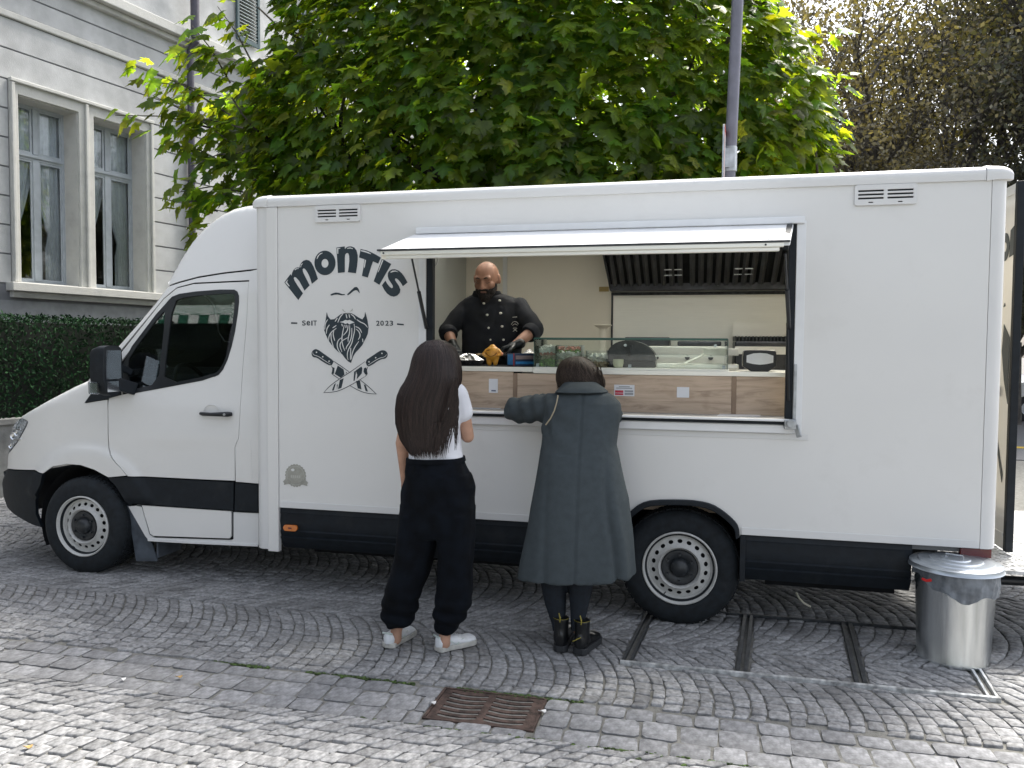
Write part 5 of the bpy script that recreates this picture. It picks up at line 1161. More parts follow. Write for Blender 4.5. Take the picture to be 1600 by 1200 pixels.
decal('knife_handle', [Z1(rnd([(1115, 290), (1250, 200), (1390, 105), (1450, 86), (1510, 100), (1550, 150), (1545, 210), (1500, 254), (1440, 257), (1350, 300), (1250, 372), (1160, 412)]), **KN)])
decal('knife_handle', [Z1(rnd([(512, 293), (350, 178), (190, 63), (130, 75), (83, 130), (93, 200), (130, 227), (190, 232), (300, 312), (460, 398), (500, 330)]), **KN)])
for c_ in ((1440, 150), (1320, 232), (1192, 312), (182, 128), (302, 215), (425, 300)): decal('rivet', [Z1(el(*c_, 14, 14, 10), **KN)], m_inkw, 1)
for s_ in ([(1175, 375), (1290, 300), (1390, 240), (1500, 218), (1532, 165)], [(450, 355), (330, 285), (220, 205), (120, 180), (108, 130)]): decal('handle_line', [stroke(s_, 6, 5, **KN)], m_inkw, 1)
for s_ in ([(1110, 308), (830, 508), (620, 640), (430, 780), (318, 906)], [(318, 906), (500, 895), (640, 860), (820, 770), (960, 690), (1120, 590)], [(1120, 590), (1158, 545), (1140, 480), (1165, 410)], [(510, 300), (660, 400), (812, 508)], [(470, 400), (500, 450), (472, 540)], [(472, 540), (540, 590), (612, 638)], [(1010, 652), (1160, 770), (1332, 932)], [(828, 772), (1000, 870), (1160, 920), (1332, 932)]): decal('blade_outline', [stroke(s_, 6.5, 6, **KN)])
for p_ in ([(935, 478), (1045, 402), (1062, 440), (1050, 535), (955, 645), (965, 560)], [(905, 500), (942, 482), (915, 672), (892, 678)], [(630, 660), (702, 628), (660, 812), (595, 838)], [(522, 745), (552, 725), (512, 860), (478, 864)], [(1095, 435), (1135, 420), (1162, 545), (1118, 560), (1085, 500)], [(590, 383), (702, 460), (717, 560), (645, 617), (533, 545), (570, 440)], [(490, 415), (528, 430), (515, 540), (475, 545)], [(940, 682), (1015, 672), (1045, 842), (975, 822)], [(1090, 745), (1125, 760), (1168, 882), (1125, 872)], [(748, 505), (765, 515), (745, 545)], [(572, 760), (590, 740), (575, 840)]): decal('blade_shade', [Z1(p_, **KN)])
FONT = {}
def text(s, u, v, h_px, name='lettering', mat=None, yv=0., bold=.02, sx=1., layer=0, parent=None, w_px=None, axis='y'):
    cu = bpy.data.curves.new('t', 'FONT'); cu.body = s; cu.size = 1; cu.offset = bold; o = bpy.data.objects.new('t', cu); COL.objects.link(o)
    dg = bpy.context.evaluated_depsgraph_get(); me = bpy.data.meshes.new_from_object(o.evaluated_get(dg)); bpy.data.objects.remove(o); bpy.data.curves.remove(cu)
    co = np.empty(len(me.vertices)*3); me.vertices.foreach_get('co', co); co = co.reshape(-1, 3); mn, mx = co.min(0), co.max(0)
    a = np.array(PY(u, v, yv)); b = np.array(PY(u, v-h_px, yv)); H = b[2]-a[2]; k = H/(mx[1]-mn[1]); wk = k if w_px is None else (PY(u+w_px, v, yv)[0]-a[0])/(mx[0]-mn[0])
    mb = MB(); mb.v = [(a[0]+(p[0]-mn[0])*wk, yv-.002-.0008*layer, a[2]+(p[1]-mn[1])*k) for p in co]; mb.f = [tuple(p.vertices) for p in me.polygons]; bpy.data.meshes.remove(me)
    n = len(mb.v); bd = boundary(mb.f); mb.v += [(x, y+.0012, z) for x, y, z in mb.v]; mb.f += [(i, j, n+j, n+i) for i, j in bd]
    return mb.build(name, mat or m_ink, parent or truck, smooth=False)
text('S', 472.3, 508.6, 7.8, 'small_letter', bold=.012, w_px=5.4); text('e', 479.2, 508.6, 7.2, 'small_letter', bold=.012, w_px=5.4); text('I', 486.6, 508.7, 7.6, 'small_letter', bold=.012, w_px=1.8); text('T', 489.8, 508.7, 7.8, 'small_letter', bold=.012, w_px=5.3)
for ch_, u in (('2', 588), ('0', 594.5), ('2', 602.2), ('3', 609)): text(ch_, u, 508.9, 7.8, 'small_letter', bold=.015, w_px=5.2)
decal('dash', [[XZ(455, 503.6), XZ(464.5, 503.9), XZ(464.5, 506.0), XZ(455, 505.8)]]); decal('dash', [[XZ(620.5, 505.2), XZ(631, 506.2), XZ(631, 508.4), XZ(620.5, 507.6)]])
# taupe round badge
bc = XZ(462, 743); R0 = .077
scal = [(bc[0]+(R0*(1+.035*math.cos(a*22)))*math.cos(a), bc[1]+(R0*(1+.035*math.cos(a*22)))*math.sin(a)) for a in np.linspace(0, 2*math.pi, 132, endpoint=False)]
decal('badge', [scal], m_badge); decal('badge_ring', [[(bc[0]+.066*math.cos(a), bc[1]+.066*math.sin(a)) for a in np.linspace(0, 2*math.pi, 40, endpoint=False)], [(bc[0]+.063*math.cos(a), bc[1]+.063*math.sin(a)) for a in np.linspace(0, 2*math.pi, 40, endpoint=False)]], m_badgel, 1)
decal('badge_ribbon', [[(bc[0]-.095, bc[1]-.045), (bc[0]-.07, bc[1]-.022), (bc[0]+.07, bc[1]-.022), (bc[0]+.095, bc[1]-.045), (bc[0]+.085, bc[1]-.055), (bc[0]+.088, bc[1]-.068), (bc[0], bc[1]-.046), (bc[0]-.088, bc[1]-.068), (bc[0]-.085, bc[1]-.055)]], m_badge, 1)
for k in range(5): decal('badge_mark', [[(bc[0]-.035+k*.015, bc[1]-.016), (bc[0]-.025+k*.015, bc[1]-.016), (bc[0]-.025+k*.015, bc[1]+.002), (bc[0]-.035+k*.015, bc[1]+.002)]], m_badgel, 1)
decal('badge_mark', [[(bc[0]-.02+.013*math.cos(a), bc[1]+.038+.009*math.sin(a)) for a in np.linspace(0, 6.28, 14, endpoint=False)]], m_inkw, 1)
# ================================================================== PEOPLE
m_skin = M('skin', (.50, .29, .20), .5, var=.08, scale=14, spec=.4)
m_skin2 = M('skin_tanned', (.36, .19, .125), .5, var=.12, scale=12, spec=.4)
m_hair1 = M('dark_brown_hair', (.024, .0135, .0115), .45, var=.35, scale=60, stretch=(30, 30, .6), spec=.35, island=.6)
m_hair2 = M('brown_hair', (.042, .028, .020), .55, var=.4, scale=50, stretch=(24, 24, .8), spec=.22, island=.7)
m_tee = M('white_cotton', (.74, .75, .80), .85, var=.04, scale=10, bump=.0006, bscale=300)
m_trou = M('black_trousers', (.0025, .0042, .0075), .95, var=.3, scale=12, bump=.0008, bscale=260, spec=.2)
m_coat = M('slate_wool', (.056, .068, .074), .95, var=.05, scale=26, bump=.0012, bscale=320, spec=.2)
m_tight = M('navy_tights', (.005, .010, .018), .8, var=.2, scale=40)
m_boot = M('black_leather', (.008, .009, .010), .28, var=.3, scale=20)
m_sole = M('boot_sole', (.022, .024, .027), .6)
m_snk = M('sneaker_leather', (.74, .76, .78), .45, var=.04, scale=20)
m_snks = M('sneaker_sole', (.50, .49, .45), .7, var=.1, scale=30)
m_snkd = M('sneaker_detail', (.55, .62, .58), .6)
m_chef = M('chef_jacket', (.004, .006, .011), .85, var=.25, scale=10, bump=.0006, bscale=300)
m_glove = M('black_nitrile', (.010, .014, .014), .38, var=.3, scale=20)
m_beard = M('beard', (.028, .022, .020), .85, var=.5, scale=90, bump=.003, bscale=200)
m_eye = M('eye_dark', (.02, .015, .012), .3)
m_btn = M('white_button', (.72, .70, .62), .4)
m_gold = M('brass_chain', (.34, .29, .20), .5, .4)
m_yst = M('yellow_stitch', (.30, .25, .04), .6)
def Pv(u, v, y): return Vector(PY(u, v, y))
def ering(uL, uR, v, yc, dep, n=40, fn=None, tilt=0.):
    a = PY(uL, v, yc); b = PY(uR, v, yc); cx = (a[0]+b[0])/2; rx = abs(b[0]-a[0])/2; cz = (a[2]+b[2])/2; o = []
    for j in range(n):
        t = 2*math.pi*j/n; c_, s_ = math.cos(t), math.sin(t)
        e_ = .82; X = math.copysign(abs(c_)**e_, c_); Y = math.copysign(abs(s_)**e_, s_); k = fn(t, v) if fn else 1
        o.append((cx+rx*X*k, yc+dep*Y*k, cz+(b[2]-a[2])/2*c_+tilt*Y))
    return o
def ploft(mb, rows, fn=None, n=40, tilt=0.):
    mb.loft([ering(uL, uR, v, yc, d, n, fn, tilt) for v, uL, uR, yc, d in rows]); return mb
def hand(mb, M4, curl=.5, s=1., spread=.12, side=1, grow=0.):
    """M4: wrist frame, fingers along +y, palm facing -z, thumb on +x*side"""
    P = lambda x, y, z: M4 @ Vector((x*s*side, y*s, z*s))
    g = grow
    mb.cap_(P(0, -.03, 0), .027*s+g, P(0, .02, 0), .029*s+g, 12)
    for x in (-.026, -.009, .009, .026): mb.cap_(P(x*.75, .01, 0), .017*s+g, P(x, .078+(.006 if abs(x) < .02 else 0), .002), .0125*s+g, 10)
    for i, (x, L) in enumerate(((-.030, .060), (-.010, .076), (.011, .072), (.030, .066))[::1]):
        a = spread*(i-1.5)*.5; q = Vector((x, .080, .002)); ang = .12
        for k, (l, r0, r1) in enumerate(((L*.46, .0100, .0092), (L*.32, .0092, .0084), (L*.26, .0084, .0072))):
            ang += curl*(.75 if k == 0 else 1.0); d = Vector((math.sin(a), math.cos(ang)*math.cos(a), -math.sin(ang))); q2 = q+d*l; mb.cap_(P(*q), r0*s+g, P(*q2), r1*s+g, 8); q = q2
    q = Vector((.024, .012, -.006)); d = Vector((.75, .55, -.30)).normalized()
    for l, r0, r1 in ((.040, .0145, .012), (.030, .0115, .0105), (.024, .0105, .0085)):
        q2 = q+d*l; mb.cap_(P(*q), r0*s+g, P(*q2), r1*s+g, 8); q = q2; d = (d+Vector((-.25, .25, -.25*curl))).normalized()
def frame(p, fwd, palm=(0, 0, -1)):
    f = Vector(fwd).normalized(); z = -Vector(palm); z = (z-f*z.dot(f)).normalized(); x = f.cross(z); m = Matrix((x, f, z)).transposed().to_4x4(); m.translation = Vector(p); return m
def head(mb, M4, s=1., face=True):
    P = lambda x, y, z: M4 @ Vector((x*s, y*s, z*s)); R3 = M4.to_3x3()
    def E(c, r): mb.ell(P(*c), tuple(q*s for q in r), 24, 16, R3)
    E((0, -.012, .022), (.079, .099, .094)); E((0, .018, -.025), (.070, .076, .080)); E((0, .045, -.070), (.046, .045, .038))
    if face:
        mb.cap_(P(-.040, .074, .030), .016*s, P(.040, .074, .030), .016*s); mb.cap_(P(0, .085, .018), .009*s, P(0, .108, -.026), .013*s)
        for k in (-1, 1):
            mb.cap_(P(k*.010, .098, -.030), .009*s, P(k*.013, .092, -.031), .009*s); E((k*.040, .055, -.022), (.028, .030, .030)); E((k*.032, .070, .006), (.016, .015, .011))
        mb.cap_(P(-.020, .083, -.056), .009*s, P(.020, .083, -.056), .009*s); mb.cap_(P(-.015, .083, -.067), .009*s, P(.015, .083, -.067), .009*s); E((0, .070, -.092), (.024, .022, .018))
    for k in (-1, 1): E((k*.083, -.012, .0), (.011, .020, .034)); E((k*.074, .0, -.010), (.012, .016, .02))
    return P
def hframe(c, yaw, pitch, roll=0.):
    """head frame: +y = where the face looks. yaw about z from +y, pitch>0 looks down"""
    m = Matrix.Rotation(yaw, 4, 'Z') @ Matrix.Rotation(-pitch, 4, 'X') @ Matrix.Rotation(roll, 4, 'Y'); m.translation = Vector(c); return m
def fold_disp(amp, sx, sz, seed=0, extra=None):
    def f(co, no):
        o = co.copy()
        for i in range(len(co)):
            p = co[i]; n_ = noise.noise(Vector((p[0]*sx+seed, p[1]*sx, p[2]*sz+seed*2)))*.65+noise.noise(Vector((p[0]*sx*2.3, p[1]*sx*2.3+seed, p[2]*sz*2.3)))*.35
            k = amp*n_
            if extra: k += extra(p)
            o[i] = p+no[i]*k
        return o
    return f
def strands(name, mat, parent, rootsfn, count, width, seed=1):
    rg = np.random.default_rng(seed); mb = MB()
    for _ in range(count):
        pts, side = rootsfn(rg); n = len(pts)
        if n < 3: continue
        o = len(mb.v); w = width*rg.uniform(.6, 1.3)
        for i, p in enumerate(pts):
            t = Vector(pts[min(i+1, n-1)])-Vector(pts[max(0, i-1)]); s_ = Vector(side[i]).cross(t).normalized() if t.length > 1e-6 else Vector((1, 0, 0)); k = w*(1-.75*(i/(n-1))**3)
            mb.v.append(tuple(Vector(p)-s_*k)); mb.v.append(tuple(Vector(p)+Vector(side[i])*w*.5)); mb.v.append(tuple(Vector(p)+s_*k))
        for i in range(n-1):
            a = o+3*i; mb.f += [(a, a+1, a+4, a+3), (a+1, a+2, a+5, a+4)]
    return mb.build(name, mat, parent, ang=0, recalc=False)
def shoe_mesh(heel, toe, hgt, wid, top, sole_h, bulge=1.0):
    """returns (upper MB, sole MB); heel/toe ground points"""
    h = Vector((heel[0], heel[1], 0)); t = Vector((toe[0], toe[1], 0)); d = (t-h); L = d.length; d.normalize(); s = Vector((-d.y, d.x, 0))
    def W(a): return wid*(.72+.10*a if a < .3 else (.75+.33*math.sin((a-.3)/.7*math.pi*.62)))*(1 if a < .86 else math.sqrt(max(.02, 1-((a-.86)/.15)**2)))*(math.sqrt(min(1, (a+.012)/.07)))
    def H(a): return sole_h+hgt*(1.0 if a < .32 else 1-.58*min(1, (a-.32)/.42)**.9)*(1 if a < .88 else math.sqrt(max(.03, 1-((a-.88)/.13)**2)))
    up, so = [], []
    for a in list(np.linspace(0, .1, 4))+list(np.linspace(.16, .84, 12))+list(np.linspace(.88, 1.0, 6)):
        c = h+d*L*a; w = W(a)/2; hh = H(a); ring = []; r2 = []
        for j in range(18):
            t_ = 2*math.pi*j/18; X = math.cos(t_); Z = math.sin(t_); q = c+s*(w*math.copysign(abs(X)**.75, X))*(1 if Z < .1 else 1-.25*Z); ring.append((q.x, q.y, sole_h*.75+(hh-sole_h*.75)*(.5+.5*math.copysign(abs(Z)**.8, Z))))
        up.append(ring)
        for X, Z in ((-1, 0), (-1.0, 1), (-.5, 1), (.5, 1), (1.0, 1), (1, 0), (.5, 0), (-.5, 0)): q = c+s*(w+.006)*X; r2.append((q.x, q.y, .004+Z*sole_h*(1+.25*max(0, .2-a))))
        so.append(r2)
    U, SO = MB(), MB(); U.loft(up); SO.loft(so); return U, SO, h, d, s, L
# ------------------------------------------------------------------ woman with long dark hair
A = thing('person', 'woman with long dark hair, white t-shirt, black trousers and white sneakers, seen from behind', 'person', tuple(PG(655, 1015)))
yT = -.68
hc = Pv(683, 567, -.655)
body = MB(); HM = hframe(hc, R_(-8), R_(12)); head(body, HM, .98)
neck = Pv(684, 600, -.68); body.cap_(hc+Vector((0, -.02, -.06)), .048, neck+Vector((0, 0, -.03)), .052)
ploft(body, [(598, 664, 704, -.68, .05), (606, 652, 716, -.68, .075), (620, 650, 714, -.68, .09), (650, 650, 708, -.68, .09), (680, 652, 709, -.68, .085), (716, 645, 715, -.69, .09), (750, 642, 728, -.69, .10), (800, 640, 732, -.69, .10), (825, 650, 722, -.69, .09)])
shR, elR, wrR = Pv(717, 614, -.67), Pv(731, 682, -.60), Pv(712, 668, -.34)
shL, elL, wrL = Pv(646, 614, -.68), Pv(628, 692, -.69), Pv(635, 766, -.60)
for a, b, c in ((shR, elR, wrR), (shL, elL, wrL)): body.cap_(a, .046, b, .036); body.cap_(b, .036, c, .025)
hand(body, frame(wrR, Vector((-.10, .28, .06)), (0, 0, -1)), .5, .95, side=-1); hand(body, frame(wrL, Vector((.05, .06, -.26)), (.8, .3, 0)), .5, .95)
for (hx_, kx, ax) in (((668, 800), (650, 875), (619, 985)), ((706, 800), (712, 880), (695, 992))):
    a = Pv(*hx_, -.69); b = Pv(*kx, -.70); c = Pv(*ax, -.715); body.cap_(a, .075, b, .050); body.cap_(b, .048, c, .033); body.cap_(c, .033, c+Vector((.0, 0, -.05)), .032)
for ht in (((607, 1014), (640, 990)), ((684, 1019), (738, 1004))):
    h_, t_ = PG(*ht[0]), PG(*ht[1]); d = Vector(t_-h_).normalized(); body.cap_(Vector(h_)+d*.055+Vector((0, 0, .055)), .026, Vector(h_)+d*.18+Vector((0, 0, .032)), .014)
rbuild(body, 'body', m_skin, A, .0065, 3)
tee = MB(); ploft(tee, [(597, 660, 707, -.68, .075), (603, 649, 719, -.68, .095), (613, 644, 723, -.68, .112), (640, 643, 719, -.68, .120), (670, 645, 717, -.68, .112), (700, 643, 720, -.69, .112), (721, 641, 723, -.69, .115)])
tee.cap_(shR+Vector((-.01, 0, .0)), .062, shR.lerp(elR, .45), .058); tee.cap_(shL, .062, shL.lerp(elL, .45), .056)
rbuild(tee, 't_shirt', m_tee, A, .009, 4, fold_disp(.012, 9, 4, 2))
tr = MB(); ploft(tr, [(716, 638, 724, -.69, .122), (726, 637, 727, -.69, .128), (742, 635, 735, -.69, .14), (761, 632, 740, -.69, .15), (795, 628, 741, -.69, .15), (825, 625, 740, -.695, .14), (838, 628, 738, -.695, .12)])
ploft(tr, [(800, 627, 686, -.695, .135), (845, 622, 681, -.70, .12), (873, 617, 675, -.705, .115), (896, 611, 668.5, -.71, .11), (920, 604, 659, -.715, .11), (943, 598, 652, -.72, .105), (958, 599, 649, -.72, .095), (970, 602, 643, -.72, .078), (979, 607, 637, -.72, .06)])
ploft(tr, [(800, 684, 740, -.69, .135), (843, 686, 740, -.69, .12), (873, 688, 740, -.69, .115), (896, 686, 737.5, -.69, .11), (920, 684, 736.5, -.69, .11), (943, 680, 735.5, -.69, .105), (960, 677, 729, -.69, .095), (973, 679, 721, -.69, .078), (984, 684, 711, -.69, .06)])
def tfold(p):
    z = p[2]; k = 0
    if z < .36: k += .007*math.sin(z*75+p[0]*14)*min(1, (.36-z)/.15)
    if .82 < z < 1.0: k += .004*math.sin((p[0]*60+z*30))
    return k
rbuild(tr, 'trousers', m_trou, A, .009, 3, fold_disp(.020, 7, 3.0, 5, tfold))
wb = MB(); ploft(wb, [(714, 637.5, 724.5, -.69, .127), (721, 637, 726, -.69, .130)]); wb.build('waistband', m_trou, A)
# sneakers
for ht in (((605, 1014), (641, 989)), ((682, 1019), (740, 1003))):
    h_, t_ = PG(*ht[0]), PG(*ht[1]); U, SO, hh, dd, ss, L = shoe_mesh(h_, t_, .062, .098, 0, .026); sh = U.build('shoe', m_snk, A, ang=60); SO.build('sole', m_snks, sh, ang=30, bevel=.003)
    q = MB(); 
    for k in range(5): c = hh+dd*L*(.42+.07*k); z = .026+.062*(1-.58*min(1, (.10+.07*k)/.42)**.9)+.003; q.tube([c-ss*.022+Vector((0, 0, z-.006)), c+Vector((0, 0, z+.002)), c+ss*.022+Vector((0, 0, z-.006))], .0032, 6)
    q.build('laces', m_snk, sh, kind='stuff')
    q = MB(); q.tube([hh+dd*.002+ss*k*.034+Vector((0, 0, .088)) for k in (-.9, -.5, 0, .5, .9)], .005, 8); q.build('heel_tab', m_snkd, sh)
    for sg in (-1, 1): q = MB(); c = hh+dd*L*.40+ss*sg*.041; q.add([c+dd*-.05+Vector((0, 0, .066)), c+dd*-.036+Vector((0, 0, .066)), c+Vector((0, 0, .036))+ss*sg*.004, c+dd*.05+Vector((0, 0, .060)), c+dd*.058+Vector((0, 0, .056)), c+dd*.006+Vector((0, 0, .030))+ss*sg*.005], [(0, 1, 2, 5), (2, 3, 4, 5)]); q.build('side_stripe', m_snkd, sh, smooth=False)
# hair
HR = [(530.5, 680, 686, -.66, .02), (533, 668, 696, -.665, .06), (539, 659, 704, -.67, .085), (549, 652, 711, -.675, .105), (562, 647.5, 715.5, -.68, .112), (578, 644, 718, -.69, .110), (592, 639, 718, -.70, .108), (606, 629, 715, -.715, .098), (620, 623, 709, -.725, .092), (640, 620.5, 703, -.735, .085), (663, 621, 700, -.74, .080), (687, 628, 696, -.745, .070), (702, 637, 692, -.75, .058), (711, 646, 688, -.75, .040)]
def hfn(t, v): return 1+.018*math.sin(t*9+v*.01)+.012*math.sin(t*17+v*.02)
hm = MB(); ploft(hm, HR, hfn, 72); hair = hm.build('hair', m_hair1, A, ang=0)
def hroots(rg):
    t0 = rg.uniform(math.pi*.92, math.pi*2.08); v0 = 532+rg.random()**1.6*60; vend = 700+rg.uniform(-14, 16); vs = [r[0] for r in HR]; pts, sd = [], []; wob = rg.normal(0, .02); ph = rg.uniform(0, 6); off = rg.uniform(.0, .006); drift = rg.normal(0, .10)
    for v in np.linspace(v0, vend, 16):
        uL, uR, yc, d = [np.interp(v, vs, [r[k] for r in HR]) for k in (1, 2, 3, 4)]; k_ = (v-v0)/(vend-v0)
        a = PY(uL, v, yc); b = PY(uR, v, yc); cx = (a[0]+b[0])/2; rx = (b[0]-a[0])/2; t = t0+drift*k_+.03*math.sin(ph+k_*5)
        c_, s_ = math.cos(t), math.sin(t); X = math.copysign(abs(c_)**.82, c_); Y = math.copysign(abs(s_)**.82, s_); f = 1+.012*math.sin(t*9+v*.01); z = a[2] if True else 0
        pts.append((cx+rx*X*f+off*c_, yc+d*Y*f+off*s_, (a[2]+b[2])/2)); sd.append((c_, s_, 0))
    return pts, sd
strands('hair_strands', m_hair1, hair, hroots, 1500, .0022)
def hroots2(rg):      # loose locks at the right over the white shirt and the ragged tips
    if rg.random() < .45: u0 = rg.uniform(700, 718); u1 = rg.choice([rg.uniform(686, 692), rg.uniform(694, 704), rg.uniform(708, 716)]); v1 = rg.uniform(655, 706); v0 = rg.uniform(590, 640); u0 = 716-rg.random()*10
    else: u0 = rg.uniform(634, 700); u1 = u0*.75+672*.25+rg.normal(0, 3); v1 = rg.uniform(705, 718); v0 = 660
    pts = []; sd = []
    for k in np.linspace(0, 1, 12): v = v0+(v1-v0)*k; u = u0+(u1-u0)*k**1.3+1.2*math.sin(k*6+u0); pts.append(tuple(PY(u, v, -.815-.006*rg.random()))); sd.append((0, -1, 0))
    return pts, sd
_h = strands('loose_strands', m_hair1, hair, hroots2, 420, .002, 5); _h['kind'] = 'stuff'
# ------------------------------------------------------------------ woman in the long coat
B = thing('person', 'woman with short brown hair in a long slate coat leaning on the serving ledge', 'person', tuple(PG(890, 1024)))
body = MB(); hc = Pv(906, 594, -.095); HM = hframe(hc, R_(12), R_(34)); head(body, HM, .90)
body.cap_(hc+Vector((0, -.03, -.05)), .048, Pv(908, 612, -.22), .055)
ploft(body, [(608, 884, 932, -.22, .06), (628, 868, 956, -.26, .09), (668, 866, 950, -.30, .10), (720, 868, 940, -.36, .10), (770, 862, 950, -.42, .12), (820, 862, 948, -.45, .12)])
sL, eL, wL = Pv(868, 634, -.26), Pv(802, 640, -.14), Vector((3.46, .07, 1.345)); sR, eR, wR = Pv(944, 638, -.24), Vector((3.92, .0, 1.28)), Vector((3.84, .12, 1.345))
for a, b, c in ((sL, eL, wL), (sR, eR, wR)): body.cap_(a, .046, b, .038); body.cap_(b, .038, c, .026)
hand(body, frame(wL, (.25, .06, -.03), (0, 0, -1)), .35, .95, side=-1); hand(body, frame(wR, (-.22, .05, -.03), (0, 0, -1)), .4, .95)
for hp, kp, ap in (((878, 800), (868, 880), (873, 985)), ((925, 800), (906, 880), (903, 985))):
    a, b, c = Pv(*hp, -.45), Pv(*kp, -.49), Pv(*ap, -.52); body.cap_(a, .070, b, .044); body.cap_(b, .044, c, .027)
for hp, tp_ in (((874, 1018), (884, 985)), ((903, 1022), (928, 1000))):
    h_, t_ = PG(*hp), PG(*tp_); d = Vector(t_-h_).normalized(); body.cap_(Vector(h_)+d*.055+Vector((0, 0, .06)), .026, Vector(h_)+d*.18+Vector((0, 0, .035)), .014)
rbuild(body, 'body', m_skin, B, .0065, 3)
tg = MB(); ploft(tg, [(880, 843, 887, -.49, .08), (905, 845, 886, -.49, .078), (925, 848, 885, -.495, .072), (945, 853, 884, -.50, .060), (972, 862, 883, -.51, .044), (984, 864, 882, -.515, .042)]); ploft(tg, [(880, 888, 930, -.49, .08), (905, 888, 928, -.49, .078), (925, 889, 925, -.495, .072), (945, 891, 920, -.50, .060), (972, 892, 914, -.51, .044), (984, 892, 913, -.515, .042)])
rbuild(tg, 'tights', m_tight, B, .007, 3, fold_disp(.003, 10, 8, 1))
def cfold(t, v):
    k = max(0, (v-680)/220); return 1+k*(.020*math.sin(3*t+.6)+.016*math.sin(7*t+1.0)+.010*math.sin(11*t))
CO = [(603, 882, 934, -.21, .085), (609, 874, 944, -.23, .100), (618, 862, 959, -.25, .120), (630, 855, 970, -.27, .135), (645, 850, 971.5, -.29, .145), (668, 849, 967, -.32, .150), (696, 846, 963, -.36, .155), (733, 839, 970, -.40, .165), (780, 830.5, 981, -.43, .178), (830, 821, 986, -.46, .19), (870, 813, 989, -.48, .198), (899, 808, 991, -.49, .203)]
ct = MB(); ploft(ct, CO, cfold, 80)
ct.cap_(sL+Vector((0, 0, -.012)), .088, eL+Vector((.02, 0, -.004)), .076); ct.cap_(eL+Vector((.012, 0, -.004)), .076, wL+Vector((-.02, -.01, .01)), .052)
ct.cap_(Vector((3.68, -.25, 1.41)), .065, sL+Vector((0, 0, -.005)), .088); ct.cap_(sR, .080, eR, .060); ct.cap_(eR, .060, wR+Vector((.02, -.01, .012)), .052)
def cseam(p):
    x, y, z = p; k = 0
    if y < -.3:
        xc = 3.775+(1.45-z)*.012; k -= .008*math.exp(-((x-xc)/.008)**2)
        # deep vertical fold at the right side and soft diagonal drags under the shoulder
        t = max(0, min(1, (1.15-z)/.5)); xf = 3.925+.10*t*(1.1-z)/.7; k -= .024*t*math.exp(-((x-xf)/.016)**2)-.012*t*math.exp(-((x-xf-.04)/.02)**2)
        xf2 = 3.60+.02*(1.1-z); k -= .008*t*math.exp(-((x-xf2)/.02)**2)
        if z > 1.1: k += .006*math.sin((z*42+x*16))*math.exp(-((x-3.68)/.10)**2)
    if x < 3.62 and z > 1.2: k += .006*math.sin(x*70+z*25)+.004*math.sin(z*60-x*40)
    return k
coat = rbuild(ct, 'coat', m_coat, B, .0085, 3, fold_disp(.010, 5, 2.2, 3, cseam))
cl = MB(); R1 = [ering(uL, uR, v, yc, d, 48) for v, uL, uR, yc, d in ((596, 885, 931, -.19, .088), (597, 882, 934, -.195, .100), (604, 876, 941, -.215, .122), (611, 869, 949, -.235, .146), (612.5, 868.5, 950, -.235, .148), (612.5, 871, 947, -.235, .138), (600, 886, 930, -.20, .080))]
cl.loft(R1, cap=False); cl.build('collar', m_coat, B, ang=0, bevel=0)
cm = MB(); pts = [Pv(872, 618, -.405), Pv(869.5, 630, -.425), Pv(866, 642, -.44), Pv(860, 654, -.45), Pv(852.5, 664, -.45)]; cm.tube(pts, .004, 8); bs = cm.build('bag_strap', m_gold, B)
# boots
for hp, tp_ in (((875, 1021), (886, 984)), ((904, 1025), (929, 1000))):
    h_, t_ = PG(*hp), PG(*tp_); U, SO, hh, dd, ss, L = shoe_mesh(h_, t_, .078, .096, 0, .034)
    an = hh+dd*.055; U.loft([[(an.x+r*math.cos(t)*1.0, an.y+r*1.15*math.sin(t), z) for t in np.linspace(0, 2*math.pi, 22, endpoint=False)] for z, r in ((.06, .046), (.10, .043), (.14, .041), (.185, .044), (.19, .044), (.19, .038))])
    bt = rbuild(U, 'boot', m_boot, B, .006, 3); SO.build('sole', m_sole, bt, ang=30, bevel=.003)
    q = MB(); q.tube([an+Vector((0, -.052, .175)), an+Vector((.004, -.060, .20)), an+Vector((-.004, -.056, .225)), an+Vector((0, -.050, .195))], .0032, 6); q.build('pull_loop', m_yst, bt)
    q = MB(); q.tube([an+Vector((-.046*math.cos(a), -.052*math.sin(a), .188)) for a in np.linspace(.2, 2.9, 10)], .0012, 5); q.build('stitching', m_yst, bt)
    q = MB(); q.lathe([(.002, 0), (.002, .001)], tuple(an), 'z', 6)
    if tp_[0] == 929:
        for (du, dv) in ((0, 0), (6, -3)): c = Pv(898+du, 1001+dv, -.645); q2 = MB(); q2.tube([c+Vector((-.012, 0, -.004)), c, c+Vector((.012, -.001, .008))], .0025, 5); q2.build('toe_print', m_yst, bt)
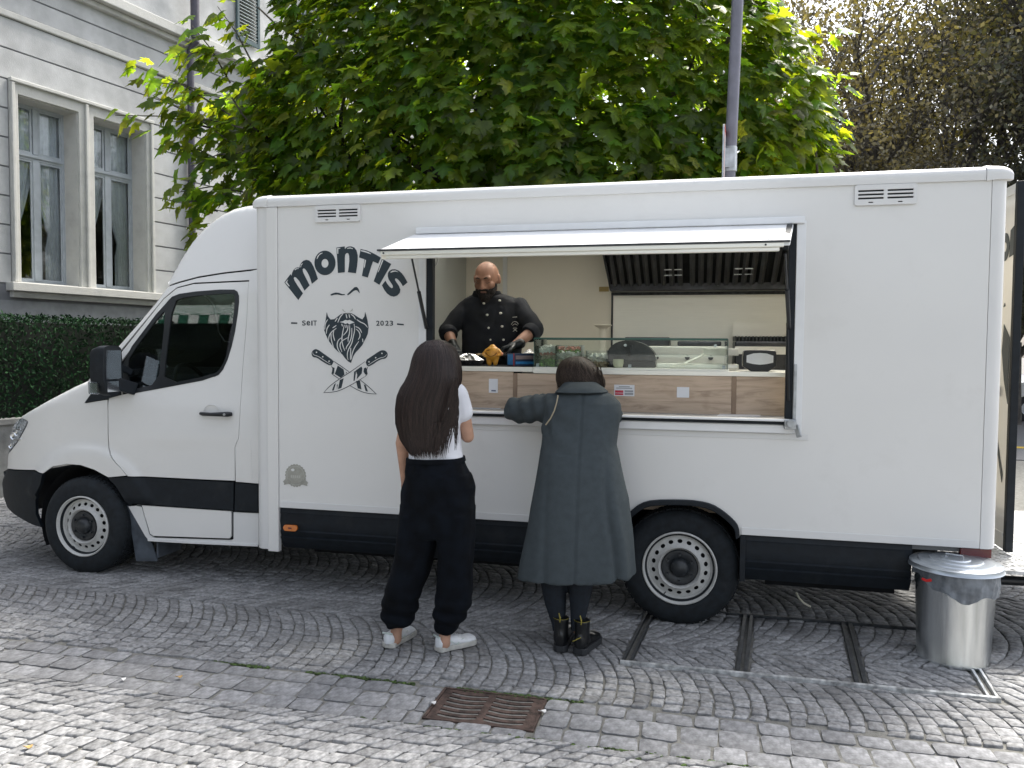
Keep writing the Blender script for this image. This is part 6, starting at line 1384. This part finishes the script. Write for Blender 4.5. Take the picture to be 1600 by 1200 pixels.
# bob hair
HB2 = [(556.5, 897, 906, -.09, .02), (559, 889, 914, -.10, .06), (565, 880, 923, -.11, .09), (574, 874.5, 930, -.12, .11), (584, 872, 938, -.125, .118), (594, 872, 942.5, -.135, .118), (602, 874, 943, -.145, .11), (609, 879, 940, -.15, .095)]
hm = MB(); ploft(hm, HB2, lambda t, v: 1+.02*math.sin(t*8+v*.05)+.015*math.sin(t*15), 64); hair = hm.build('hair', m_hair2, B, ang=0)
def hroots3(rg):
    t0 = rg.uniform(math.pi*.85, math.pi*2.15); v0 = 557.5+rg.random()**1.5*26; vend = 606+rg.uniform(-5, 6); vs = [r[0] for r in HB2]; pts, sd = [], []; off = rg.uniform(.001, .010); drift = rg.normal(0, .22)
    for v in np.linspace(v0, vend, 12):
        uL, uR, yc, d = [np.interp(v, vs, [r[k] for r in HB2]) for k in (1, 2, 3, 4)]; k_ = (v-v0)/(vend-v0); a = PY(uL, v, yc); b = PY(uR, v, yc)
        t = t0+drift*k_; c_, s_ = math.cos(t), math.sin(t); X = math.copysign(abs(c_)**.82, c_); Y = math.copysign(abs(s_)**.82, s_)
        pts.append(((a[0]+b[0])/2+(b[0]-a[0])/2*X+off*c_, yc+d*Y+off*s_, (a[2]+b[2])/2)); sd.append((c_, s_, .2))
    return pts, sd
strands('hair_strands', m_hair2, hair, hroots3, 1300, .0021, 8)
def hroots4(rg):
    side = rg.random() < .65; u0 = rg.uniform(925, 938) if side else rg.uniform(874, 884); u1 = u0+(rg.uniform(2, 9) if side else rg.uniform(-3, 3)); v0 = rg.uniform(572, 590); v1 = rg.uniform(600, 612); y0 = -.14-rg.random()*.08; pts = []
    for k in np.linspace(0, 1, 9): pts.append(tuple(PY(u0+(u1-u0)*k+2.0*math.sin(k*4+u0), v0+(v1-v0)*k, y0)))
    return pts, [(0, -1, 0)]*9
_h = strands('loose_strands', m_hair2, hair, hroots4, 160, .002, 9); _h['kind'] = 'stuff'
# ------------------------------------------------------------------ chef
Cf = thing('person', 'bald bearded man in black chef jacket and black gloves standing behind the counter', 'person', (2.93, .90, FLZ))
body = MB(); hc = Pv(760.5, 437, .80); HM = hframe(hc, R_(180-4), R_(20)); P = head(body, HM, 1.12)
body.cap_(hc+Vector((.01, .035, -.06)), .062, Pv(764, 474, .88), .060)
ploft(body, [(466, 745, 782, .88, .05), (478, 732, 806, .88, .08), (495, 730, 812, .87, .12), (530, 730, 810, .86, .13), (570, 728, 810, .86, .14), (640, 726, 812, .88, .13)])
sL, eL, wL = Pv(726, 479, .86), Pv(699, 517, .74), Pv(709, 541, .56); sR, eR, wR = Pv(813, 476, .86), Pv(835, 515, .74), Pv(804, 540, .54)
for a, b, c in ((sL, eL, wL), (sR, eR, wR)): body.cap_(a+Vector((0, .01, -.03)), .040, b, .044); body.cap_(b, .046, c, .032)
FL = frame(wL, (.10, -.16, -.10), (0, -.3, -1)); FR = frame(wR, (-.22, -.10, -.08), (0, -.2, -1))
hand(body, FL, .55, 1.05, side=1); hand(body, FR, .8, 1.05, side=-1)
for x in (-.12, .12): body.cap_((2.93+x, .90, 1.20), .09, (2.93+x, .92, .98), .06); body.cap_((2.93+x, .92, .98), .06, (2.93+x, .94, FLZ+.1), .042); body.cap_((2.93+x, .93, FLZ+.06), .045, (2.93+x, .75, FLZ+.045), .036)
rbuild(body, 'body', m_skin2, Cf, .0055, 2)
jk = MB(); ploft(jk, [(461, 737, 789, .88, .085), (466, 726, 806, .88, .105), (474, 721, 819, .88, .122), (490, 721, 820, .875, .145), (512, 724, 817, .865, .160), (535, 724, 815, .86, .172), (560, 724, 813, .86, .172), (600, 723, 815, .87, .165), (650, 720, 818, .88, .16)])
jk.cap_(sL+Vector((.012, 0, -.012)), .069, eL, .068); jk.cap_(eL, .070, eL.lerp(wL, .12), .064); jk.cap_(sR+Vector((-.012, 0, -.012)), .069, eR, .068); jk.cap_(eR, .070, eR.lerp(wR, .12), .064)
rbuild(jk, 'jacket', m_chef, Cf, .008, 3, fold_disp(.013, 8, 7, 9))
for e_, w_ in ((eL, wL), (eR, wR)): q = MB(); a = e_.lerp(w_, .08); b = e_.lerp(w_, .32); q.tube([a, a.lerp(b, .3), a.lerp(b, .7), b], [.066, .070, .068, .061], 20); q.build('sleeve_cuff', m_chef, Cf)
q = MB(); q.loft([ering(uL, uR, v, yc, d, 36) for v, uL, uR, yc, d in ((455, 741, 781, .86, .085), (466, 737, 787, .87, .098), (466, 739, 785, .87, .090), (456, 744, 778, .86, .077))], cap=False); q.build('stand_collar', m_chef, Cf, ang=0)
tr_ = MB(); tr_.loft([[(2.93+.19*math.cos(t), .88+.15*math.sin(t), z) for t in np.linspace(0, 6.283, 24, endpoint=False)] for z in (1.05, 1.25)]); 
for x in (-.11, .11): tr_.cap_((2.93+x, .90, 1.15), .11, (2.93+x, .92, .98), .09); tr_.cap_((2.93+x, .92, .98), .09, (2.93+x, .94, FLZ+.12), .07)
rbuild(tr_, 'trousers', m_trou, Cf, .012, 3)
for x in (-.12, .12): U, SO, *_r = shoe_mesh((2.93+x, 1.0), (2.93+x*1.1, .72), .06, .10, 0, .025); U.v = [(a, b, c+FLZ) for a, b, c in U.v]; SO.v = [(a, b, c+FLZ) for a, b, c in SO.v]; sh = U.build('shoe', m_boot, Cf); SO.build('sole', m_sole, sh)
for W_, F_, c_, s_ in ((wL, FL, .55, 1), (wR, FR, .8, -1)):
    q = MB(); hand(q, F_, c_, 1.05, side=s_, grow=.0022); q.cap_(F_ @ Vector((0, -.045, 0)), .036, F_ @ Vector((0, .0, 0)), .032); rbuild(q, 'glove', m_glove, Cf, .0042, 1)
def S3(c): return P(*c)
HR3 = HM.to_3x3()
q = MB()
for c, r in (((0, .060, -.088), (.048, .042, .040)), ((-.040, .042, -.056), (.029, .040, .042)), ((.040, .042, -.056), (.029, .040, .042)), ((-.060, .020, -.040), (.014, .026, .034)), ((.060, .020, -.040), (.014, .026, .034)), ((0, .090, -.044), (.030, .010, .009)), ((-.026, .082, -.056), (.011, .011, .018)), ((.026, .082, -.056), (.011, .011, .018)), ((0, .084, -.080), (.026, .016, .014)), ((0, .066, -.116), (.036, .030, .030))):
    q.ell(S3(c), tuple(k*1.12 for k in r), 16, 10, HR3)
rbuild(q, 'beard', m_beard, Cf, .004, 2, fold_disp(.002, 60, 60, 4))
for k in (-1, 1):
    q = MB(); q.tube([S3((k*.014, .091, .031)), S3((k*.030, .092, .037)), S3((k*.050, .080, .031))], [.003, .005, .0025], 8); q.build('eyebrow', m_beard, Cf)
    q = MB(); q.tube([S3((k*.018, .084, .003)), S3((k*.032, .086, -.001)), S3((k*.046, .078, .003))], .0018, 6); q.build('eye', m_eye, Cf)
q = MB(); q.tube([S3((-.018, .094, -.059)), S3((0, .0965, -.061)), S3((.018, .094, -.059))], .0028, 6); q.build('lips', M('lip', (.30, .14, .11), .5), Cf)
def surf_y(u, v, y0=.66):   # front of the jacket is near y = .70
    return y0
for (u, v) in ((755.9, 474), (761, 492), (763.6, 512.4), (766.7, 531), (780.3, 469.5), (781.9, 489.3), (784.3, 510), (786.5, 531)):
    yy_ = .735 if v > 485 else (.755 if v > 473 else .765)
    yy_ = .88-.172*1.02 if v > 505 else (.875-.155*1.02 if v > 485 else .88-.135)
    c = Pv(u, v, yy_); q = MB(); q.lathe([(0, -.012), (.0065, -.011), (.008, -.004), (.008, .02)], tuple(c), 'y', 14); q.build('button', m_btn, Cf)
def emb(pts, yy_): a = [tuple(Pv(u, v, yy_)) for u, v in pts]; q = MB(); q.tube(a, .0014, 6); q.build('embroidery', m_btn, Cf)
ye2 = .705
emb([(801, 495.7), (808, 495.2)], ye2+.01); emb([(799, 507), (801, 503.5), (804.5, 502.2), (808, 503.5), (810, 506.5)], ye2); emb([(800.5, 508.5), (804.5, 506), (808.5, 508)], ye2); emb([(803, 511), (804.5, 516), (806.5, 511)], ye2); emb([(801.5, 513), (808, 518)], ye2); emb([(808, 513), (801.5, 518)], ye2)
# ================================================================== THINGS ON THE COUNTER
zc = zleft+.0345
m_foil = M('aluminium_foil', (.80, .80, .80), .22, 1., var=.15, scale=40, bump=.008, bscale=45)
a = Vector((*Pv(730, 568, .42).xy, zc)); ft = MB()
rows = []
for k, (sc, z) in enumerate(((.80, .0), (1.0, .035), (1.06, .036), (1.0, .032), (.8, .045), (.4, .062), (.05, .066))):
    rows.append([(a.x+.115*sc*math.copysign(abs(math.cos(t))**.6, math.cos(t))+.004*math.sin(t*9+k), a.y+.09*sc*math.copysign(abs(math.sin(t))**.6, math.sin(t)), a.z+z*(1+.25*math.sin(5*t+k)*(k > 3))) for t in np.linspace(0, 6.283, 40, endpoint=False)])
ft.loft(rows); o = ft.build('foil_tray', m_foil, ang=20); tag(o, 'foil covered tray at the left end of the counter before the chef', 'tray')
bd = MB(); c = Pv(727, 557, .62); bd.v = []; bd.box(-.13, .13, -.09, .09, 0, .016); Rz = Matrix.Rotation(R_(-14), 4, 'Y'); bd.v = [tuple((Rz @ Vector(p))+Vector((c.x, c.y, zc+.035))) for p in bd.v]
o = bd.build('cutting_board', M('board_wood', (.42, .30, .18), .6, var=.1), smooth=False, bevel=.004); tag(o, 'small wooden cutting board propped behind the foil tray', 'cutting board')
# chicken: upright plucked bird
m_chick = M('yellow_skin', (.72, .34, .035), .42, var=.10, scale=30, bump=.002, bscale=110, dirt=((.50, .16, .02), 20, .5, .5), spec=.6)
ck = thing('chicken', 'whole yellow marinated chicken standing upright on the black mat', 'poultry', (3.05, .36, zc))
k_ = MB(); b0 = Vector((3.05, .36, zc)); V3 = lambda x, y, z: b0+Vector((x, y, z))
k_.ell(V3(0, 0, .090), (.050, .042, .045), 20, 14); k_.ell(V3(0, -.006, .070), (.042, .040, .035), 20, 14); k_.ell(V3(0, 0, .125), (.024, .022, .020), 16, 10); k_.cap_(V3(-.02, 0, .062), .028, V3(-.022, -.006, .02), .017); k_.cap_(V3(.02, 0, .062), .028, V3(.022, -.006, .02), .017)
k_.cap_(V3(-.022, -.006, .02), .016, V3(-.020, -.004, .012), .014); k_.cap_(V3(.022, -.006, .02), .016, V3(.020, -.004, .012), .014)
k_.cap_(V3(-.040, 0, .105), .013, V3(-.062, -.012, .080), .010); k_.cap_(V3(-.062, -.012, .080), .010, V3(-.045, -.026, .064), .009); k_.cap_(V3(.040, 0, .105), .013, V3(.064, -.012, .080), .012); k_.cap_(V3(.064, -.012, .080), .012, V3(.048, -.026, .070), .009)
rbuild(k_, 'carcass', m_chick, ck, .0035, 2)
q = MB(); q.ell(V3(.066, -.014, .080), (.013, .010, .013), 12, 8); q.build('wing_tip', M('pink_skin', (.75, .28, .14), .45), ck)
for pts in ([(-.040, -.036, .088), (-.022, -.043, .070), (0, -.046, .062)], [(.040, -.036, .088), (.022, -.043, .070), (0, -.046, .062)], [(-.034, -.034, .100), (-.010, -.041, .108)]): q = MB(); q.tube([V3(*p) for p in pts], .003, 6); q.build('skin_crease', M('dark_crease', (.25, .09, .012), .6), ck)  # darker brown lines along the folds of the skin
# knife in the gloved hand
kn = thing('knife', 'kitchen knife held in the chef gloved hand above the chicken', 'knife', tuple(wR))
tip = FR @ Vector((-.005, .075, -.035)); e2 = Pv(770, 549.5, .42); q = MB(); q.beam(tip, tip.lerp(e2, -.35), .02, .02); q.build('handle', m_blkg, kn, smooth=False, bevel=.004)
dirv = (e2-tip); q = MB(); up = Vector((0, .3, 1)).normalized(); q.add([tip+up*.012, tip-up*.012, e2-up*.002, tip+up*.012+Vector((0, .002, 0)), tip-up*.012+Vector((0, .002, 0)), e2-up*.002+Vector((0, .002, 0))], [(0, 1, 2), (5, 4, 3), (0, 2, 5, 3), (1, 4, 5, 2), (0, 3, 4, 1)]); q.build('blade', m_chrome, kn, smooth=False)
# blue and red film box
bxp = Vector((*Pv(812, 577, .38).xy, zc)); fb = thing('film_box', 'long blue and red cling film carton beside the chicken', 'box', tuple(bxp))
def rotbox(name, x0, x1, y0, y1, z0, z1, mt, par, c, ang, **k):
    q = MB(); q.box(x0, x1, y0, y1, z0, z1); Rm = Matrix.Rotation(ang, 4, 'Z'); q.v = [tuple((Rm @ Vector(p))+Vector(c)) for p in q.v]; return q.build(name, mt, par, smooth=False, **k)
m_box = M('carton_dark_blue', (.035, .06, .12), .45); m_boxb = M('carton_light_blue', (.05, .28, .62), .45, var=.1, scale=60); m_boxr = M('carton_red', (.45, .05, .05), .45)
ang_ = R_(48)
rotbox('carton', -.04, .17, -.045, .045, 0, .085, m_box, fb, bxp-Vector((.03, 0, 0)), ang_, bevel=.002)
rotbox('end_print', -.0425, -.0405, -.032, .032, .008, .078, m_boxb, fb, bxp-Vector((.03, 0, 0)), ang_); rotbox('edge_print', -.0425, -.0405, -.045, -.034, .0, .085, m_boxr, fb, bxp-Vector((.03, 0, 0)), ang_)
rotbox('side_print', -.03, .16, -.0475, -.0455, .045, .07, M('carton_grey', (.30, .24, .24), .5), fb, bxp-Vector((.03, 0, 0)), ang_); rotbox('side_stripe', -.03, .16, -.0475, -.0455, .012, .03, m_boxb, fb, bxp-Vector((.03, 0, 0)), ang_)
q = MB(); q.v = [tuple(bxp+Vector(p)) for p in ((.01, .05, .087), (.06, .03, .088), (.045, .09, .115), (.10, .08, .088), (.03, .12, .09))]; q.f = [(0, 1, 2), (1, 3, 2), (2, 3, 4), (0, 2, 4)]; q.build('loose_film', m_foil, fb, smooth=False)
# ---- glass display case
m_cg = GLASS('case_glass', (.95, .98, .97), 1.45, .02, .015); m_cge = M('green_glass_edge', (.05, .13, .11), .2, spec=.6)
zt_ = ztop+.0285; cx0 = PY(836, 527, .3)[0]; cx1 = PY(1137, 528, .3)[0]; cy0_, cy1_ = .285, .72; ch_ = PY(1000, 528.5, .285)[2]-zt_
dc = thing('display_case', 'long low glass display case on the counter holding salads and a dark domed warmer', 'display case', ((cx0+cx1)/2, .5, zt_))
def pane(x0, x1, y0, y1, z0, z1, nm='glass_pane', mt=None): q = MB(); q.box(x0, x1, y0, y1, z0, z1); q.build(nm, mt or m_cg, dc, smooth=False)
pane(cx0, cx1, cy0_, cy0_+.005, zt_+.012, zt_+ch_-.006); pane(cx0, cx1, cy0_-.004, cy1_, zt_+ch_-.005, zt_+ch_); pane(cx0, cx0+.005, cy0_+.006, cy1_, zt_+.012, zt_+ch_-.006); pane(cx1-.005, cx1, cy0_+.006, cy1_, zt_+.012, zt_+ch_-.006)
pane(cx0, cx1, cy0_-.0062, cy0_-.0045, zt_+ch_-.0085, zt_+ch_+.0015, 'glass_edge', m_cge); pane(cx0-.004, cx0-.0008, cy0_-.003, cy0_+.008, zt_+.01, zt_+ch_-.002, 'glass_edge', m_cge); pane(cx1+.0008, cx1+.004, cy0_-.003, cy0_+.008, zt_+.01, zt_+ch_-.002, 'glass_edge', m_cge)
pane(cx0-.0005, cx1+.0005, cy1_+.001, cy1_+.006, zt_+ch_-.0085, zt_+ch_, 'glass_edge', m_cge)
pane(cx0-.01, cx1+.01, cy0_-.012, cy1_+.02, zt_, zt_+.0115, 'base', m_ss); pane(cx0+.01, cx1-.01, cy1_-.16, cy1_-.05, zt_+.10, zt_+.104, 'shelf', m_cg); pane(cx0+.01, cx1-.01, cy0_+.18, cy0_+.182, zt_+.085, zt_+.095, 'shelf_rail', m_ss)
for x in (cx0+.01, (cx0+cx1)/2, cx1-.03): pane(x, x+.02, cy0_+.007, cy0_+.02, zt_+.012, zt_+.035, 'clamp', m_galv); 
for x in (PY(977, 540, .3)[0], PY(1118, 540, .3)[0]): q = MB(); q.lathe([(0, 0), (.010, 0), (.010, .012)], (x, .30, zt_+ch_-.045), 'y', 12); q.build('glass_bolt', m_chrome, dc)
# food in the case
m_let = M('lettuce', (.26, .44, .10), .5, var=.3, scale=30, island=.4); m_onion = M('onion', (.86, .84, .76), .45, var=.1, island=.2); m_rad = M('radish', (.68, .26, .2), .5, island=.3); m_saus = M('sliced_salad', (.78, .62, .42), .55, island=.35, var=.2, scale=30); m_tub = GLASS('clear_tub', (.97, .98, .98), 1.3, .05, .03)
def tubf(u0, u1, yy_, dep, hgt, layers, label, cat='salad tub'):
    x0 = PY(u0, 560, yy_)[0]; x1 = PY(u1, 560, yy_)[0]; T_ = thing('salad_tub', label, cat, ((x0+x1)/2, yy_+dep/2, zt_+.012)); z = zt_+.0125
    q = MB(); 
    for b_ in ((x0, x1, yy_, yy_+.003, z, z+hgt), (x0, x1, yy_+dep-.003, yy_+dep, z, z+hgt), (x0, x0+.003, yy_+.003, yy_+dep-.003, z, z+hgt), (x1-.003, x1, yy_+.003, yy_+dep-.003, z, z+hgt)): q.box(*b_)
    q.build('tub', m_tub, T_, smooth=False); rg = np.random.default_rng(int(u0)); zz0 = z+.002
    for mt, h_, nm, sz in layers:
        q = MB(); n = int(260*h_/.05)
        for _ in range(n):
            c = (rg.uniform(x0+.012, x1-.012), rg.uniform(yy_+.008, yy_+dep-.012), zz0+rg.uniform(0, h_)); r = sz*rg.uniform(.6, 1.3); Rm = Matrix.Rotation(rg.uniform(0, 6), 3, Vector(rg.normal(0, 1, 3)).normalized()); q.ell(c, (r, r*.35, r*.8), 6, 4, Rm)
        q.build(nm, mt, T_, smooth=True, kind='stuff', recalc=False); zz0 += h_
tubf(841, 868, .33, .16, .14, [(m_let, .045, 'lettuce', .014), (m_saus, .03, 'salad_mix', .010), (m_rad, .02, 'tomato', .010), (m_onion, .04, 'onion', .013)], 'layered salad tub at the left end of the display case')
tubf(869, 908, .33, .16, .145, [(m_let, .02, 'lettuce', .013), (m_saus, .03, 'salad_mix', .010), (m_onion, .045, 'onion', .013), (m_let, .015, 'herbs', .009), (m_rad, .02, 'tomato', .010)], 'tub of onion and herb salad behind the head of the woman in the coat')
tubf(915, 950, .36, .14, .11, [(m_saus, .035, 'salad_mix', .012), (m_onion, .05, 'onion', .012)], 'pale tub of chopped food right of the woman in the coat')
# domed warmer
m_dome = M('dark_dome', (.075, .075, .078), .4, .5, var=.15, scale=20)
dcx = Pv(980, 560, .52); wm = thing('domed_warmer', 'dark domed hot plate with black handle inside the glass display case', 'food warmer', (dcx.x, .52, zt_+.012)); z = zt_+.0125
dp = [(.165*math.cos(t)*(1+.12*math.cos(t)), z+.045+.135*math.sin(t)**.9) for t in np.linspace(0, math.pi, 22)]
q = MB(); q.prism([[(dcx.x+.01+a_, b_) for a_, b_ in dp]], .44, .62, 'y'); q.build('dome', m_dome, wm, ang=40, bevel=.01)
q = MB(); q.box(dcx.x-.155, dcx.x+.19, .43, .63, z, z+.044); q.build('base', m_blkg, wm, smooth=False, bevel=.005)
q = MB(); q.beam((dcx.x-.02, .425, z+.14), (dcx.x+.04, .425, z+.14), .02, .02); q.beam((dcx.x+.02, .425, z+.13), (dcx.x+.02, .425, z+.075), .02, .02, up=(0, 1, 0)); q.build('handle', m_blkg, wm, smooth=False, bevel=.003)
for zz1 in (.075, .105): q = MB(); q.box(dcx.x-.13, dcx.x+.15, .436, .4395, z+zz1, z+zz1+.006); q.build('dome_band', m_ssd, wm, smooth=False)
gcx = Pv(966, 573, .36); q = MB(); q.lathe([(.028, 0), (.036, .03), (.034, .055), (.032, .055), (.034, .03), (.026, .003), (0, .003)], (gcx.x, .36, z), 'z', 24); o = q.build('glass_bowl', M('frosted_bowl', (.55, .55, .40), .3), ang=30); tag(o, 'small yellowish glass bowl in front of the domed warmer', 'bowl')
# pan trays on the right of the case
p = Pv(1075, 560, .5); q = MB(); q.box(p.x-.2, p.x+.32, .40, .66, z, z+.028); o = q.build('steel_tray', m_ss, smooth=False, bevel=.006); tag(o, 'flat steel tray in the right half of the glass display case', 'tray')
q = MB(); q.beam((p.x-.02, .38, z+.032), (p.x+.12, .5, z+.10), .03, .006); q.beam((p.x-.10, .34, z+.02), (p.x-.02, .38, z+.032), .012, .008); o = q.build('serving_tongs', m_ss, smooth=False, bevel=.002); tag(o, 'steel serving tongs leaning on the tray in the glass case', 'tongs')
q = MB(); q.box(p.x+.10, p.x+.32, .45, .64, z+.085, z+.13); o = q.build('food_box', m_onion, smooth=False, bevel=.004); tag(o, 'white food container on the shelf at the right end of the glass case', 'container')
# napkin dispenser
nx0, nx1 = PY(1161, 570, .30)[0], PY(1213, 570, .30)[0]; nz1 = PY(1187, 547, .30)[2]
nd = thing('napkin_dispenser', 'black table napkin dispenser with white oval front at the right end of the counter', 'napkin dispenser', ((nx0+nx1)/2, .36, zt_))
q = MB(); q.prism([smooth_loop([(nx0, zt_), (nx1, zt_), (nx1+.002, nz1-.01), (nx1-.02, nz1), (nx0+.02, nz1), (nx0-.002, nz1-.01)], 1)], .29, .44, 'y'); q.build('case', m_blkg, nd, ang=40, bevel=.006)
q = MB(); xm = (nx0+nx1)/2; w_ = (nx1-nx0)*.40; h0 = zt_+.045; h1 = nz1-.018
q.prism([[(xm-w_, h0+.012), (xm-w_*.5, h0+.002), (xm, h0-.002), (xm+w_*.5, h0+.002), (xm+w_, h0+.012), (xm+w_, h1-.016), (xm+w_*.5, h1-.003), (xm, h1), (xm-w_*.5, h1-.003), (xm-w_, h1-.016)]], .284, .2895, 'y'); q.build('napkin_face', M('napkin_white', (.75, .78, .8), .7), nd, smooth=False)
# small stand on the rear worktop
p = Pv(941.5, 520, 1.6); q = MB(); q.lathe([(.035, 0), (.03, .01), (.028, .30), (.034, .32), (.075, .345), (.072, .35), (.0, .345)], (p.x, 1.62, 1.54), 'z', 24); o = q.build('bowl_stand', m_inside, ang=30); tag(o, 'small cream bowl on a stem against the rear wall of the truck', 'bowl')
for (u, v, w_, h_, lb) in ((862, 518, .30, .16, 'cream container on the rear worktop right of the chef'), (1010, 555, .28, .10, 'low steel container on the rear worktop behind the glass case')):
    p = Pv(u, v, 1.7); q = MB(); q.box(p.x-w_/2, p.x+w_/2, 1.6, 1.85, 1.541, 1.541+h_); o = q.build('container', m_inside if h_ > .12 else m_ss, smooth=False, bevel=.01); tag(o, lb, 'container')
# cards on the wood front, papers on the ledge
m_card = M('white_card', (.76, .77, .80), .5, var=.02); yw = YW
def card(u0, v0, u1, v1, label):
    a_ = PY(u0, v1, yw); b_ = PY(u1, v0, yw); q = MB(); q.box(a_[0], b_[0], yw-.0035, yw-.0008, a_[2], b_[2]); o = q.build('card', m_card, smooth=False); tag(o, label, 'card'); return o, a_, b_
def cmark(o, u0, v0, u1, v1, mt, nm='print'): a_ = PY(u0, v1, yw); b_ = PY(u1, v0, yw); q = MB(); q.box(a_[0], b_[0], yw-.0044, yw-.0036, a_[2], b_[2]); q.build(nm, mt, o, smooth=False)
m_prt = M('card_print', (.10, .13, .22), .5); m_prr = M('card_red', (.55, .04, .07), .5); m_prg = M('card_grey', (.35, .36, .38), .5)
o, *_ = card(764, 592, 778, 613.5, 'tall white card on the left wooden board below the chicken'); cmark(o, 768, 609.5, 775, 611.5, m_prt, 'logo_print')
o, *_ = card(959.5, 601.5, 991.5, 618.5, 'white card with red and grey payment marks right of the woman in the coat'); cmark(o, 961, 610, 974, 613.5, m_prr); cmark(o, 961, 614.5, 974, 617, m_prr); cmark(o, 976, 610, 989.5, 612.5, m_prg); cmark(o, 976, 613.8, 989.5, 617, m_prg); cmark(o, 967, 603.6, 984, 604.6, m_prg); cmark(o, 963, 606, 988, 607, m_prg)
o, *_ = card(1057.5, 605, 1077, 621, 'small square white card near the right wooden joint')
for pts, lb in (([(1120, 649.5), (1187, 650.5), (1193, 641.5), (1133, 641)], 'white paper menu lying on the right end of the serving ledge'), ([(735, 637.5), (782, 638.5), (792, 629), (757, 634)], 'white paper sheet on the ledge between the two women')):
    w = [Vector(PG(u, v, zl+.003)) for u, v in pts]; q = MB(); q.v = [tuple(p) for p in w]+[tuple(p-Vector((0, 0, .0018))) for p in w]; q.f = [(0, 1, 2, 3), (7, 6, 5, 4)]+[(i, (i+1) % 4, 4+(i+1) % 4, 4+i) for i in range(4)]; o = q.build('paper_sheet', m_card, smooth=False); tag(o, lb, 'paper')
# ================================================================== RUBBISH BIN
m_bin = M('galvanised_bin', (.76, .79, .79), .22, 1., var=.10, scale=4, stretch=(5, 5, .35), bump=.0012, bscale=14, rvar=.1)
m_lid = M('galvanised_lid', (.46, .50, .54), .36, .9, var=.08, scale=5)
m_bag = M('grey_bin_bag', (.17, .19, .215), .28, var=.25, scale=14, bump=.004, bscale=40)
bx, by = 5.815, -.100
bn = thing('rubbish_bin', 'round galvanised rubbish bin with grey liner bag by the rear corner of the truck', 'bin', (bx, by, 0))
q = MB(); q.lathe([(0, .004), (.172, .004), (.181, .0), (.183, .012), (.180, .020), (.196, .40), (.200, .41), (.203, .505), (.200, .505)], (bx, by, 0), 'z', 72); q.build('can', m_bin, bn, ang=40)
rows = []
for k, z in enumerate((.515, .505, .48, .455, .43, .41)):
    row = []
    for j in range(120):
        t = 2*math.pi*j/120; drop = (.035+.075*max(0, math.cos(t-R_(-60)))+.018*math.sin(3*t+1)+.012*math.sin(7*t)); zz_ = .515-(.515-z)/.105*(drop+.035)
        r = .211+.010*noise.noise(Vector((math.cos(t)*6, math.sin(t)*6, k*.9)))*(1 if k else .3)+.003*math.sin(t*31+k)
        if k == 5: r -= .004
        row.append((bx+r*math.cos(t), by+r*math.sin(t), zz_))
    rows.append(row)
q = MB(); q.loft(rows, cap=False); q.build('liner_bag', m_bag, bn, ang=0)
q = MB(); q.tube([(bx-.19, by-.10, .455), (bx-.175, by-.125, .452), (bx-.16, by-.142, .462)], .008, 6); q.build('red_tie', M('red_tape', (.7, .03, .03), .5), bn)
q = MB(); q.lathe([(0, .556), (.07, .557), (.075, .552), (.13, .553), (.136, .547), (.185, .547), (.192, .540), (.222, .538), (.230, .532), (.232, .512), (.236, .508), (.232, .506), (.226, .508), (.0, .530)], (bx, by, 0), 'z', 80); ld_ = q.build('lid', m_lid, bn, ang=40)
q = MB(); q.tube([(bx-.045, by+.02, .556), (bx-.045, by+.02, .574), (bx+.03, by-.02, .574), (bx+.03, by-.02, .556)], .0045, 8); q.box(bx-.052, bx-.036, by+.012, by+.028, .5565, .559); q.build('handle', m_galv, ld_, bevel=0)
# gas hose end under the truck
q = MB(); q.tube([Pv(1244, 926, .30), Pv(1249, 935, .28), Pv(1257, 943, .26), Pv(1267, 948, .25)], .006, 8); o = q.build('loose_hose', M('cream_hose', (.62, .60, .48), .5)); tag(o, 'short cream hose end hanging below the truck skirt behind the rear wheel', 'hose')
# ================================================================== ACROSS THE STREET (behind the viewer; seen reflected in the cab window)
m_fac = M('restaurant_wall', (.10, .13, .10), .9, var=.3, scale=.7)
rb = thing('restaurant', 'dark facade reflected under the striped awning in the cab side window', 'building', (-9, -17, 0))
q = MB(); q.box(-22, 1.5, -19, -17.01, 0, 9.5); q.build('wall', m_fac, rb, smooth=False)
for k in range(6): q = MB(); q.box(-20+k*3.5, -18.2+k*3.5, -17.008, -16.95, 1.0, 3.0); q.build('window', m_dark, rb, smooth=False)
m_gr = M('awning_green', (.02, .12, .07), .8); m_wh = M('awning_white', (.75, .77, .74), .8)
aw = thing('awning', 'green and white striped awning reflected in the cab side window', 'awning', (-8, -12.5, 0))
x = -20.0; k = 0
while x < 1:
    q = MB(); q.add([(x, -17.0, 8.4), (x+.28, -17.0, 8.4), (x+.28, -11.0, 5.95), (x, -11.0, 5.95), (x, -17.0, 8.37), (x+.28, -17.0, 8.37), (x+.28, -11.0, 5.92), (x, -11.0, 5.92)], [(0, 1, 2, 3), (7, 6, 5, 4), (0, 4, 5, 1), (1, 5, 6, 2), (2, 6, 7, 3), (3, 7, 4, 0)]); q.build('stripe', m_wh if k % 2 else m_gr, aw, smooth=False)
    q = MB(); q.box(x, x+.28, -11.0, -10.98, 5.70, 5.918); q.build('valance', m_gr if k % 2 else m_wh, aw, smooth=False)
    x += .28; k += 1
for x in (-19.5, -13, -6.5, -.5): q = MB(); q.tube([(x, -11.1, 0), (x, -11.1, 5.9)], .05, 10); q.build('awning_post', m_post, aw)
